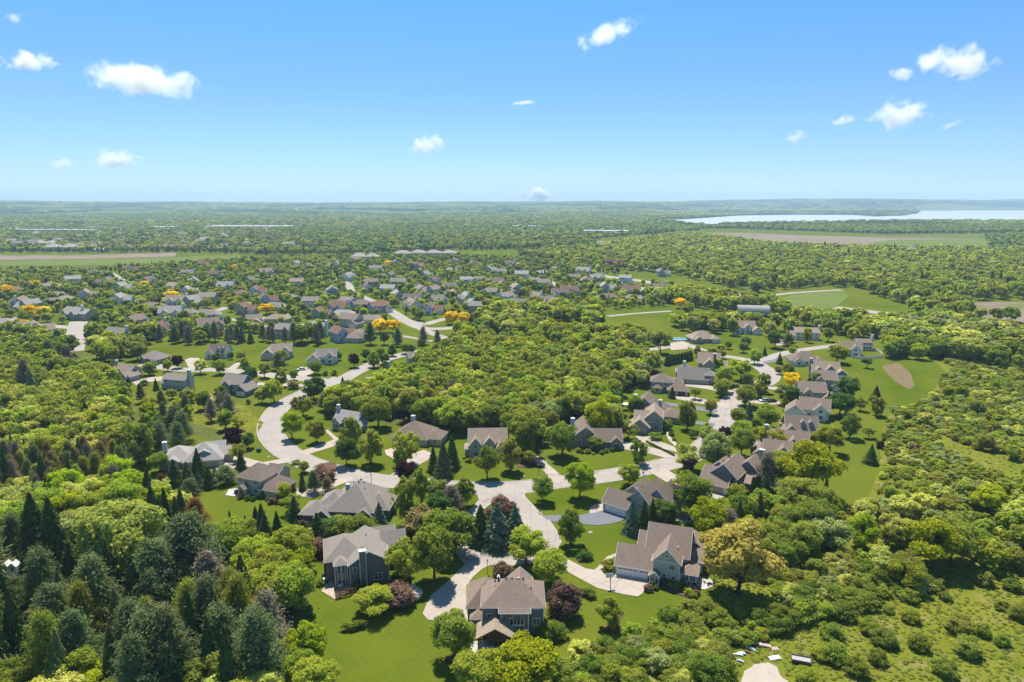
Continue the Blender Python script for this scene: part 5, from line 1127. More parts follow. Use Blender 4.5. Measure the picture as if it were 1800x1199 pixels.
MID = [
 ('multi', 'small blue grey house with turreted gables inside the road curve', 604, 757, -25, W_BL, R_LG, .80),
 ('hip', 'house with a dark grey roof hidden behind the junction trees', 622, 703, 12, W_TN, R_GY, .85),
 ('L2', 'slate blue house with stepped gables beside the long drive', 410, 693, -14, W_SB, R_GY, .98),
 ('long', 'light grey two storey house with a wide grey roof and white corner trim', 308, 685, -14, W_LG, R_GY, .80),
 ('multi', 'brown roofed house with interlaced gables at the end of the left drive', 208, 668, -22, W_TN, R_TN, .90),
 ('hip', 'brown gabled house partly behind a light green tree at upper left', 262, 638, -22, W_ST, R_GY, .85),
 ('cape', 'white cape house with two dormers and a brown roof', 383, 630, -4, W_WH, R_DK, .92),
 ('gar', 'brown roofed ranch with a cream gable at the end of the short drive', 486, 632, 12, W_CR, R_TN, 1.05),
 ('gar', 'white garage fronted house with brown roof and arched gable window', 565, 641, 6, W_WH, R_GY, .98),
 ('L2', 'grey gabled house at the right end of the park lawn', 733, 644, 20, W_BL, R_GY, .72),
 ('multi', 'low grey roofed house below the upper street', 705, 667, 10, W_LG, R_GY, .80),
 ('hip', 'ranch with a plain brown hip roof above the right hand street', 1417, 643, -8, W_WH, R_DK, 1.10),
 ('gar', 'brown multi gabled house beside the white fence', 1487, 627, -18, W_WH, R_BR, 1.05),
 ('long', 'long white house with a tall blue chimney on its right end', 1420, 598, -10, W_WH, R_TN, 1.0),
 ('multi', 'white house with three front gables below the barn', 1308, 587, -6, W_WH, R_TN, 1.15),
 ('multi', 'teal house with a tan roof and white balcony', 1452, 664, -14, W_TL, R_TN, .95),
 ('L2', 'grey house with stacked brown gables behind the golden tree', 1450, 685, -16, W_LG, R_BR, .98),
 ('L2', 'pale yellow gabled house with green shutters among the right hand houses', 1430, 708, -10, W_CR, R_BR, 1.02),
 ('gar', 'white broad gabled house with a long brown garage roof', 1418, 738, -24, W_WH, R_BR, 1.05),
 ('cape', 'brown roofed house with a small front dormer and roof vents', 1412, 770, -10, W_LG, R_BR, .98),
 ('multi', 'brown roofed house with a white framed chimney behind the vivid yellow tree', 1382, 800, -22, W_TN, R_BR, 1.0),
 ('gar', 'low wing of a brown roofed house left of the white framed chimney', 1355, 815, -18, W_TN, R_BR, .8),
 ('hip', 'house with a tan roof beside the swimming pool', 1238, 603, 8, W_TN, R_TN, 1.1),
 ('hip', 'house with a brown roof half hidden in the wood left of the pool', 1112, 622, 10, W_TN, R_TN, .95),
 ('cape', 'small white house half hidden in the middle of the wood', 1006, 632, 8, W_WH, R_TN, .8),
 ('long', 'farmhouse with a dark roof behind the big lawn trees', 1520, 616, -8, W_WH, R_BR, .6),
 ('cape', 'small pale shed roofed house at the left thicket', 20, 592, 10, W_PB, R_LG, .8),
]
for d in MID: gen(d[0], d[1], d[2], d[3], d[4], d[5], d[6], d[7])

# far subdivision: prototypes of six kinds, then copies of each house with its parts
def proto(v, wall, roof):
    h = House('', 0, 0, 0, wall, roof)
    if v == 0: h.wing(-6, 0, 6, 8.5, 5.2, .6, 'gx'); h.wing(2.5, -2, 8, 6, 2.8, .7, 'gy'); h.garage('S', -2, 5.2, 4.3); qs = [(-4.2, 3.4), (-1.4, 3.4), (-4.2, .9)]
    if v == 1: h.wing(-8, 0, 8, 8.5, 2.8, .6, 'hip'); h.wing(-7, -1.6, -2, 4, 2.8, .75, 'gy'); qs = [(0.2, .9), (2.6, .9), (5.2, .9)]
    if v == 2: h.wing(-4.5, -2, 1.5, 8, 5.2, .85, 'gy'); h.wing(-1, .5, 7.5, 8, 3, .75, 'gx'); h.garage('S', .5, 4.9, 3.8); qs = []
    if v == 3: h.wing(-7, 0, 7, 9, 4.0, .8, 'gx'); h.wing(-5.5, -1.2, -1.2, 5, 4, .95, 'gy'); h.wing(1.5, -.8, 5.5, 5, 4, .95, 'gy'); h.chimney(7.4, 4, 9, 1.2, 1, wall); qs = []
    for q, zz in qs: h.win('S', 0, q, zz, 1.2, 1.3)
    if v == 2: h.win('S', -2, -3, 3.4, 1.0, 1.3); h.win('S', -2, 0, 3.4, 1.0, 1.3); h.win('S', -2, -1.5, .8, 2.0, 1.5)
    if v == 3: h.win('S', -1.2, -3.4, .9, 1.4, 1.5); h.win('S', -.8, 3.5, .9, 1.4, 1.5)
    HOUSEPOS_n = len(h.cx); h.done(); del HOUSEPOS[-HOUSEPOS_n:]; return h.root
def kids(o): return [c for c in KID.get(o.name, [])]
def copy_tree(o, parent=None):
    c = o.copy(); C.objects.link(c); c.parent = parent
    for ch in KID.get(o.name, ()): copy_tree(ch, c)
    return c
protos = [proto(i, W_WH, R_GY) for i in range(4)]
KID = {}
for o in C.objects:
    if o.parent: KID.setdefault(o.parent.name, []).append(o)
FARH = [(230,480),(250,487),(175,485),(213,513),(100,522),(92,536),(153,526),(122,532),(210,535),(300,512),(333,500),(328,487),(395,511),(415,521),(370,531),(308,538),(335,538),(428,552),(480,546),(493,564),(521,504),(518,530),(590,550),(470,484),(547,475),(520,469),(590,470),(123,562),(12,572),(37,590),(70,590),(373,582),(440,573),(197,603),(263,546),(360,561),(323,557),(25,540),(5,500),(160,560),(60,545),(30,515),(85,508),(130,500),(190,500),(270,500),(355,470),(385,490),(440,500),(450,520),(470,535),(560,560),(545,540),(575,520),(610,575),(250,575),(290,590),(500,595),(550,590),(640,598),(330,520),(300,560),
 (633,455),(623,462),(710,449),(723,469),(743,475),(797,482),(687,490),(747,489),(620,493),(653,505),(637,513),(680,517),(690,527),(630,541),(723,534),(763,518),(790,511),(733,517),(810,533),(820,543),(845,548),(757,553),(895,531),(937,530),(965,538),(843,497),(790,519),(863,519),(900,515),(917,491),(957,506),(940,499),(970,480),(953,483),(1067,514),(1067,526),(1110,516),(1115,528),(1163,514),(1037,502),(1050,495),(880,485),(652,565),(1023,483),(605,540),(660,480),(700,505),(820,500),(860,480),(800,465),(770,500),(1000,520),(910,540),(600,560),(690,467),(835,470),(900,470),(1010,495),(870,505),(985,525),(670,550),(715,545),(775,535),
 (1165,486),(1098,497),(605,600)]
WALLS = [W_WH, W_CR, W_LG, W_PB, W_TN, W_WH, W_LG, W_BL]; ROOFS = [R_GY, R_LG, R_TN, R_BR, R_GY, R_LG, R_DK, R_RD]
WN = {id(W_WH): 'white', id(W_CR): 'cream', id(W_LG): 'light grey', id(W_PB): 'pale blue', id(W_TN): 'tan', id(W_BL): 'blue grey'}
RN = {id(R_GY): 'grey', id(R_LG): 'pale grey', id(R_TN): 'tan', id(R_BR): 'brown', id(R_DK): 'dark', id(R_RD): 'reddish'}
VN = ['two storey', 'low', 'front gabled', 'twin gabled']
hr = random.Random(5)
def recolour(o, wm, rm):
    for c in o.children:
        nm = c.name.split('.')[0]
        if nm == 'wall' or nm == 'roof':
            c.material_slots[0].link = 'OBJECT'; c.material_slots[0].material = wm if nm == 'wall' else rm
def place_far(lst, where, grp, k0=1.0):
    for (px, py) in lst:
        v = hr.randrange(4); o = copy_tree(protos[v]); x, y = at(px, py); o.location = (x, y, float(terrain_z(x, y))); o.rotation_euler.z = R(hr.choice((0, 8, -10, 20, -25, 35, 80, -70, 160, 180)) + hr.uniform(-8, 8)); s = k0 * hr.uniform(1.05, 1.28); o.scale = (s, s, s)
        wi = hr.randrange(8); ri = hr.randrange(8); recolour(o, WALLS[wi], ROOFS[ri])
        side = ('far left' if px < 300 else 'left middle' if px < 600 else 'centre' if px < 850 else 'right of centre' if px < 1050 else 'right')
        tag(o, '%s %s house, %s roof, %s, %s' % (VN[v], WN[id(WALLS[wi])], RN[id(ROOFS[ri])], where, side), 'house', grp)
        HOUSEPOS.append((x, y, 10 * s))
place_far(FARH, 'in the far subdivision', 'houses of the far subdivision')
hr.seed(9)
FAR2 = [(60 + (i * 37) % 480 , 402 + (i * 13) % 38) for i in range(84)] + [(330,440),(300,440),(180,442),(225,440),(1180,398),(1250,435),(1600,447)] + [(700 + i * 41 % 300, 395 + i * 7 % 16) for i in range(8)] + [(8+i*11, 425+i%3*5) for i in range(6)]
place_far(FAR2, 'in the distant woods', 'distant houses in the woods', 1.25)
for p in protos:
    def rem(o):
        for c in KID.get(o.name, []): rem(c)
        bpy.data.objects.remove(o)
    rem(p)
# row of apartment roofs and commercial buildings far away
def bigblock(px, py, w, d, hgt, rot, wall, roof, label, roofh=0, cat='building'):
    x, y = at(px, py); z = float(terrain_z(x, y)); t = tag(empty('commercial_building' if not roofh else 'apartment_building', (x, y, z), R(rot)), label, cat)
    b = MB(); b.box(-w / 2, 0, -2, w / 2, d, hgt); b.build('wall', wall, t); r = MB()
    if roofh:
        for sg in (1, -1):
            pass
        n = max(1, int(w / 22))
        for i in range(n):
            x0 = -w / 2 + w * i / n; x1 = x0 + w / n; hw = min((x1 - x0), d) / 2
            p = [(x0, -1, hgt + .05), (x1, -1, hgt + .05), (x1, d + 1, hgt + .05), (x0, d + 1, hgt + .05)]; c0 = ((x0 + x1) / 2 - .3 * (x1 - x0 - 2 * hw) , d / 2, hgt + roofh); c1 = ((x0 + x1) / 2 + .3 * (x1 - x0 - 2 * hw) + .1, d / 2, hgt + roofh)
            r.face(p[0], p[1], c1, c0); r.face(p[1], p[2], c1); r.face(p[2], p[3], c0, c1); r.face(p[3], p[0], c0)
    else:
        r.box(-w / 2 - .4, -.4, hgt + .02, w / 2 + .4, d + .4, hgt + .8)
        for i in range(int(w / 25)): q = -w / 2 + 12 + i * 25; r.box(q, d * .4, hgt + .8, q + 4, d * .4 + 4, hgt + 2.3)
    r.build('roof', roof, t); g = MB(); n = int(w / 7)
    for i in range(n): q = -w / 2 + 2 + i * (w - 4) / n; g.box(q, -.06, 1, q + 3, -.015, 3.2)
    g.build('window_band', GLASS, t); HOUSEPOS.append((x, y + d / 2, max(w, d) / 2))
W_MET = plain('pale_metal', (0.62, 0.62, 0.62), 0.5, 0.3, 0.06, 0.05); W_BRN = plain('brown_brick', (0.25, 0.17, 0.13), 0.9, 0.2, 0.15, 0.1); R_FLAT = plain('flat_roof', (0.40, 0.38, 0.37), 0.9, 0.2, 0.1, 0.05)
for a_ in ((430, 402, 300, 120, 9, 0, W_MET, R_FLAT, 'very long pale grey warehouse roof in the left distance'), (290, 402, 120, 50, 8, 3, W_MET, W_MET, 'pale building left of the very long warehouse'),
           (90, 409, 240, 60, 9, 0, W_BRN, R_FLAT, 'long brown brick shopping centre at the left'), (185, 403, 160, 50, 8, 0, W_BRN, R_FLAT, 'brown shopping centre behind the left woods'), (20, 405, 90, 50, 7, 0, W_WH, W_MET, 'white flat building at the left edge'),
           (640, 402, 60, 30, 7, 0, W_WH, W_MET, 'low white building in the centre distance'), (640, 385, 130, 60, 10, 0, W_TN, R_FLAT, 'tan building with red roofs far in the centre'), (925, 402, 100, 40, 8, 0, W_WH, W_MET, 'white factory block in the middle distance'),
           (1065, 411, 130, 50, 8, -8, W_MET, W_MET, 'low pale blue grey sheds in the right middle distance'), (1185, 393, 90, 40, 7, 0, W_WH, W_MET, 'white building near the lake shore'), (60, 366, 300, 90, 10, 0, W_TN, W_MET, 'pale industrial strip near the left horizon'), (150, 365, 250, 90, 10, 0, W_WH, W_MET, 'white industrial roofs near the left horizon')):
    bigblock(*a_)
for a_ in ((105, 442, 60, 22, 8, 8, W_TN, R_LG, 'tan apartment roofs beside the narrow field', 6), (75, 435, 55, 22, 8, -6, W_TN, R_LG, 'second tan apartment block at the left', 6), (640, 458, 45, 18, 6, 4, W_LG, R_LG, 'grey apartment row above the far houses', 5), (760, 451, 80, 18, 6, -6, W_LG, R_LG, 'long grey apartment row with three hips', 5), (705, 452, 30, 18, 6, 0, W_TN, R_LG, 'short apartment block beside the long row', 5)):
    bigblock(*a_, cat='apartment block')
# old barn, dark red barn
def barn(px, py, rot, L_, W_, h0, h1, wall, roof, label, round_=True):
    x, y = at(px, py); t = tag(empty('barn', (x, y, 0), R(rot)), label, 'barn'); b = MB(); r = MB(); n = 9; pr = []
    for i in range(n + 1):
        q = math.pi * i / n; pr.append((W_ / 2 - math.cos(q) * W_ / 2 * (1.04), h0 + math.sin(q) ** .8 * (h1 - h0)) if round_ else None)
    b.prism([(0, a, z - .05) for a, z in pr] + [(0, W_, 0), (0, 0, 0)], (L_, 0, 0)); b.build('wall', wall, t)
    for i in range(n): (a, z), (c, w) = pr[i], pr[i + 1]; r.prism([(-.5, a, z), (-.5, c, w), (-.5, c, w + .25), (-.5, a, z + .25)], (L_ + 1, 0, 0))
    r.build('roof', roof, t); d = MB(); d.box(L_ * .4, -.06, 0, L_ * .6, -.012, 3.2); d.build('door', METAL, t); HOUSEPOS.append((x + L_ / 2, y, L_ * .55))
barn(1297, 562, -12, 23, 12, 4.5, 10.5, plain('dark_barn_boards', (0.075, 0.06, 0.055), 0.9, 0.1, 0.3, 1), R_LG, 'old dark barn with a curved grey roof above the upper houses')
barn(1062, 470, 0, 30, 14, 5, 10, plain('dark_red_barn', (0.16, 0.045, 0.04), 0.9, 0.1), plain('dark_red_roof', (0.13, 0.06, 0.055), 0.9, 0.1), 'dark red barn in a clearing behind the far houses')

# ------------------------------------------------------------------ cars, street furniture and garden things
def car(px, py, rot, body, label, kind='car', cat='car'):
    x, y = at(px, py); t = tag(empty('parked_' + kind, (x, y, .05), R(rot)), label, cat); L_ = 5.4 if kind == 'pickup' else 4.6; w = .95
    prof = [(-L_/2, .35), (-L_/2, .85), (-L_/2 + .9, .98), (-L_/2 + 1.5, 1.5 if kind != 'pickup' else 1.65), (L_/2 - 1.1 if kind == 'car' else .5, 1.5 if kind != 'pickup' else 1.65), (L_/2 - .5 if kind == 'car' else .9, 1.0), (L_/2, .95), (L_/2, .35)]
    b = MB(); b.prism([(a, -w, z) for a, z in [prof[0], prof[1], prof[2], (prof[5][0], prof[2][1]), prof[6], prof[7]]], (0, 2 * w, 0))
    me = b.build('body', plain('paint_' + body[0], body[1], .3, .6, .03), t)
    c = MB(); c.prism([(prof[2][0] + .1, -.82, prof[2][1]), (prof[3][0], -.72, prof[3][1]), (prof[4][0], -.72, prof[4][1]), (prof[5][0], -.82, prof[2][1])], (0, 1.54, 0)); c.build('cabin', GLASS, t)
    r = MB(); r.box(prof[3][0] - .02, -.74, prof[3][1] + .003, prof[4][0] + .02, .83, prof[3][1] + .07); r.build('roof', plain('paint_' + body[0], body[1]), t)
    if kind == 'pickup':
        k = MB(); k.box(1.0, -.9, .99, 2.65, -.82, 1.2); k.box(1.0, .82, .99, 2.65, .9, 1.2); k.box(2.6, -.82, .99, 2.68, .82, 1.2); k.build('cargo_bed', METAL, t)
    for sx in (-L_/2 + .85, L_/2 - .9):
        for sy in (-1, 1):
            m = MB(); ring = [(sx + .36 * math.cos(a), sy * .97 - .11 * (sy > 0) - .0, .36 + .36 * math.sin(a)) for a in [i * math.pi / 7 for i in range(14)]]; m.prism(ring, (0, .13, 0)); m.build('wheel', METAL, t)
    for sy in (-.65, .65): m = MB(); m.box(-L_/2 - .03, sy - .18, .62, -L_/2 + .02, sy + .18, .78); m.build('headlight', TRIM, t)
car(944, 820, -28, ('black', (0.02, 0.02, 0.022)), 'black pickup truck parked on the straight concrete drive', 'pickup', 'pickup truck')
car(530, 651, 20, ('white', (0.7, 0.7, 0.7)), 'white car parked before the white garage fronted house')
car(1343, 706, 15, ('white', (0.7, 0.7, 0.7)), 'white car on the drive beside the dark spreading tree')
car(1356, 707, 10, ('black', (0.02, 0.02, 0.022)), 'dark car beside the white one under the dark spreading tree')
car(133, 600, 80, ('grey', (0.2, 0.2, 0.2)), 'grey car at the pale street end on the left')
car(428, 558, 10, ('black', (0.02, 0.02, 0.022)), 'dark car before the far beige house')
car(1255, 510, -15, ('white', (0.7, 0.7, 0.7)), 'white car driving on the far highway')
car(1095, 489, -12, ('grey', (0.2, 0.2, 0.2)), 'grey car on the distant part of the highway')
car(1388, 688, 60, ('silver', (0.4, 0.4, 0.42)), 'silver car in the short drive by the golden tree')
def lamp(px, py, label):
    x, y = at(px, py); t = tag(empty('street_lamp', (x, y, 0)), label, 'street lamp', 'post lamps of the estate'); m = MB(); m.box(-.06, -.06, 0, .06, .06, 3.2); m.build('post', METAL, t)
    m = MB(); m.prism([(-.14, -.14, 3.2), (.14, -.14, 3.2), (.14, .14, 3.2), (-.14, .14, 3.2)], (0, 0, .4)); m.build('lantern', CREAM, t); m = MB(); m.box(-.2, -.2, 3.6, .2, .2, 3.7); m.build('cap', METAL, t)
for a_ in ((857, 1008, 'dark post lamp behind the large hip roofed house'), (948, 808, 'post lamp at the head of the straight drive'), (692, 834, 'pale post lamp at the drive of the cream house'), (653, 852, 'post lamp by the charcoal house drive'), (585, 842, 'post lamp beside the copper crab apple'), (946, 833, 'post lamp left of the straight drive'), (1288, 682, 'post lamp at the open garage drive')): lamp(*a_)
def hoop():
    x, y = at(1073, 1037); t = tag(empty('basketball_hoop', (x, y, 0), R(10)), 'basketball hoop on a pole beside the beige house drive', 'basketball hoop'); m = MB(); m.box(-.07, -.07, 0, .07, .07, 3.3); m.build('pole', METAL, t)
    m = MB(); m.box(-.05, .1, 2.6, .05, .9, 2.7); m.build('arm', METAL, t)
    m = MB(); m.box(-.9, .9, 2.7, .9, .95, 3.8); m.build('backboard', TRIM, t); m = MB()
    for i in range(8): a = i * math.pi / 4; b = a + math.pi / 4; m.prism([(.23 * math.cos(a), 1.2 + .23 * math.sin(a), 3.0), (.23 * math.cos(b), 1.2 + .23 * math.sin(b), 3.0), (.26 * math.cos(b), 1.2 + .26 * math.sin(b), 3.0), (.26 * math.cos(a), 1.2 + .26 * math.sin(a), 3.0)], (0, 0, .03))
    m.build('rim', WOOD, t)
hoop()
def mailbox(px, py, label):
    x, y = at(px, py); t = tag(empty('mailbox', (x, y, 0)), label, 'mailbox'); m = MB(); m.box(-.08, -.08, 0, .08, .08, 1.15); m.box(-.3, -.05, .95, .5, .05, 1.05); m.build('post', METAL, t); m = MB(); m.box(-.1, -.16, 1.15, .5, .16, 1.45); m.build('box', METAL, t)
for a_ in ((634, 849, 'dark double mailbox at the charcoal house drive'), (1130, 836, 'brown mailbox by the road behind the blue grey house'), (983, 946, 'mailbox at the right bend of the cul-de-sac'), (948, 903, 'mailbox beside the asphalt drive')): mailbox(*a_)
def bin_(px, py):
    x, y = at(px, py); t = tag(empty('rubbish_bin', (x, y, 0)), 'dark wheeled rubbish bin beside the white garage doors', 'rubbish bin'); m = MB(); m.prism([(-.28, -.3, 0), (.28, -.3, 0), (.28, .3, 0), (-.28, .3, 0)], (0, 0, 1.0)); m.build('body', METAL, t); m = MB(); m.box(-.33, -.36, 1.0, .33, .33, 1.08); m.build('lid', DARKW, t)
bin_(1141, 1021)
def table_set(px, py, rot, m1, m2, label, n=4, umb=None, glabel='chairs'):
    x, y = at(px, py); t = tag(empty('garden_table', (x, y, .06), R(rot)), label, 'table'); m = MB(); ring = [(.65 * math.cos(i * math.pi / 6), .65 * math.sin(i * math.pi / 6), .70) for i in range(12)]; m.prism(ring, (0, 0, .05)); m.build('tabletop', m1, t)
    m = MB(); m.box(-.05, -.05, 0, .05, .05, .7); m.box(-.3, -.3, 0, .3, .3, .04); m.build('pedestal', METAL, t)
    for i in range(n):
        a = i * 2 * math.pi / n + .4; cx, cy = 1.15 * math.cos(a), 1.15 * math.sin(a); X = x + cx * math.cos(R(rot)) - cy * math.sin(R(rot)); Y = y + cx * math.sin(R(rot)) + cy * math.cos(R(rot))
        c = tag(empty('garden_chair', (X, Y, .06), R(rot) + a), 'chair drawn up to the ' + label, 'chair', 'chairs at the ' + label); m = MB(); m.box(-.25, -.25, .4, .25, .25, .46); m.build('seat', m2, c); m = MB(); m.box(.2, -.25, .46, .27, .25, .95); m.build('backrest', m2, c)
        for sx in (-.21, .21):
            for sy in (-.21, .21): m = MB(); m.box(sx - .025, sy - .025, 0, sx + .025, sy + .025, .4); m.build('leg', m2, c)
    if umb:
        u = tag(empty('parasol', (x, y, .06)), umb[0], 'parasol'); m = MB(); m.box(-.03, -.03, 0, .03, .03, 2.5); m.build('pole', METAL, u); m = MB(); k = 8
        for i in range(k): a = i * 2 * math.pi / k; b = a + 2 * math.pi / k; m.face((1.5 * math.cos(a), 1.5 * math.sin(a), 2.15), (1.5 * math.cos(b), 1.5 * math.sin(b), 2.15), (0, 0, 2.65)); m.face((1.5 * math.cos(b), 1.5 * math.sin(b), 2.13), (1.5 * math.cos(a), 1.5 * math.sin(a), 2.13), (0, 0, 2.6))
        m.build('canopy', umb[1], u)
table_set(1247, 1026, 0, FLAG, DARKW, 'round table on the flagstone terrace by the sunroom', 5)
table_set(1220, 1032, 30, DARKW, DARKW, 'dark table near the sunroom wall', 4)
table_set(598, 1034, 10, W_WH, WOOD, 'round table on the reddish brick terrace', 4)
table_set(572, 1022, 10, TRIM, METAL, 'white table on the brick terrace edge', 4)
table_set(872, 1131, 0, DARKW, DARKW, 'dark dining table under the timber pavilion', 6)
table_set(368, 702, 0, WOOD, WOOD, 'wooden table under the red parasol', 3, ('red parasol on the small brick terrace', plain('red_canvas', (0.45, 0.10, 0.06), .8, .2)))
def louvre_fence():
    a = at(590, 1053); b = at(625, 1044); t = tag(empty('fence', (a[0], a[1], 0), math.atan2(b[1] - a[1], b[0] - a[0])), 'red stained slat screen along the brick terrace of the tall grey house', 'fence'); L_ = math.dist(a, b); m = MB()
    for i in range(9): m.box(0, -.03 + (.05 if i % 2 else 0), .15 + i * .17, L_, .02 + (.05 if i % 2 else 0), .28 + i * .17)
    m.build('slats', WOOD, t)
    for i in range(5): x = i * L_ / 4; m = MB(); m.box(x - .07, -.14, 0, x + .07, -.04, 1.8); m.build('post', WOOD, t)
louvre_fence()
def deck():
    a = at(1352, 868); t = tag(empty('deck', (a[0], a[1], 0), R(-37)), 'raised white railed deck behind the slate blue house', 'deck'); m = MB(); m.box(-3, 0, 2.5, 3.4, 3.6, 2.7); m.build('floor', plain('grey_boards', (.4, .38, .36), .8, .2), t); m = MB()
    for i in range(27): x = -3 + i * .245; m.box(x, 0, 2.7, x + .06, .06, 3.6)
    for i in range(15): y = i * .25; m.box(3.34, y, 2.7, 3.4, y + .06, 3.6)
    m.box(-3, -.03, 3.6, 3.4, .09, 3.68); m.box(3.31, .09, 3.6, 3.43, 3.6, 3.68); m.build('railing', TRIM, t)
    for x in (-2.8, 0, 3.2): m = MB(); m.box(x - .08, .1, 0, x + .08, .26, 2.5); m.build('post', TRIM, t)
    m = MB(); m.prism([(3.4, .3, 2.6), (6.6, .3, .05), (6.6, .3, .3), (3.4, .3, 2.85)], (0, 1.0, 0)); m.build('stairs', TRIM, t)
deck()
def pergola():
    a = at(1087, 722); t = tag(empty('pergola', (a[0], a[1], 0), R(-5)), 'small white roofed pergola at the wood edge', 'pergola'); m = MB(); m.box(0, 0, 2.6, 4.4, 3.2, 2.85); m.build('roof', TRIM, t)
    for x in (.1, 4.1):
        for y in (.1, 2.9): m = MB(); m.box(x, y, 0, x + .2, y + .2, 2.6); m.build('post', TRIM, t)
    HOUSEPOS.append((a[0] + 2, a[1] + 1.5, 4))
    a = at(953, 786); t = tag(empty('pergola', (a[0], a[1], 0), R(-5)), 'pale wooden pergola beside the very tall dark tree', 'pergola'); m = MB()
    for i in range(9): m.box(i * .45, 0, 2.5, i * .45 + .1, 2.6, 2.65)
    m.build('rafters', CREAM, t)
    for x in (.1, 3.5):
        for y in (.1, 2.4): m = MB(); m.box(x, y, 0, x + .15, y + .15, 2.5); m.build('post', CREAM, t)
pergola()
def playset():
    a = at(878, 762); t = tag(empty('playset', (a[0], a[1], 0), R(20)), 'wooden playset with a red canopy behind the twin gabled house', 'playset'); m = MB()
    for x in (0, 1.6):
        for y in (0, 1.6): m.box(x, y, 0, x + .12, y + .12, 3.2)
    m.box(0, 0, 1.5, 1.7, 1.7, 1.6); m.build('tower', WOOD, t); m = MB(); m.prism([(-.2, -.2, 3.2), (.85, -.2, 4.0), (1.9, -.2, 3.2)], (0, 2.1, 0)); m.build('canopy', plain('red_canvas', (.45, .1, .06)), t)
    m = MB(); m.prism([(0, -.1, 1.5), (0, -3.2, .1), (0, -3.2, .2), (0, -.1, 1.6)], (.6, 0, 0)); m.build('slide', plain('yellow_plastic', (.7, .42, .03), .4), t); m = MB(); m.box(1.7, .8, 2.4, 4.6, .92, 2.52); m.box(4.5, .3, 0, 4.6, .4, 2.45); m.box(4.5, 1.3, 0, 4.6, 1.4, 2.45)
    m.build('swing_frame', WOOD, t)
    for x in (2.4, 3.5): m = MB(); m.box(x, .83, .5, x + .02, .86, 2.4); m.box(x + .4, .83, .5, x + .42, .86, 2.4); m.box(x, .7, .45, x + .42, 1.0, .5); m.build('swing', METAL, t)
    HOUSEPOS.append((a[0] + 2, a[1], 3))
playset()
def pool():
    a = at(1194, 598); t = tag(empty('swimming_pool', (a[0], a[1], 0), R(4)), 'oval turquoise swimming pool with a white rim in the upper yard', 'swimming pool'); m = MB(); w = MB(); n = 24; o = [(5.2 * math.cos(i * 2 * math.pi / n), 3.6 * math.sin(i * 2 * math.pi / n)) for i in range(n)]
    for i in range(n): (a0, b0), (a1, b1) = o[i], o[(i + 1) % n]; m.prism([(a0, b0, 0), (a1, b1, 0), (a1 * 1.12, b1 * 1.12, 0), (a0 * 1.12, b0 * 1.12, 0)], (0, 0, 1.0))
    m.build('rim', TRIM, t); w.prism([(p[0] * .995, p[1] * .995, .02) for p in o], (0, 0, .75)); w.build('water', plain('pool_water', (.10, .34, .34), .1, .5, .05), t); HOUSEPOS.append((at(1194, 598)[0], at(1194, 598)[1], 9))
pool()
def vinyl_fence(P, label):
    a0 = at(*P[0]); t = tag(empty('fence', (a0[0], a0[1], 0)), label, 'fence'); q = [Vector(at(*p)) - Vector(a0) for p in P]; m = MB()
    for a, b in zip(q, q[1:]):
        d = (b - a); n = Vector((-d.y, d.x)).normalized() * .04; m.prism([(a.x - n.x, a.y - n.y, .1), (a.x + n.x, a.y + n.y, .1), (b.x + n.x, b.y + n.y, .1), (b.x - n.x, b.y - n.y, .1)], (0, 0, 1.3))
    m.build('panel', TRIM, t)
    for a, b in zip(q, q[1:]):
        k = max(1, int((b - a).length / 2.6))
        for i in range(k): p = a + (b - a) * i / k; m = MB(); m.box(p.x - .08, p.y - .08, 0, p.x + .08, p.y + .08, 1.6); m.build('post', TRIM, t)
vinyl_fence([(1503, 630), (1525, 631), (1550, 629)], 'white vinyl fence along the upper back lawn')
vinyl_fence([(1515, 614), (1540, 616), (1550, 622), (1550, 629)], 'white vinyl fence closing the yard beside the terrace')
def fountain():
    a = at(1198, 912); t = tag(empty('fire_pit', (a[0], a[1], 0)), 'round stone fire pit inside a low curved wall on the terrace', 'fire pit'); m = MB(); ring = [(1.5 * math.cos(i * math.pi / 8), 1.2 * math.sin(i * math.pi / 8), 0) for i in range(16)]; m.prism(ring, (0, 0, .45)); m.build('basin', W_ST, t); m = MB()
    for i in range(11): q = math.pi * (i / 10) * 1.2 - 1.9; q2 = q + math.pi * .12; m.prism([(3 * math.cos(q), 2.6 * math.sin(q), 0), (3 * math.cos(q2), 2.6 * math.sin(q2), 0), (3.4 * math.cos(q2), 3 * math.sin(q2), 0), (3.4 * math.cos(q), 3 * math.sin(q), 0)], (0, 0, .6))
    m.build('seat_wall', FLAG, t); HOUSEPOS.append((a[0], a[1], 3))
fountain()
def trailer():
    a = at(1391, 1166); t = tag(empty('trailer', (a[0], a[1], 0), R(-18)), 'old grey flatbed trailer with low sides in the open meadow', 'trailer'); m = MB(); m.box(0, 0, .6, 3.6, 1.8, .7); m.build('bed', plain('grey_boards', (.4, .38, .36)), t); m = MB(); m.box(-.05, -.05, .7, 0, 1.85, 1.2); m.box(0, -.05, .7, 3.6, 0, 1.0); m.box(0, 1.8, .7, 3.6, 1.85, 1.0); m.build('side_boards', plain('old_wood', (.2, .17, .15)), t)
    for y in (-.2, 1.85): m = MB(); m.prism([(1.8 + .35 * math.cos(i * .5236), y, .35 + .35 * math.sin(i * .5236)) for i in range(12)], (0, .16, 0)); m.build('wheel', METAL, t)
    m = MB(); m.box(3.6, .85, .5, 5.2, .95, .6); m.build('drawbar', METAL, t); HOUSEPOS.append((a[0] + 2, a[1] + 1, 2.5))
trailer()
jr = random.Random(3)
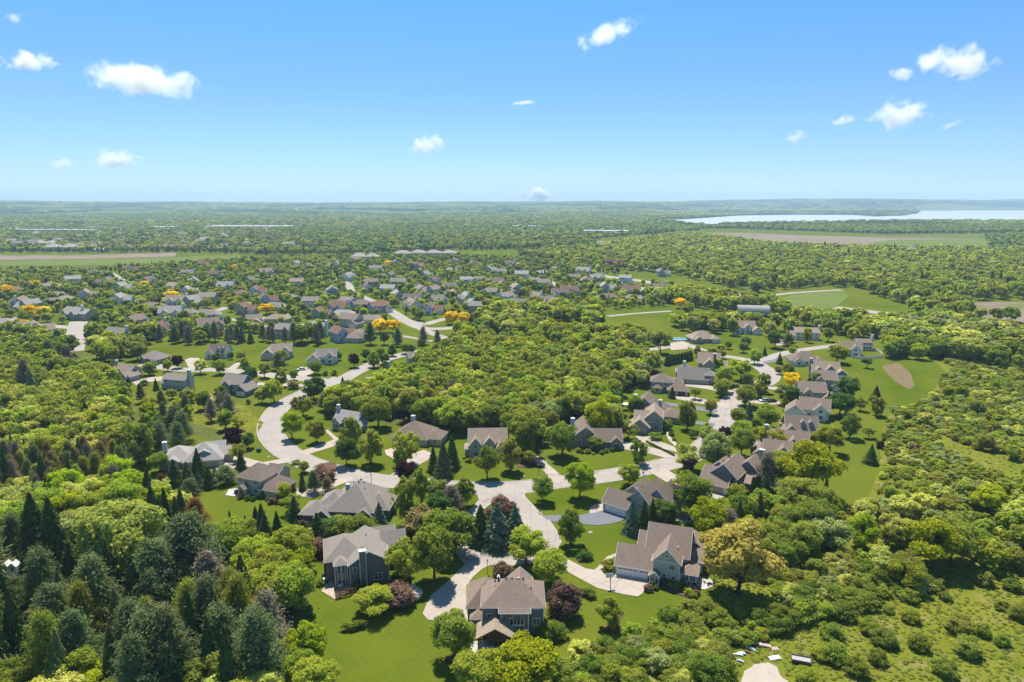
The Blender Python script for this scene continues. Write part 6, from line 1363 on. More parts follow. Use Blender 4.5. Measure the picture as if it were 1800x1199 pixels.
for i, (px, py, L_, w, col, lb) in enumerate(((1296,1152,2.2,.5,TRIM,'white broken board among the junk'), (1303,1150,1.6,1.0,W_PB,'pale blue sheet among the junk'), (1314,1148,1.8,.4,WOOD,'orange brown plank among the junk'), (1319,1141,2.0,.8,W_PB,'light metal sheet on the junk line'), (1329,1138,2.4,.7,METAL,'dark beam on the junk line'),
        (1335,1134,2.2,1.0,PAVER,'tan rubble pile on the junk line'), (1345,1136,2.4,1.2,PAVER,'second tan rubble pile at the end of the junk line'), (1362,1142,1.6,1.1,PAVER,'small tan pallet apart from the junk line'), (1362,1158,2.4,1.2,TRIM,'white board lying flat on the grass'), (1301,1163,1.4,.6,W_PB,'bluish scrap under the junk line'))):
    x, y = at(px, py); t = tag(empty('scrap_board', (x, y, .12), jr.uniform(-.6, .6)), lb, 'scrap'); t.rotation_euler = (jr.uniform(-.08, .08), jr.uniform(-.1, .1), jr.uniform(-.8, .3)); m = MB(); m.box(-L_ / 2, -w / 2, 0, L_ / 2, w / 2, .12); m.box(-L_ / 2 + .1, -w / 2 + .05, .12, L_ / 2 - .3, w / 2 - .1, .26); m.build('board', col, t)
def dome(px, py, s, label):
    x, y = at(px, py); t = tag(empty('boulder', (x, y, 0)), label, 'boulder'); bm = bmesh.new(); bmesh.ops.create_icosphere(bm, subdivisions=2, radius=1)
    for v in bm.verts: v.co = v.co * s * (1 + .25 * math.sin(v.co.x * 5 + px) * math.cos(v.co.y * 4)); v.co.z = v.co.z * .55
    me = bpy.data.meshes.new('stone'); bm.to_mesh(me); bm.free(); link('stone', me, t, FLAG)
for a_ in ((1020, 984, .7, 'pale boulder beside the dark round bush'), (1038, 936, .6, 'small boulder alone on the lawn by the asphalt drive'), (961, 812, .5, 'white boulder on the front lawn near the black pickup'), (920, 838, .5, 'stone ring remnant on the lawn by the loop road'), (472, 803, .5, 'boulder on the lawn inside the road bend'), (481, 801, .45, 'second boulder on the lawn inside the road bend')): dome(*a_)
def transformer():
    x, y = at(455, 794); t = tag(empty('utility_box', (x, y, 0)), 'green utility box on the grass outside the road curve', 'utility box'); m = MB(); m.box(-.7, -.6, 0, .7, .6, 1.2); m.build('cabinet', plain('green_paint', (.03, .10, .06)), t); m = MB(); m.box(-.76, -.66, 1.2, .76, .66, 1.28); m.build('lid', plain('green_paint', (.03, .10, .06)), t)
transformer()
def box_obj(px, py, z, label):
    x, y = at(px, py); t = tag(empty('nest_box', (x, y, 0)), label, 'box'); m = MB(); m.box(-.06, -.06, 0, .06, .06, z); m.build('post', METAL, t); m = MB(); m.box(-1.1, -.3, z, 1.1, .5, z + 1.0); m.build('panel', W_PB, t)
box_obj(1288, 1012, 1.6, 'pale blue box on a post under the huge ochre oak')
gen('cape', 'small white roofed shed among the dark spruces at the left', 12, 1040, 5, W_WH, W_WH, .55, cat='shed')
# garden shrubs round the near houses
gs = random.Random(21)
for lb, pts in (('foundation shrub before the beige gabled house', [(1160,1024),(1166,1027),(1173,1029),(1180,1031),(1187,1034),(1199,1026),(1205,1030),(1152,1036),(1145,1033),(1140,1037),(1076,1001),(1212,1045),(1202,1040),(1218,1050),(1225,1046)]),
    ('foundation shrub along the right wall of the large house', [(962,1108),(968,1112),(976,1110),(984,1106),(950,1122),(940,1126),(912,1126),(985,1116),(974,1126)]),
    ('low shrub by the brick terrace', [(577,1000),(572,1008),(580,995),(568,1015),(564,1030),(626,1030),(634,1032),(641,1031),(574,990),(600,1020)]),
    ('foundation shrub of the cream two storey house', [(424,876),(434,879),(444,880),(470,880),(478,884),(486,886),(494,884),(416,868),(462,876)]),
    ('shrub in front of the charcoal house', [(531,922),(540,926),(596,930),(612,928),(648,926),(657,918),(672,908),(690,885),(520,930)]),
    ('foundation shrub of the stone fronted house', [(1016,794),(1024,796),(1034,797),(1042,798),(1058,798),(1066,796),(1076,794),(1086,792),(1000,792)]),
    ('foundation shrub of the green gabled house', [(1147,766),(1155,768),(1163,765),(1170,760),(1176,748),(1170,742),(1145,775),(1180,765),(1186,774)]),
    ('foundation shrub of the twin gabled house', [(819,812),(826,813),(836,812),(846,811),(868,809),(878,808),(822,800),(816,806)]),
    ('shrub in the beds of the low beige house', [(300,830),(312,835),(324,840),(410,818),(420,820),(405,835),(290,822),(296,812),(418,838),(430,845)]),
    ('shrub beside the slate blue house', [(1296,876),(1306,880),(1316,882),(1336,884),(1300,870),(1310,868),(1228,850)]),
    ('shrub around the blue grey house', [(1176,915),(1184,921),(1052,884),(1045,882),(1192,925),(1205,925)])):
    for px, py in pts:
        x, y = at(px + gs.uniform(-1, 1), py + gs.uniform(-1, 1)); s = gs.uniform(.8, 1.9); plant(x, y, s, s * gs.uniform(1.1, 1.6), 'shrub', gs.choice(['mid', 'dark', 'fresh', 'olive', 'copper', 'fresh']), lb, lb + 's', lod=1)

# ------------------------------------------------------------------ woods, thickets and garden trees
DECID = [('round','mid',3,8,13,.85),('round','fresh',5,8,13,.9),('spread','olive',4,9,14,1.0),('oval','mid',1.5,9,14,.7),('round','olive',4,8,13,.9),('spread','fresh',3,9,14,1.0),('round','pale',2.4,8,12,.95),('round','grey',1.2,8,12,.95),('round','lime',1.5,8,13,.9),('round','dark',.7,8,12,.85),('bare','bare',.4,9,12,.7),('airy','pale',1,8,12,.9)]
DECIDF = [('round','mid',5,8,13,.9),('round','dark',4,8,13,.9),('round','fresh',1.6,8,12,.9),('round','olive',2.5,8,13,.95),('round','grey',2,8,12,.95),('round','pale',.6,8,12,.95),('spruce','spruce',.8,9,14,.5)]
GARDEN = [('round','mid',4,5,9,.9),('round','fresh',5,5,9,.95),('oval','mid',2,6,10,.68),('round','olive',3,5,9,.95),('round','dark',1.6,5,9,.9),('spruce','spruce',1.8,5,9,.5),('round','purple',.9,4.5,7.5,.9),('spruce','blue',.5,5,8,.5),('round','lime',1.6,5,9,.95),('round','brown',.5,4,7,.95),('shrub','mid',1.5,2,3.5,1.3),('round','pale',1.6,5,8,.95)]
WETSHRUB = [('shrub','fresh',5,1.5,3.0,1.75),('shrub','olive',6,1.5,3.0,1.75),('shrub','pale',3,1.5,2.8,1.7),('shrub','grey',1.6,1.8,3.2,1.6),('shrub','mid',1.2,1.8,3.4,1.6),('round','olive',.2,4.5,7,1),('round','fresh',.25,4.5,7,1),('round','pale',.12,4,6,1.1)]
WETTALL = [('shrub','fresh',3,2.4,4.4,1.5),('shrub','olive',5,2.4,4.4,1.5),('shrub','mid',4,2.4,4.6,1.5),('shrub','pale',1.5,2.2,4,1.5),('shrub','grey',1.2,2.4,4.2,1.5),('round','mid',.3,4.5,7,1)]
TALLMIX = [('round','pale',3,5,8,1.05),('round','grey',3,5,8,1.05),('round','olive',4,5,8,1.05),('spread','fresh',3,5,9,1.05),('round','lime',.8,6,10,1.05),('airy','pale',1.5,6,9,1),('shrub','olive',2,3,5,1.4)]
PINES = [('pine','pine',6,12,18,.68),('spruce','spruce',2.2,12,17,.5),('pine','bare',1.0,11,15,.6),('pine','olive',1.6,12,16,.62),('spruce','pine',1.5,11,16,.5),('round','fresh',.5,7,10,.9)]
ZONES = [   # polygon in the photograph, spacing in m, mix, phrase, gap noise (share left open)
 ([(-400,640),(20,640),(150,662),(215,700),(228,745),(212,800),(110,830),(-400,850)], 6.0, DECID, 'in the green thicket at the left', .05),
 ([(-400,830),(215,812),(228,850),(212,885),(-400,900)], 5.0, [('pine','brown',1.6,8,12,.5),('pine','bare',.8,8,12,.5),('pine','pine',3,8,12,.5),('pine','olive',2.5,8,12,.5),('spruce','pine',1.5,9,12,.45)], 'in the dull grey row across the left wood', .0),
 ([(-400,880),(215,860),(300,885),(335,940),(350,975),(240,990),(100,960),(-400,960)], 6.5, [('round','lime',3,8,13,1.0),('round','fresh',5,8,13,1.0),('round','pale',2.5,7,11,1.0),('round','olive',2,8,12,1.0),('spruce','spruce',2.5,11,16,.5),('round','grey',1.5,6,9,1)], 'in the light green belt above the left pines', .0),
 ([(-400,970),(110,975),(180,1040),(270,1060),(400,1040),(470,1075),(500,1170),(440,1260),(-400,1260)], 6.6, PINES, 'in the pine wood at the lower left', .06),
 ([(350,965),(470,975),(530,990),(555,1040),(548,1090),(500,1110),(440,1060),(390,1020)], 6.0, [('round','fresh',5,8,12,1.0),('round','lime',3,8,12,1.0),('spread','mid',2,8,12,1),('pine','pine',1,10,13,.6),('round','grey',1,7,10,1),('pine','bare',.8,8,11,.7)], 'at the wood edge beside the big back lawn', .0),
 ([(385,925),(430,930),(480,935),(500,955),(470,970),(410,965),(370,955)], 5.2, [('spruce','spruce',6,6,9.5,.6),('spruce','pine',1,6,9,.6),('shrub','dark',1,3,5,1.2),('spruce','blue',.8,5,7,.55)], 'in the spruce row below the cream house lawn', .0),
 ([(-100,1215),(500,1190),(560,1220),(560,1300),(-100,1300)], 5.5, [('round','pale',4,6,9,1.1),('round','fresh',3,6,9,1.1),('round','lime',2,5,8,1.1),('round','olive',2,6,9,1.1),('round','mid',1.5,6,9,1.1)], 'along the bottom of the left wood', .0),
 ([(230,700),(330,712),(420,722),(455,745),(430,762),(340,748),(300,765),(255,760)], 8.5, [('pine','pine',3,7,12,.6),('pine','bare',2,7,11,.7),('airy','fresh',2,6,9,.9),('round','mid',2,6,9,.9),('shrub','olive',3,2,4,1.3),('round','lime',.5,6,8,1)], 'on the rough grass left of the loop road', .15),
 ([(255,765),(330,765),(335,790),(290,800),(265,790)], 6.5, [('pine','pine',3,9,13,.7),('round','dark',2,7,10,1)], 'behind the low beige house', .0),
 ([(665,695),(700,665),(760,655),(770,625),(845,612),(1010,606),(1100,618),(1160,650),(1130,680),(1085,690),(1085,735),(1092,760),(1060,768),(1040,745),(1010,745),(965,775),(930,790),(900,775),(860,762),(800,770),(780,760),(720,742),(665,735),(640,715)], 5.9, DECID, 'in the wood in the middle of the estate', .0),
 ([(780,600),(850,575),(960,560),(1050,560),(1060,572),(1010,590),(1110,595),(1165,602),(1170,625),(1110,615),(1020,606),(930,608),(850,616)], 8.5, DECID, 'in the loose wood between the lawns', .22),
 ([(745,640),(800,640),(800,655),(770,668),(745,660)], 6, DECID, 'beside the grey gabled house', 0),
 ([(1250,905),(1310,872),(1335,885),(1400,898),(1470,905),(1480,935),(1420,985),(1360,1010),(1262,1000)], 6.0, [('round','mid',4,7,11,1),('round','olive',3,7,11,1),('spruce','spruce',1.5,8,12,.5),('round','fresh',3,6,10,1),('pine','bare',.8,7,9,.7)], 'in the thicket below the slate blue house', .04),
 ([(1470,905),(1530,880),(1560,825),(1552,790),(1570,725),(1640,700),(1668,655),(1665,630),(1900,630),(2400,660),(2400,900),(1900,985),(1700,1030),(1580,1065),(1420,1090),(1290,1075),(1265,1010),(1360,1000),(1420,960)], 3.5, WETSHRUB, 'in the scrub along the right of the estate', .20),
 ([(1210,1062),(1290,1062),(1420,1085),(1350,1125),(1290,1140),(1270,1175),(1280,1300),(820,1300),(880,1225),(960,1190),(1010,1155),(1120,1118)], 3.4, WETTALL, 'in the dense scrub along the bottom', .0),
 ([(1255,1003),(1330,985),(1450,960),(1500,985),(1560,1040),(1600,1052),(1480,1085),(1390,1112),(1290,1135),(1268,1080)], 3.8, WETTALL, 'in the bushes between the ochre oak and the meadow', .05),
 ([(1480,905),(1700,880),(1900,868),(2300,860),(2300,960),(1900,985),(1760,1000),(1660,1030),(1560,1040),(1500,985)], 6.0, TALLMIX, 'in the taller grove of the right scrub', .08),
 ([(1560,1060),(1800,985),(2300,900),(2300,1260),(1400,1260),(1380,1140),(1450,1085)], 8.5, [('shrub','mid',5,1.8,4.2,1.5),('shrub','fresh',2,2.4,4,1.5),('shrub','olive',3,2.4,4,1.5)], 'scattered over the open meadow at the lower right', .25),
 ([(1550,600),(1660,596),(1700,640),(1650,632),(1560,634)], 7, [('round','mid',4,8,12,1),('round','lime',2,8,11,1),('round','dark',2,8,12,1)], 'behind the white fence', .0),
 ([(1530,590),(1660,570),(1790,592),(2300,640),(2300,690),(1840,660),(1700,640),(1560,600),(1480,590)], 9.5, [('round','grey',4,10,15,1.1),('round','olive',4,9,14,1.1),('round','mid',3,9,14,1),('round','fresh',2,8,12,1),('willow','pale',2,10,14,1.2)], 'in the willow belt behind the right scrub', .06),
 ([(1440,548),(1560,556),(1700,572),(1690,596),(1560,606),(1455,588),(1380,560),(1340,553),(1240,545),(1150,530),(1170,512),(1260,520),(1350,538)], 9.5, DECID, 'between the highway and the upper houses', .04),
 ([(1170,560),(1240,555),(1300,566),(1345,572),(1400,585),(1460,600),(1540,608),(1540,618),(1440,606),(1350,592),(1270,590),(1200,585)], 10, DECID, 'around the white houses', .30),
 ([(1225,570),(1290,560),(1280,578),(1240,580)], 6.5, [('round','mid',3,7,10,1)], 'in front of the old barn', 0),
 ([(1180,630),(1330,605),(1400,615),(1405,655),(1345,628),(1250,645)], 13, GARDEN, 'in the gardens along the upper lane', .2),
 ([(1290,700),(1345,690),(1400,725),(1380,770),(1330,800),(1310,780)], 16, GARDEN, 'in the gardens of the right hand houses', .2),
 ([(1425,690),(1470,690),(1500,760),(1480,800),(1440,790)], 12, GARDEN, 'behind the right hand houses', .1),
 ([(1590,545),(1700,535),(1712,556),(1790,567),(1690,566)], 11, [('round','mid',3,9,13,1),('round','olive',3,9,13,1.1)], 'beside the bare field', 0),
 ([(240,596),(520,597),(600,600),(770,606),(770,610),(600,608),(500,606),(240,606)], 8.5, [('pine','pine',3,10,14,.55),('pine','bare',2,10,14,.5),('round','mid',2.5,9,13,.9),('round','dark',2,8,11,1),('airy','fresh',1.5,8,11,.9),('spruce','pine',1,9,13,.5)], 'in the tree line behind the upper gardens', .05),
 ([(-300,600),(60,598),(115,615),(130,640),(20,645),(-300,640)], 8, [('round','mid',4,9,14,1),('pine','pine',2,10,14,.6),('round','olive',2,9,13,1)], 'in the trees at the left edge', .0),
 ([(150,590),(240,590),(260,620),(250,640),(180,640),(165,615)], 8.5, DECID + [('spruce','spruce',2,9,13,.5)], 'beside the pale street end', .1),
 ([(180,642),(280,640),(330,700),(280,700),(225,690),(180,670)], 12, [('spruce','spruce',3,5,8,.55),('round','mid',3,5,9,1),('shrub','dark',2,2,3.5,1.3),('round','fresh',2,6,9,1)], 'around the left hand gardens', .05),
 ([(300,688),(370,700),(440,708),(470,700),(470,720),(420,722),(300,712)], 9, [('pine','pine',2,6,9,.6),('round','olive',3,5,8,1),('round','mid',3,5,8,1),('shrub','brown',1,2,4,1.2),('round','purple',.7,5,6,1)], 'behind the slate blue house with stepped gables', .1),
 ([(540,745),(590,720),(650,700),(690,690),(700,740),(660,760),(640,750),(610,730)], 9, DECID, 'behind the turreted house', .15),
 ([(-400,478),(150,477),(250,470),(330,464),(440,457),(600,452),(780,448),(900,455),(1060,470),(1130,495),(1230,520),(1190,538),(1060,545),(900,548),(860,560),(850,572),(620,566),(600,594),(240,598),(140,605),(-400,606)], 9.6, GARDEN, 'in the gardens of the far subdivision', .10),
 ([(860,548),(1060,545),(1062,556),(1000,566),(900,575),(850,590),(830,575)], 9, DECID, 'at the edge of the big lawn', .05),
 ([(1040,470),(1180,482),(1320,514),(1345,520),(1410,506),(1500,505),(1600,540),(1720,528),(2200,520),(2200,500),(1800,446),(1640,441),(1500,439),(1350,432),(1240,416),(1200,412),(1050,436),(900,448),(1000,465)], 11.5, DECID + [('spruce','spruce',1,10,15,.5)], 'in the woods beyond the highway', .02),
 ([(-700,398),(1200,398),(1230,406),(1090,416),(1040,422),(1050,436),(800,441),(600,449),(440,449),(430,447),(310,444),(-700,446)], 14, DECIDF, 'in the middle distance woods', .05),
 ([(1290,402),(1560,412),(1900,408),(2300,405),(2300,397.5),(1800,397.5),(1290,398),(1200,399),(1190,403)], 13, DECIDF, 'in the belt before the lake', .0),
 ([(1735,415),(1800,414),(2300,420),(2300,452),(1800,452),(1740,440),(1735,425)], 14, DECIDF, 'in the far right woods', .1),
 ([(-900,399),(1200,399),(1190,396),(1160,388),(1180,379),(-1000,379)], 20, DECIDF, 'in the distant plain', .10),
]
CLEAR = [[(1375,522),(1600,552),(1600,574),(1500,572),(1375,554)], [(1335,512),(1495,504),(1500,530),(1335,536)], [(1700,560),(1900,585),(1900,606),(1700,580)], [(1060,480),(1125,490),(1125,506),(1060,500)], [(1185,500),(1250,510),(1250,522),(1185,512)], [(655,530),(720,560),(780,575),(840,570),(840,588),(760,600),(700,580),(655,550)], [(120,565),(150,565),(150,622),(110,622)],[(40,566),(180,573),(180,592),(40,585)],[(370,555),(480,553),(480,572),(370,570)],[(340,545),(410,538),(400,556),(340,558)]]
srng = np.random.default_rng(42); SC = []
rp = []
for P in ROADPOLYS:
    q = np.array(P); u, v = to_px(q[:, 0], q[:, 1]); rp.append((q[:, 0].min(), q[:, 0].max(), q[:, 1].min(), q[:, 1].max(), P))
hp = np.array(HOUSEPOS); pl = np.array(PLANTED)
for zi, (poly, sp, mixt, phrase, gap) in enumerate(ZONES):
    wp = np.array([at(a, b) for a, b in poly]); x0, y0 = wp.min(0); x1, y1 = wp.max(0)
    gx, gy = np.meshgrid(np.arange(x0, x1, sp), np.arange(y0, y1, sp)); X = gx.ravel() + srng.uniform(-.42, .42, gx.size) * sp; Y = gy.ravel() + srng.uniform(-.42, .42, gx.size) * sp
    far = y1 > 1500
    m = (Y > 60) & (np.abs(X) < Y * .80 + 25); X, Y = X[m], Y[m]
    u, v = to_px(X, Y); m = inpoly(u, v, poly)
    if gap: m &= vnoise(X / (sp * 4), Y / (sp * 4), zi) > gap * 1.35
    for cp in CLEAR: m &= ~inpoly(u, v, cp)
    X, Y = X[m], Y[m]
    ok = np.ones(len(X), bool)
    for (a, b, c, d, P) in rp:
        mm = (X > a - 3) & (X < b + 3) & (Y > c - 3) & (Y < d + 3) & ok
        if mm.any():
            idx = np.where(mm)[0]; r_ = 1.6 if sp < 9 else 2.4; bad = np.zeros(len(idx), bool)
            for ox, oy in ((0, 0), (r_, 0), (-r_, 0), (0, r_), (0, -r_)): bad |= inpoly(X[idx] + ox, Y[idx] + oy, P)
            ok[idx[bad]] = False
    for arr, extra in ((hp, 0.5 if zi != 34 else .5), (pl, 1.0)):
        for hx, hy, hr_ in arr:
            ok &= (X - hx) ** 2 + (Y - hy) ** 2 > (hr_ + extra) ** 2
    # keep the view of far house fronts open
    if 'far subdivision' in phrase:
        for hx, hy, hr_ in hp[hp[:, 1] > 430]: ok &= ~((np.abs(X - hx) < 5.5) & (Y < hy) & (Y > hy - 9))
    X, Y = X[ok], Y[ok]; w = np.array([q[2] for q in mixt], float); k = srng.choice(len(mixt), len(X), p=w / w.sum())
    # neighbouring trees are often alike
    sim = np.floor(vnoise(X / (sp * 3), Y / (sp * 3), zi + 50) * 2.4 * len(mixt)).astype(int) % len(mixt); k = np.where(srng.random(len(X)) < .3, np.where(w[sim] > w.mean() * .8, sim, k), k)
    for i in range(len(X)):
        s_, c_, _, h0, h1, wr = mixt[k[i]]; H = srng.uniform(h0, h1); W = H * wr * srng.uniform(.85, 1.2)
        if sp >= 20: W *= 1.7; H *= 1.05
        SC.append((float(X[i]), float(Y[i]), H, W, s_, c_, zi))
print('scattered', len(SC))
def app(t): return max(t[2], t[3]) / math.hypot(t[0], t[1])
def inview(t):
    u, v = to_px(t[0], t[1], t[2] * .6); return -20 < u < 1820 and v < 1215
COLN = {'mid': 'green', 'fresh': 'light green', 'lime': 'vivid yellow green', 'olive': 'olive green', 'dark': 'dark green', 'grey': 'grey green', 'pale': 'pale green', 'ochre': 'ochre', 'willow': 'yellow green', 'brown': 'brownish', 'purple': 'purple', 'spruce': 'dark', 'blue': 'blue', 'pine': 'bluish green', 'bare': 'grey thin', 'gold': 'golden'}
SHN = {'round': 'round crowned tree', 'oval': 'tall oval tree', 'spread': 'spreading tree', 'airy': 'feathery tree', 'shrub': 'shrub', 'willow': 'drooping willow', 'spruce': 'pointed spruce', 'pine': 'loose pine', 'bare': 'leafless tree'}
have = {}
for o in C.objects:
    if o.parent is None and o.type == 'EMPTY': have[o.name.split('.')[0]] = have.get(o.name.split('.')[0], 0) + 1
caps = {'tree': 298 - have.get('tree', 0), 'shrub': 298 - have.get('shrub', 0), 'conifer': 300}; vis = sorted([t for t in SC if inview(t)], key=app, reverse=True); chosen = set()
for t in vis:
    c = 'shrub' if t[4] == 'shrub' else 'conifer' if t[4] in ('spruce', 'pine') else 'tree'
    if caps[c] > 0 and t[1] < 700: caps[c] -= 1; chosen.add(id(t))
for t in SC:
    if id(t) in chosen:
        hgt = '' if t[4] == 'shrub' else ('small ' if t[2] < 8 else '')
        lb = '%s%s %s %s' % (hgt, COLN[t[5]], SHN[t[4]], ZONES[t[6]][3]); plant(t[0], t[1], t[2], t[3], t[4], t[5], lb, lb)
rest = [t for t in SC if id(t) not in chosen]
def stuff(name, items, label, cat):
    """all remaining plants of a kind: one object, its points instance unlinked crown meshes"""
    coll = bpy.data.collections.new(name + '_crowns'); keys = {}; idx = []; pos = []; scl = []; rot = []
    for (x, y, H, W, s_, c_, zi) in items:
        d = math.hypot(x, y); lod = 2 if name == 'tall_grass' else 0 if d < 150 and s_ != 'shrub' else 1 if d < 480 else 2 if d < 1250 else 3
        if s_ in ('airy',) and lod > 1: s_ = 'round'
        v = int(srng.integers(0, 3)); k = (s_, c_, lod, v); keys.setdefault(k, None); idx.append(k)
        pos.append((x, y, float(terrain_z(x, y)) - (.0 if d < 1500 else .5))); scl.append((W, W, H)); rot.append(srng.uniform(0, 6.283))
    ks = sorted(keys, key=str)
    for i, k in enumerate(ks):
        o = bpy.data.objects.new('crown_%04d' % i, crown_mesh(k[0], k[3], k[2], True)); coll.objects.link(o)
        o.material_slots[0].link = 'OBJECT'; o.material_slots[0].material = LEAF[k[1]]; keys[k] = i
    me = bpy.data.meshes.new(name); me.from_pydata(pos, [], []); n = len(pos)
    for an, ty, dat, f in (('k', 'INT', [keys[k] for k in idx], 'value'), ('s', 'FLOAT_VECTOR', [c for s in scl for c in s], 'vector'), ('r', 'FLOAT_VECTOR', [c for r_ in rot for c in (0, 0, r_)], 'vector')):
        a = me.attributes.new(an, ty, 'POINT'); a.data.foreach_set(f, dat)
    o = tag(link(name, me), label, cat, kind='stuff')
    ng = bpy.data.node_groups.new(name + '_nodes', 'GeometryNodeTree'); ng.interface.new_socket('Geometry', in_out='INPUT', socket_type='NodeSocketGeometry'); ng.interface.new_socket('Geometry', in_out='OUTPUT', socket_type='NodeSocketGeometry')
    N = ng.nodes; L = ng.links; gi = N.new('NodeGroupInput'); go = N.new('NodeGroupOutput'); iop = N.new('GeometryNodeInstanceOnPoints'); ci = N.new('GeometryNodeCollectionInfo')
    ci.inputs['Collection'].default_value = coll; ci.inputs['Separate Children'].default_value = True; ci.inputs['Reset Children'].default_value = True
    def na(nm, ty): q = N.new('GeometryNodeInputNamedAttribute'); q.data_type = ty; q.inputs['Name'].default_value = nm; return q.outputs['Attribute']
    L.new(gi.outputs[0], iop.inputs['Points']); L.new(ci.outputs[0], iop.inputs['Instance']); iop.inputs['Pick Instance'].default_value = True
    L.new(na('k', 'INT'), iop.inputs['Instance Index']); L.new(na('r', 'FLOAT_VECTOR'), iop.inputs['Rotation']); L.new(na('s', 'FLOAT_VECTOR'), iop.inputs['Scale'])
    L.new(iop.outputs[0], go.inputs[0]); md = o.modifiers.new('instances', 'NODES'); md.node_group = ng
    return o
stuff('woodland', [t for t in rest if t[4] != 'shrub'], 'mass of mixed trees filling the woods and far gardens', 'woodland')
TUFT = []
for poly, sp in (([(1262,905),(1300,885),(1400,893),(1470,905),(1525,880),(1545,830),(1550,760),(1565,722),(1630,700),(1665,655),(1900,640),(2300,700),(2300,1300),(1180,1300),(1190,1072),(1246,1058)], 2.4), ([(1262,905),(1900,880),(2300,900),(2300,1300),(1180,1300),(1190,1072),(1246,1058)], 1.15), ([(225,690),(330,700),(430,712),(462,742),(448,772),(400,760),(330,742),(250,735)], 2.2), ([(380,1020),(560,990),(560,1300),(-300,1300),(-300,900),(300,900)], 3.5)):
    wp = np.array([at(a, b) for a, b in poly]); x0, y0 = wp.min(0); x1, y1 = wp.max(0); gx, gy = np.meshgrid(np.arange(x0, x1, sp), np.arange(y0, y1, sp)); X = gx.ravel() + srng.uniform(-.5, .5, gx.size) * sp; Y = gy.ravel() + srng.uniform(-.5, .5, gx.size) * sp
    u, v = to_px(X, Y); m = inpoly(u, v, poly) & ~inpoly(u, v, [(1295,1190),(1305,1172),(1350,1160),(1375,1170),(1400,1230),(1295,1260)]) & (vnoise(X / 9, Y / 9, 5) > .12); X, Y = X[m], Y[m]
    reed = sp == 1.5
    for i in range(len(X)): h = srng.uniform(.12, .38); TUFT.append((float(X[i]), float(Y[i]), h, h * srng.uniform(2.2, 3.4), 'shrub', ['brown', 'brown', 'olive'][int(srng.integers(0, 3))] if reed else ['olive', 'olive', 'olive', 'fresh', 'mid', 'olive', 'fresh'][int(srng.integers(0, 7))], 0))
tuft_on = True
stuff('tall_grass', TUFT, 'tufts of rough grass and weeds over the meadow', 'tall grass')
stuff('scrub', [t for t in rest if t[4] == 'shrub'], 'mass of low green bushes in the scrub and meadow', 'scrub')
# distant wooded hills: crowns on the rolling ground
FAR = []
def farfill(y0, y1, sp, W, H):
    gx, gy = np.meshgrid(np.arange(-y1 * .85, y1 * .85, sp), np.arange(y0, y1, sp)); X = gx.ravel() + srng.uniform(-.45, .45, gx.size) * sp; Y = gy.ravel() + srng.uniform(-.45, .45, gx.size) * sp
    m = np.abs(X) < Y * .8; X, Y = X[m], Y[m]; u, v = to_px(X, Y)
    lake = inpoly(u, v, [(1165,388),(1205,396.5),(1290,395.5),(1440,393),(1600,390.5),(1900,391),(1900,370),(1660,369),(1605,369.3),(1612,374),(1590,379),(1540,380.5),(1500,378),(1400,377.5),(1300,379),(1240,383)])
    field = (vnoise(X / 420, Y / 700, 91) > .66) & (Y < 9500) & (X < Y * .3)
    m = ~lake & ~field & ((v < 379.5) | ((u > 1150) & (v < 398)))
    X, Y = X[m], Y[m]; Z = terrain_z(X, Y); cs = ['dark', 'dark', 'spruce', 'dark', 'mid', 'dark', 'mid', 'grey', 'mid', 'olive', 'mid', 'fresh']; cn = vnoise(X / 300, Y / 500, 33)
    for i in range(len(X)):
        FAR.append((float(X[i]), float(Y[i]), H * srng.uniform(.7, 1.2), W * srng.uniform(.8, 1.25), 'round', cs[int(np.clip(cn[i] * 12 + srng.normal() * 2.2, 0, 11))], 0))
farfill(2500, 5200, 26, 30, 14); farfill(5200, 12500, 62, 80, 20)
print('far', len(FAR))
stuff('woodland', FAR, 'distant woods rolling up to the horizon', 'woodland')

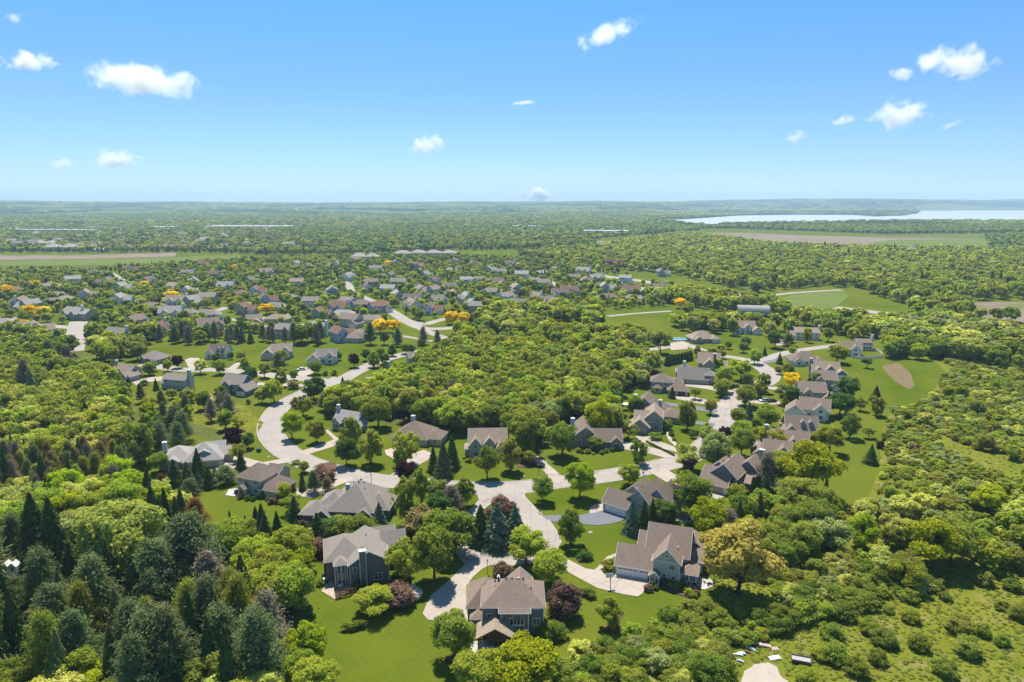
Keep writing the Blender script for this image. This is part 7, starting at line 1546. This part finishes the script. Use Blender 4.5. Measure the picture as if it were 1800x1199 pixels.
# ------------------------------------------------------------------ air and clouds
def haze():
    bm = bmesh.new(); x, y0, y1, z0, z1 = 14000, -900, 14500, -12, 230
    bmesh.ops.create_cube(bm, size=1)
    for v in bm.verts: v.co = Vector((v.co.x * 2 * x, y0 + (v.co.y + .5) * (y1 - y0), z0 + (v.co.z + .5) * (z1 - z0)))
    me = bpy.data.meshes.new('haze'); bm.to_mesh(me); bm.free(); m, nt, N, L = newmat('haze_air'); v = N.new('ShaderNodeVolumePrincipled'); o = N.new('ShaderNodeOutputMaterial')
    v.inputs['Color'].default_value = (.58, .80, 1, 1); v.inputs['Density'].default_value = 0.000095; v.inputs['Anisotropy'].default_value = 0.2; L.new(v.outputs[0], o.inputs['Volume'])
    tag(link('haze', me, None, m), 'thin blue haze over the far woods and lake', 'haze', kind='stuff')
haze()
def cloudmat(dens, asp):
    m, nt, N, L = newmat('cloud'); tc = N.new('ShaderNodeTexCoord'); o = N.new('ShaderNodeOutputMaterial'); v = N.new('ShaderNodeVolumePrincipled'); oi = N.new('ShaderNodeObjectInfo')
    vm = N.new('ShaderNodeVectorMath'); vm.operation = 'MULTIPLY'; L.new(tc.outputs['Object'], vm.inputs[0]); vm.inputs[1].default_value = (asp, asp * .55, 1)
    va = N.new('ShaderNodeVectorMath'); va.operation = 'ADD'; L.new(vm.outputs[0], va.inputs[0]); cb = N.new('ShaderNodeCombineXYZ'); mm = N.new('ShaderNodeMath'); mm.operation = 'MULTIPLY'; mm.inputs[1].default_value = 50
    L.new(oi.outputs['Random'], mm.inputs[0]); L.new(mm.outputs[0], cb.inputs[0]); L.new(mm.outputs[0], cb.inputs[2]); L.new(cb.outputs[0], va.inputs[1])
    n = N.new('ShaderNodeTexNoise'); n.inputs['Scale'].default_value = 1.4; n.inputs['Detail'].default_value = 7; n.inputs['Roughness'].default_value = .66; n.inputs['Distortion'].default_value = .3; L.new(va.outputs[0], n.inputs['Vector'])
    ln = N.new('ShaderNodeVectorMath'); ln.operation = 'LENGTH'; L.new(tc.outputs['Object'], ln.inputs[0])
    pw = N.new('ShaderNodeMath'); pw.operation = 'POWER'; L.new(ln.outputs['Value'], pw.inputs[0]); pw.inputs[1].default_value = 1.6
    a = N.new('ShaderNodeMath'); a.operation = 'MULTIPLY_ADD'; L.new(pw.outputs[0], a.inputs[0]); a.inputs[1].default_value = -.50; a.inputs[2].default_value = -.33
    b = N.new('ShaderNodeMath'); b.operation = 'ADD'; L.new(a.outputs[0], b.inputs[0]); L.new(n.outputs['Fac'], b.inputs[1])
    c = N.new('ShaderNodeMapRange'); c.inputs[1].default_value = .0; c.inputs[2].default_value = .42; c.inputs[3].default_value = 0; c.inputs[4].default_value = dens; L.new(b.outputs[0], c.inputs[0])
    v.inputs['Color'].default_value = (1, 1, 1, 1); v.inputs['Anisotropy'].default_value = .5; L.new(c.outputs[0], v.inputs['Density']); L.new(v.outputs[0], o.inputs['Volume']); return m
def cloud(px, py, wpx, hpx, label, alt=900, tilt=0, dens=1.0):
    el = (HORIZON - py); dist = min(26000, alt / (el / F)); u = (px - 900) / F; s = dist / F
    alt2 = CAMZ + dist * el / F
    bm = bmesh.new(); bmesh.ops.create_icosphere(bm, subdivisions=3, radius=1.0); me = bpy.data.meshes.new('cloud'); bm.to_mesh(me); bm.free()
    W = wpx * s * .5 * 1.55; Hh = hpx * s * .5 * 1.6
    key = (round(dens / W, 7)); o = link('cloud', me, None, cloudmat(dens * 7 / Hh, W / Hh)); tag(o, label, 'cloud')
    o.location = (u * dist, dist, alt2); o.scale = (W, W * .55, Hh); o.rotation_euler = (0, R(tilt), 0)
for a_ in ((285,158,190,62,'largest white cloud at the upper left',1100,6,1.2),(100,127,96,34,'flat white cloud left of the largest one',1100,-4,.9),(8,52,66,50,'cloud cut by the left frame edge',1400,0,1),(224,284,88,34,'oval white cloud low on the left',600,0,1.2),(134,291,48,28,'small puff beside the oval low cloud',600,0,1),
    (1055,85,120,34,'thin slanted cloud above the centre',1300,-22,.6),(755,261,84,38,'white cloud low in the centre',650,-6,1),(945,342,62,28,'cloud sitting on the central horizon',700,0,4),(1637,127,140,52,'bright torn cloud at the upper right',1200,3,1.3),(1548,148,50,26,'small puff under the bright torn cloud',1200,0,1),
    (1558,211,120,52,'broad white cloud at the middle right',900,-2,1.2),(1458,220,50,18,'thin flake left of the broad cloud',900,-10,.5),(1380,247,42,22,'faint puff below the thin flake',800,-6,.6),(1790,97,26,20,'scrap of cloud at the right edge',1200,0,.8),(1392,6,48,30,'wispy cloud cut by the top edge',1500,0,.5),(1775,348,60,10,'low cloud on the right horizon',700,0,4),(85,60,40,18,'faint wisp near the upper left',1300,-20,.25),(920,192,46,8,'faint streak in the centre sky',1100,-6,.3),(1640,228,46,12,'faint slanted wisp on the right',1000,-22,.25)):
    cloud(*a_)
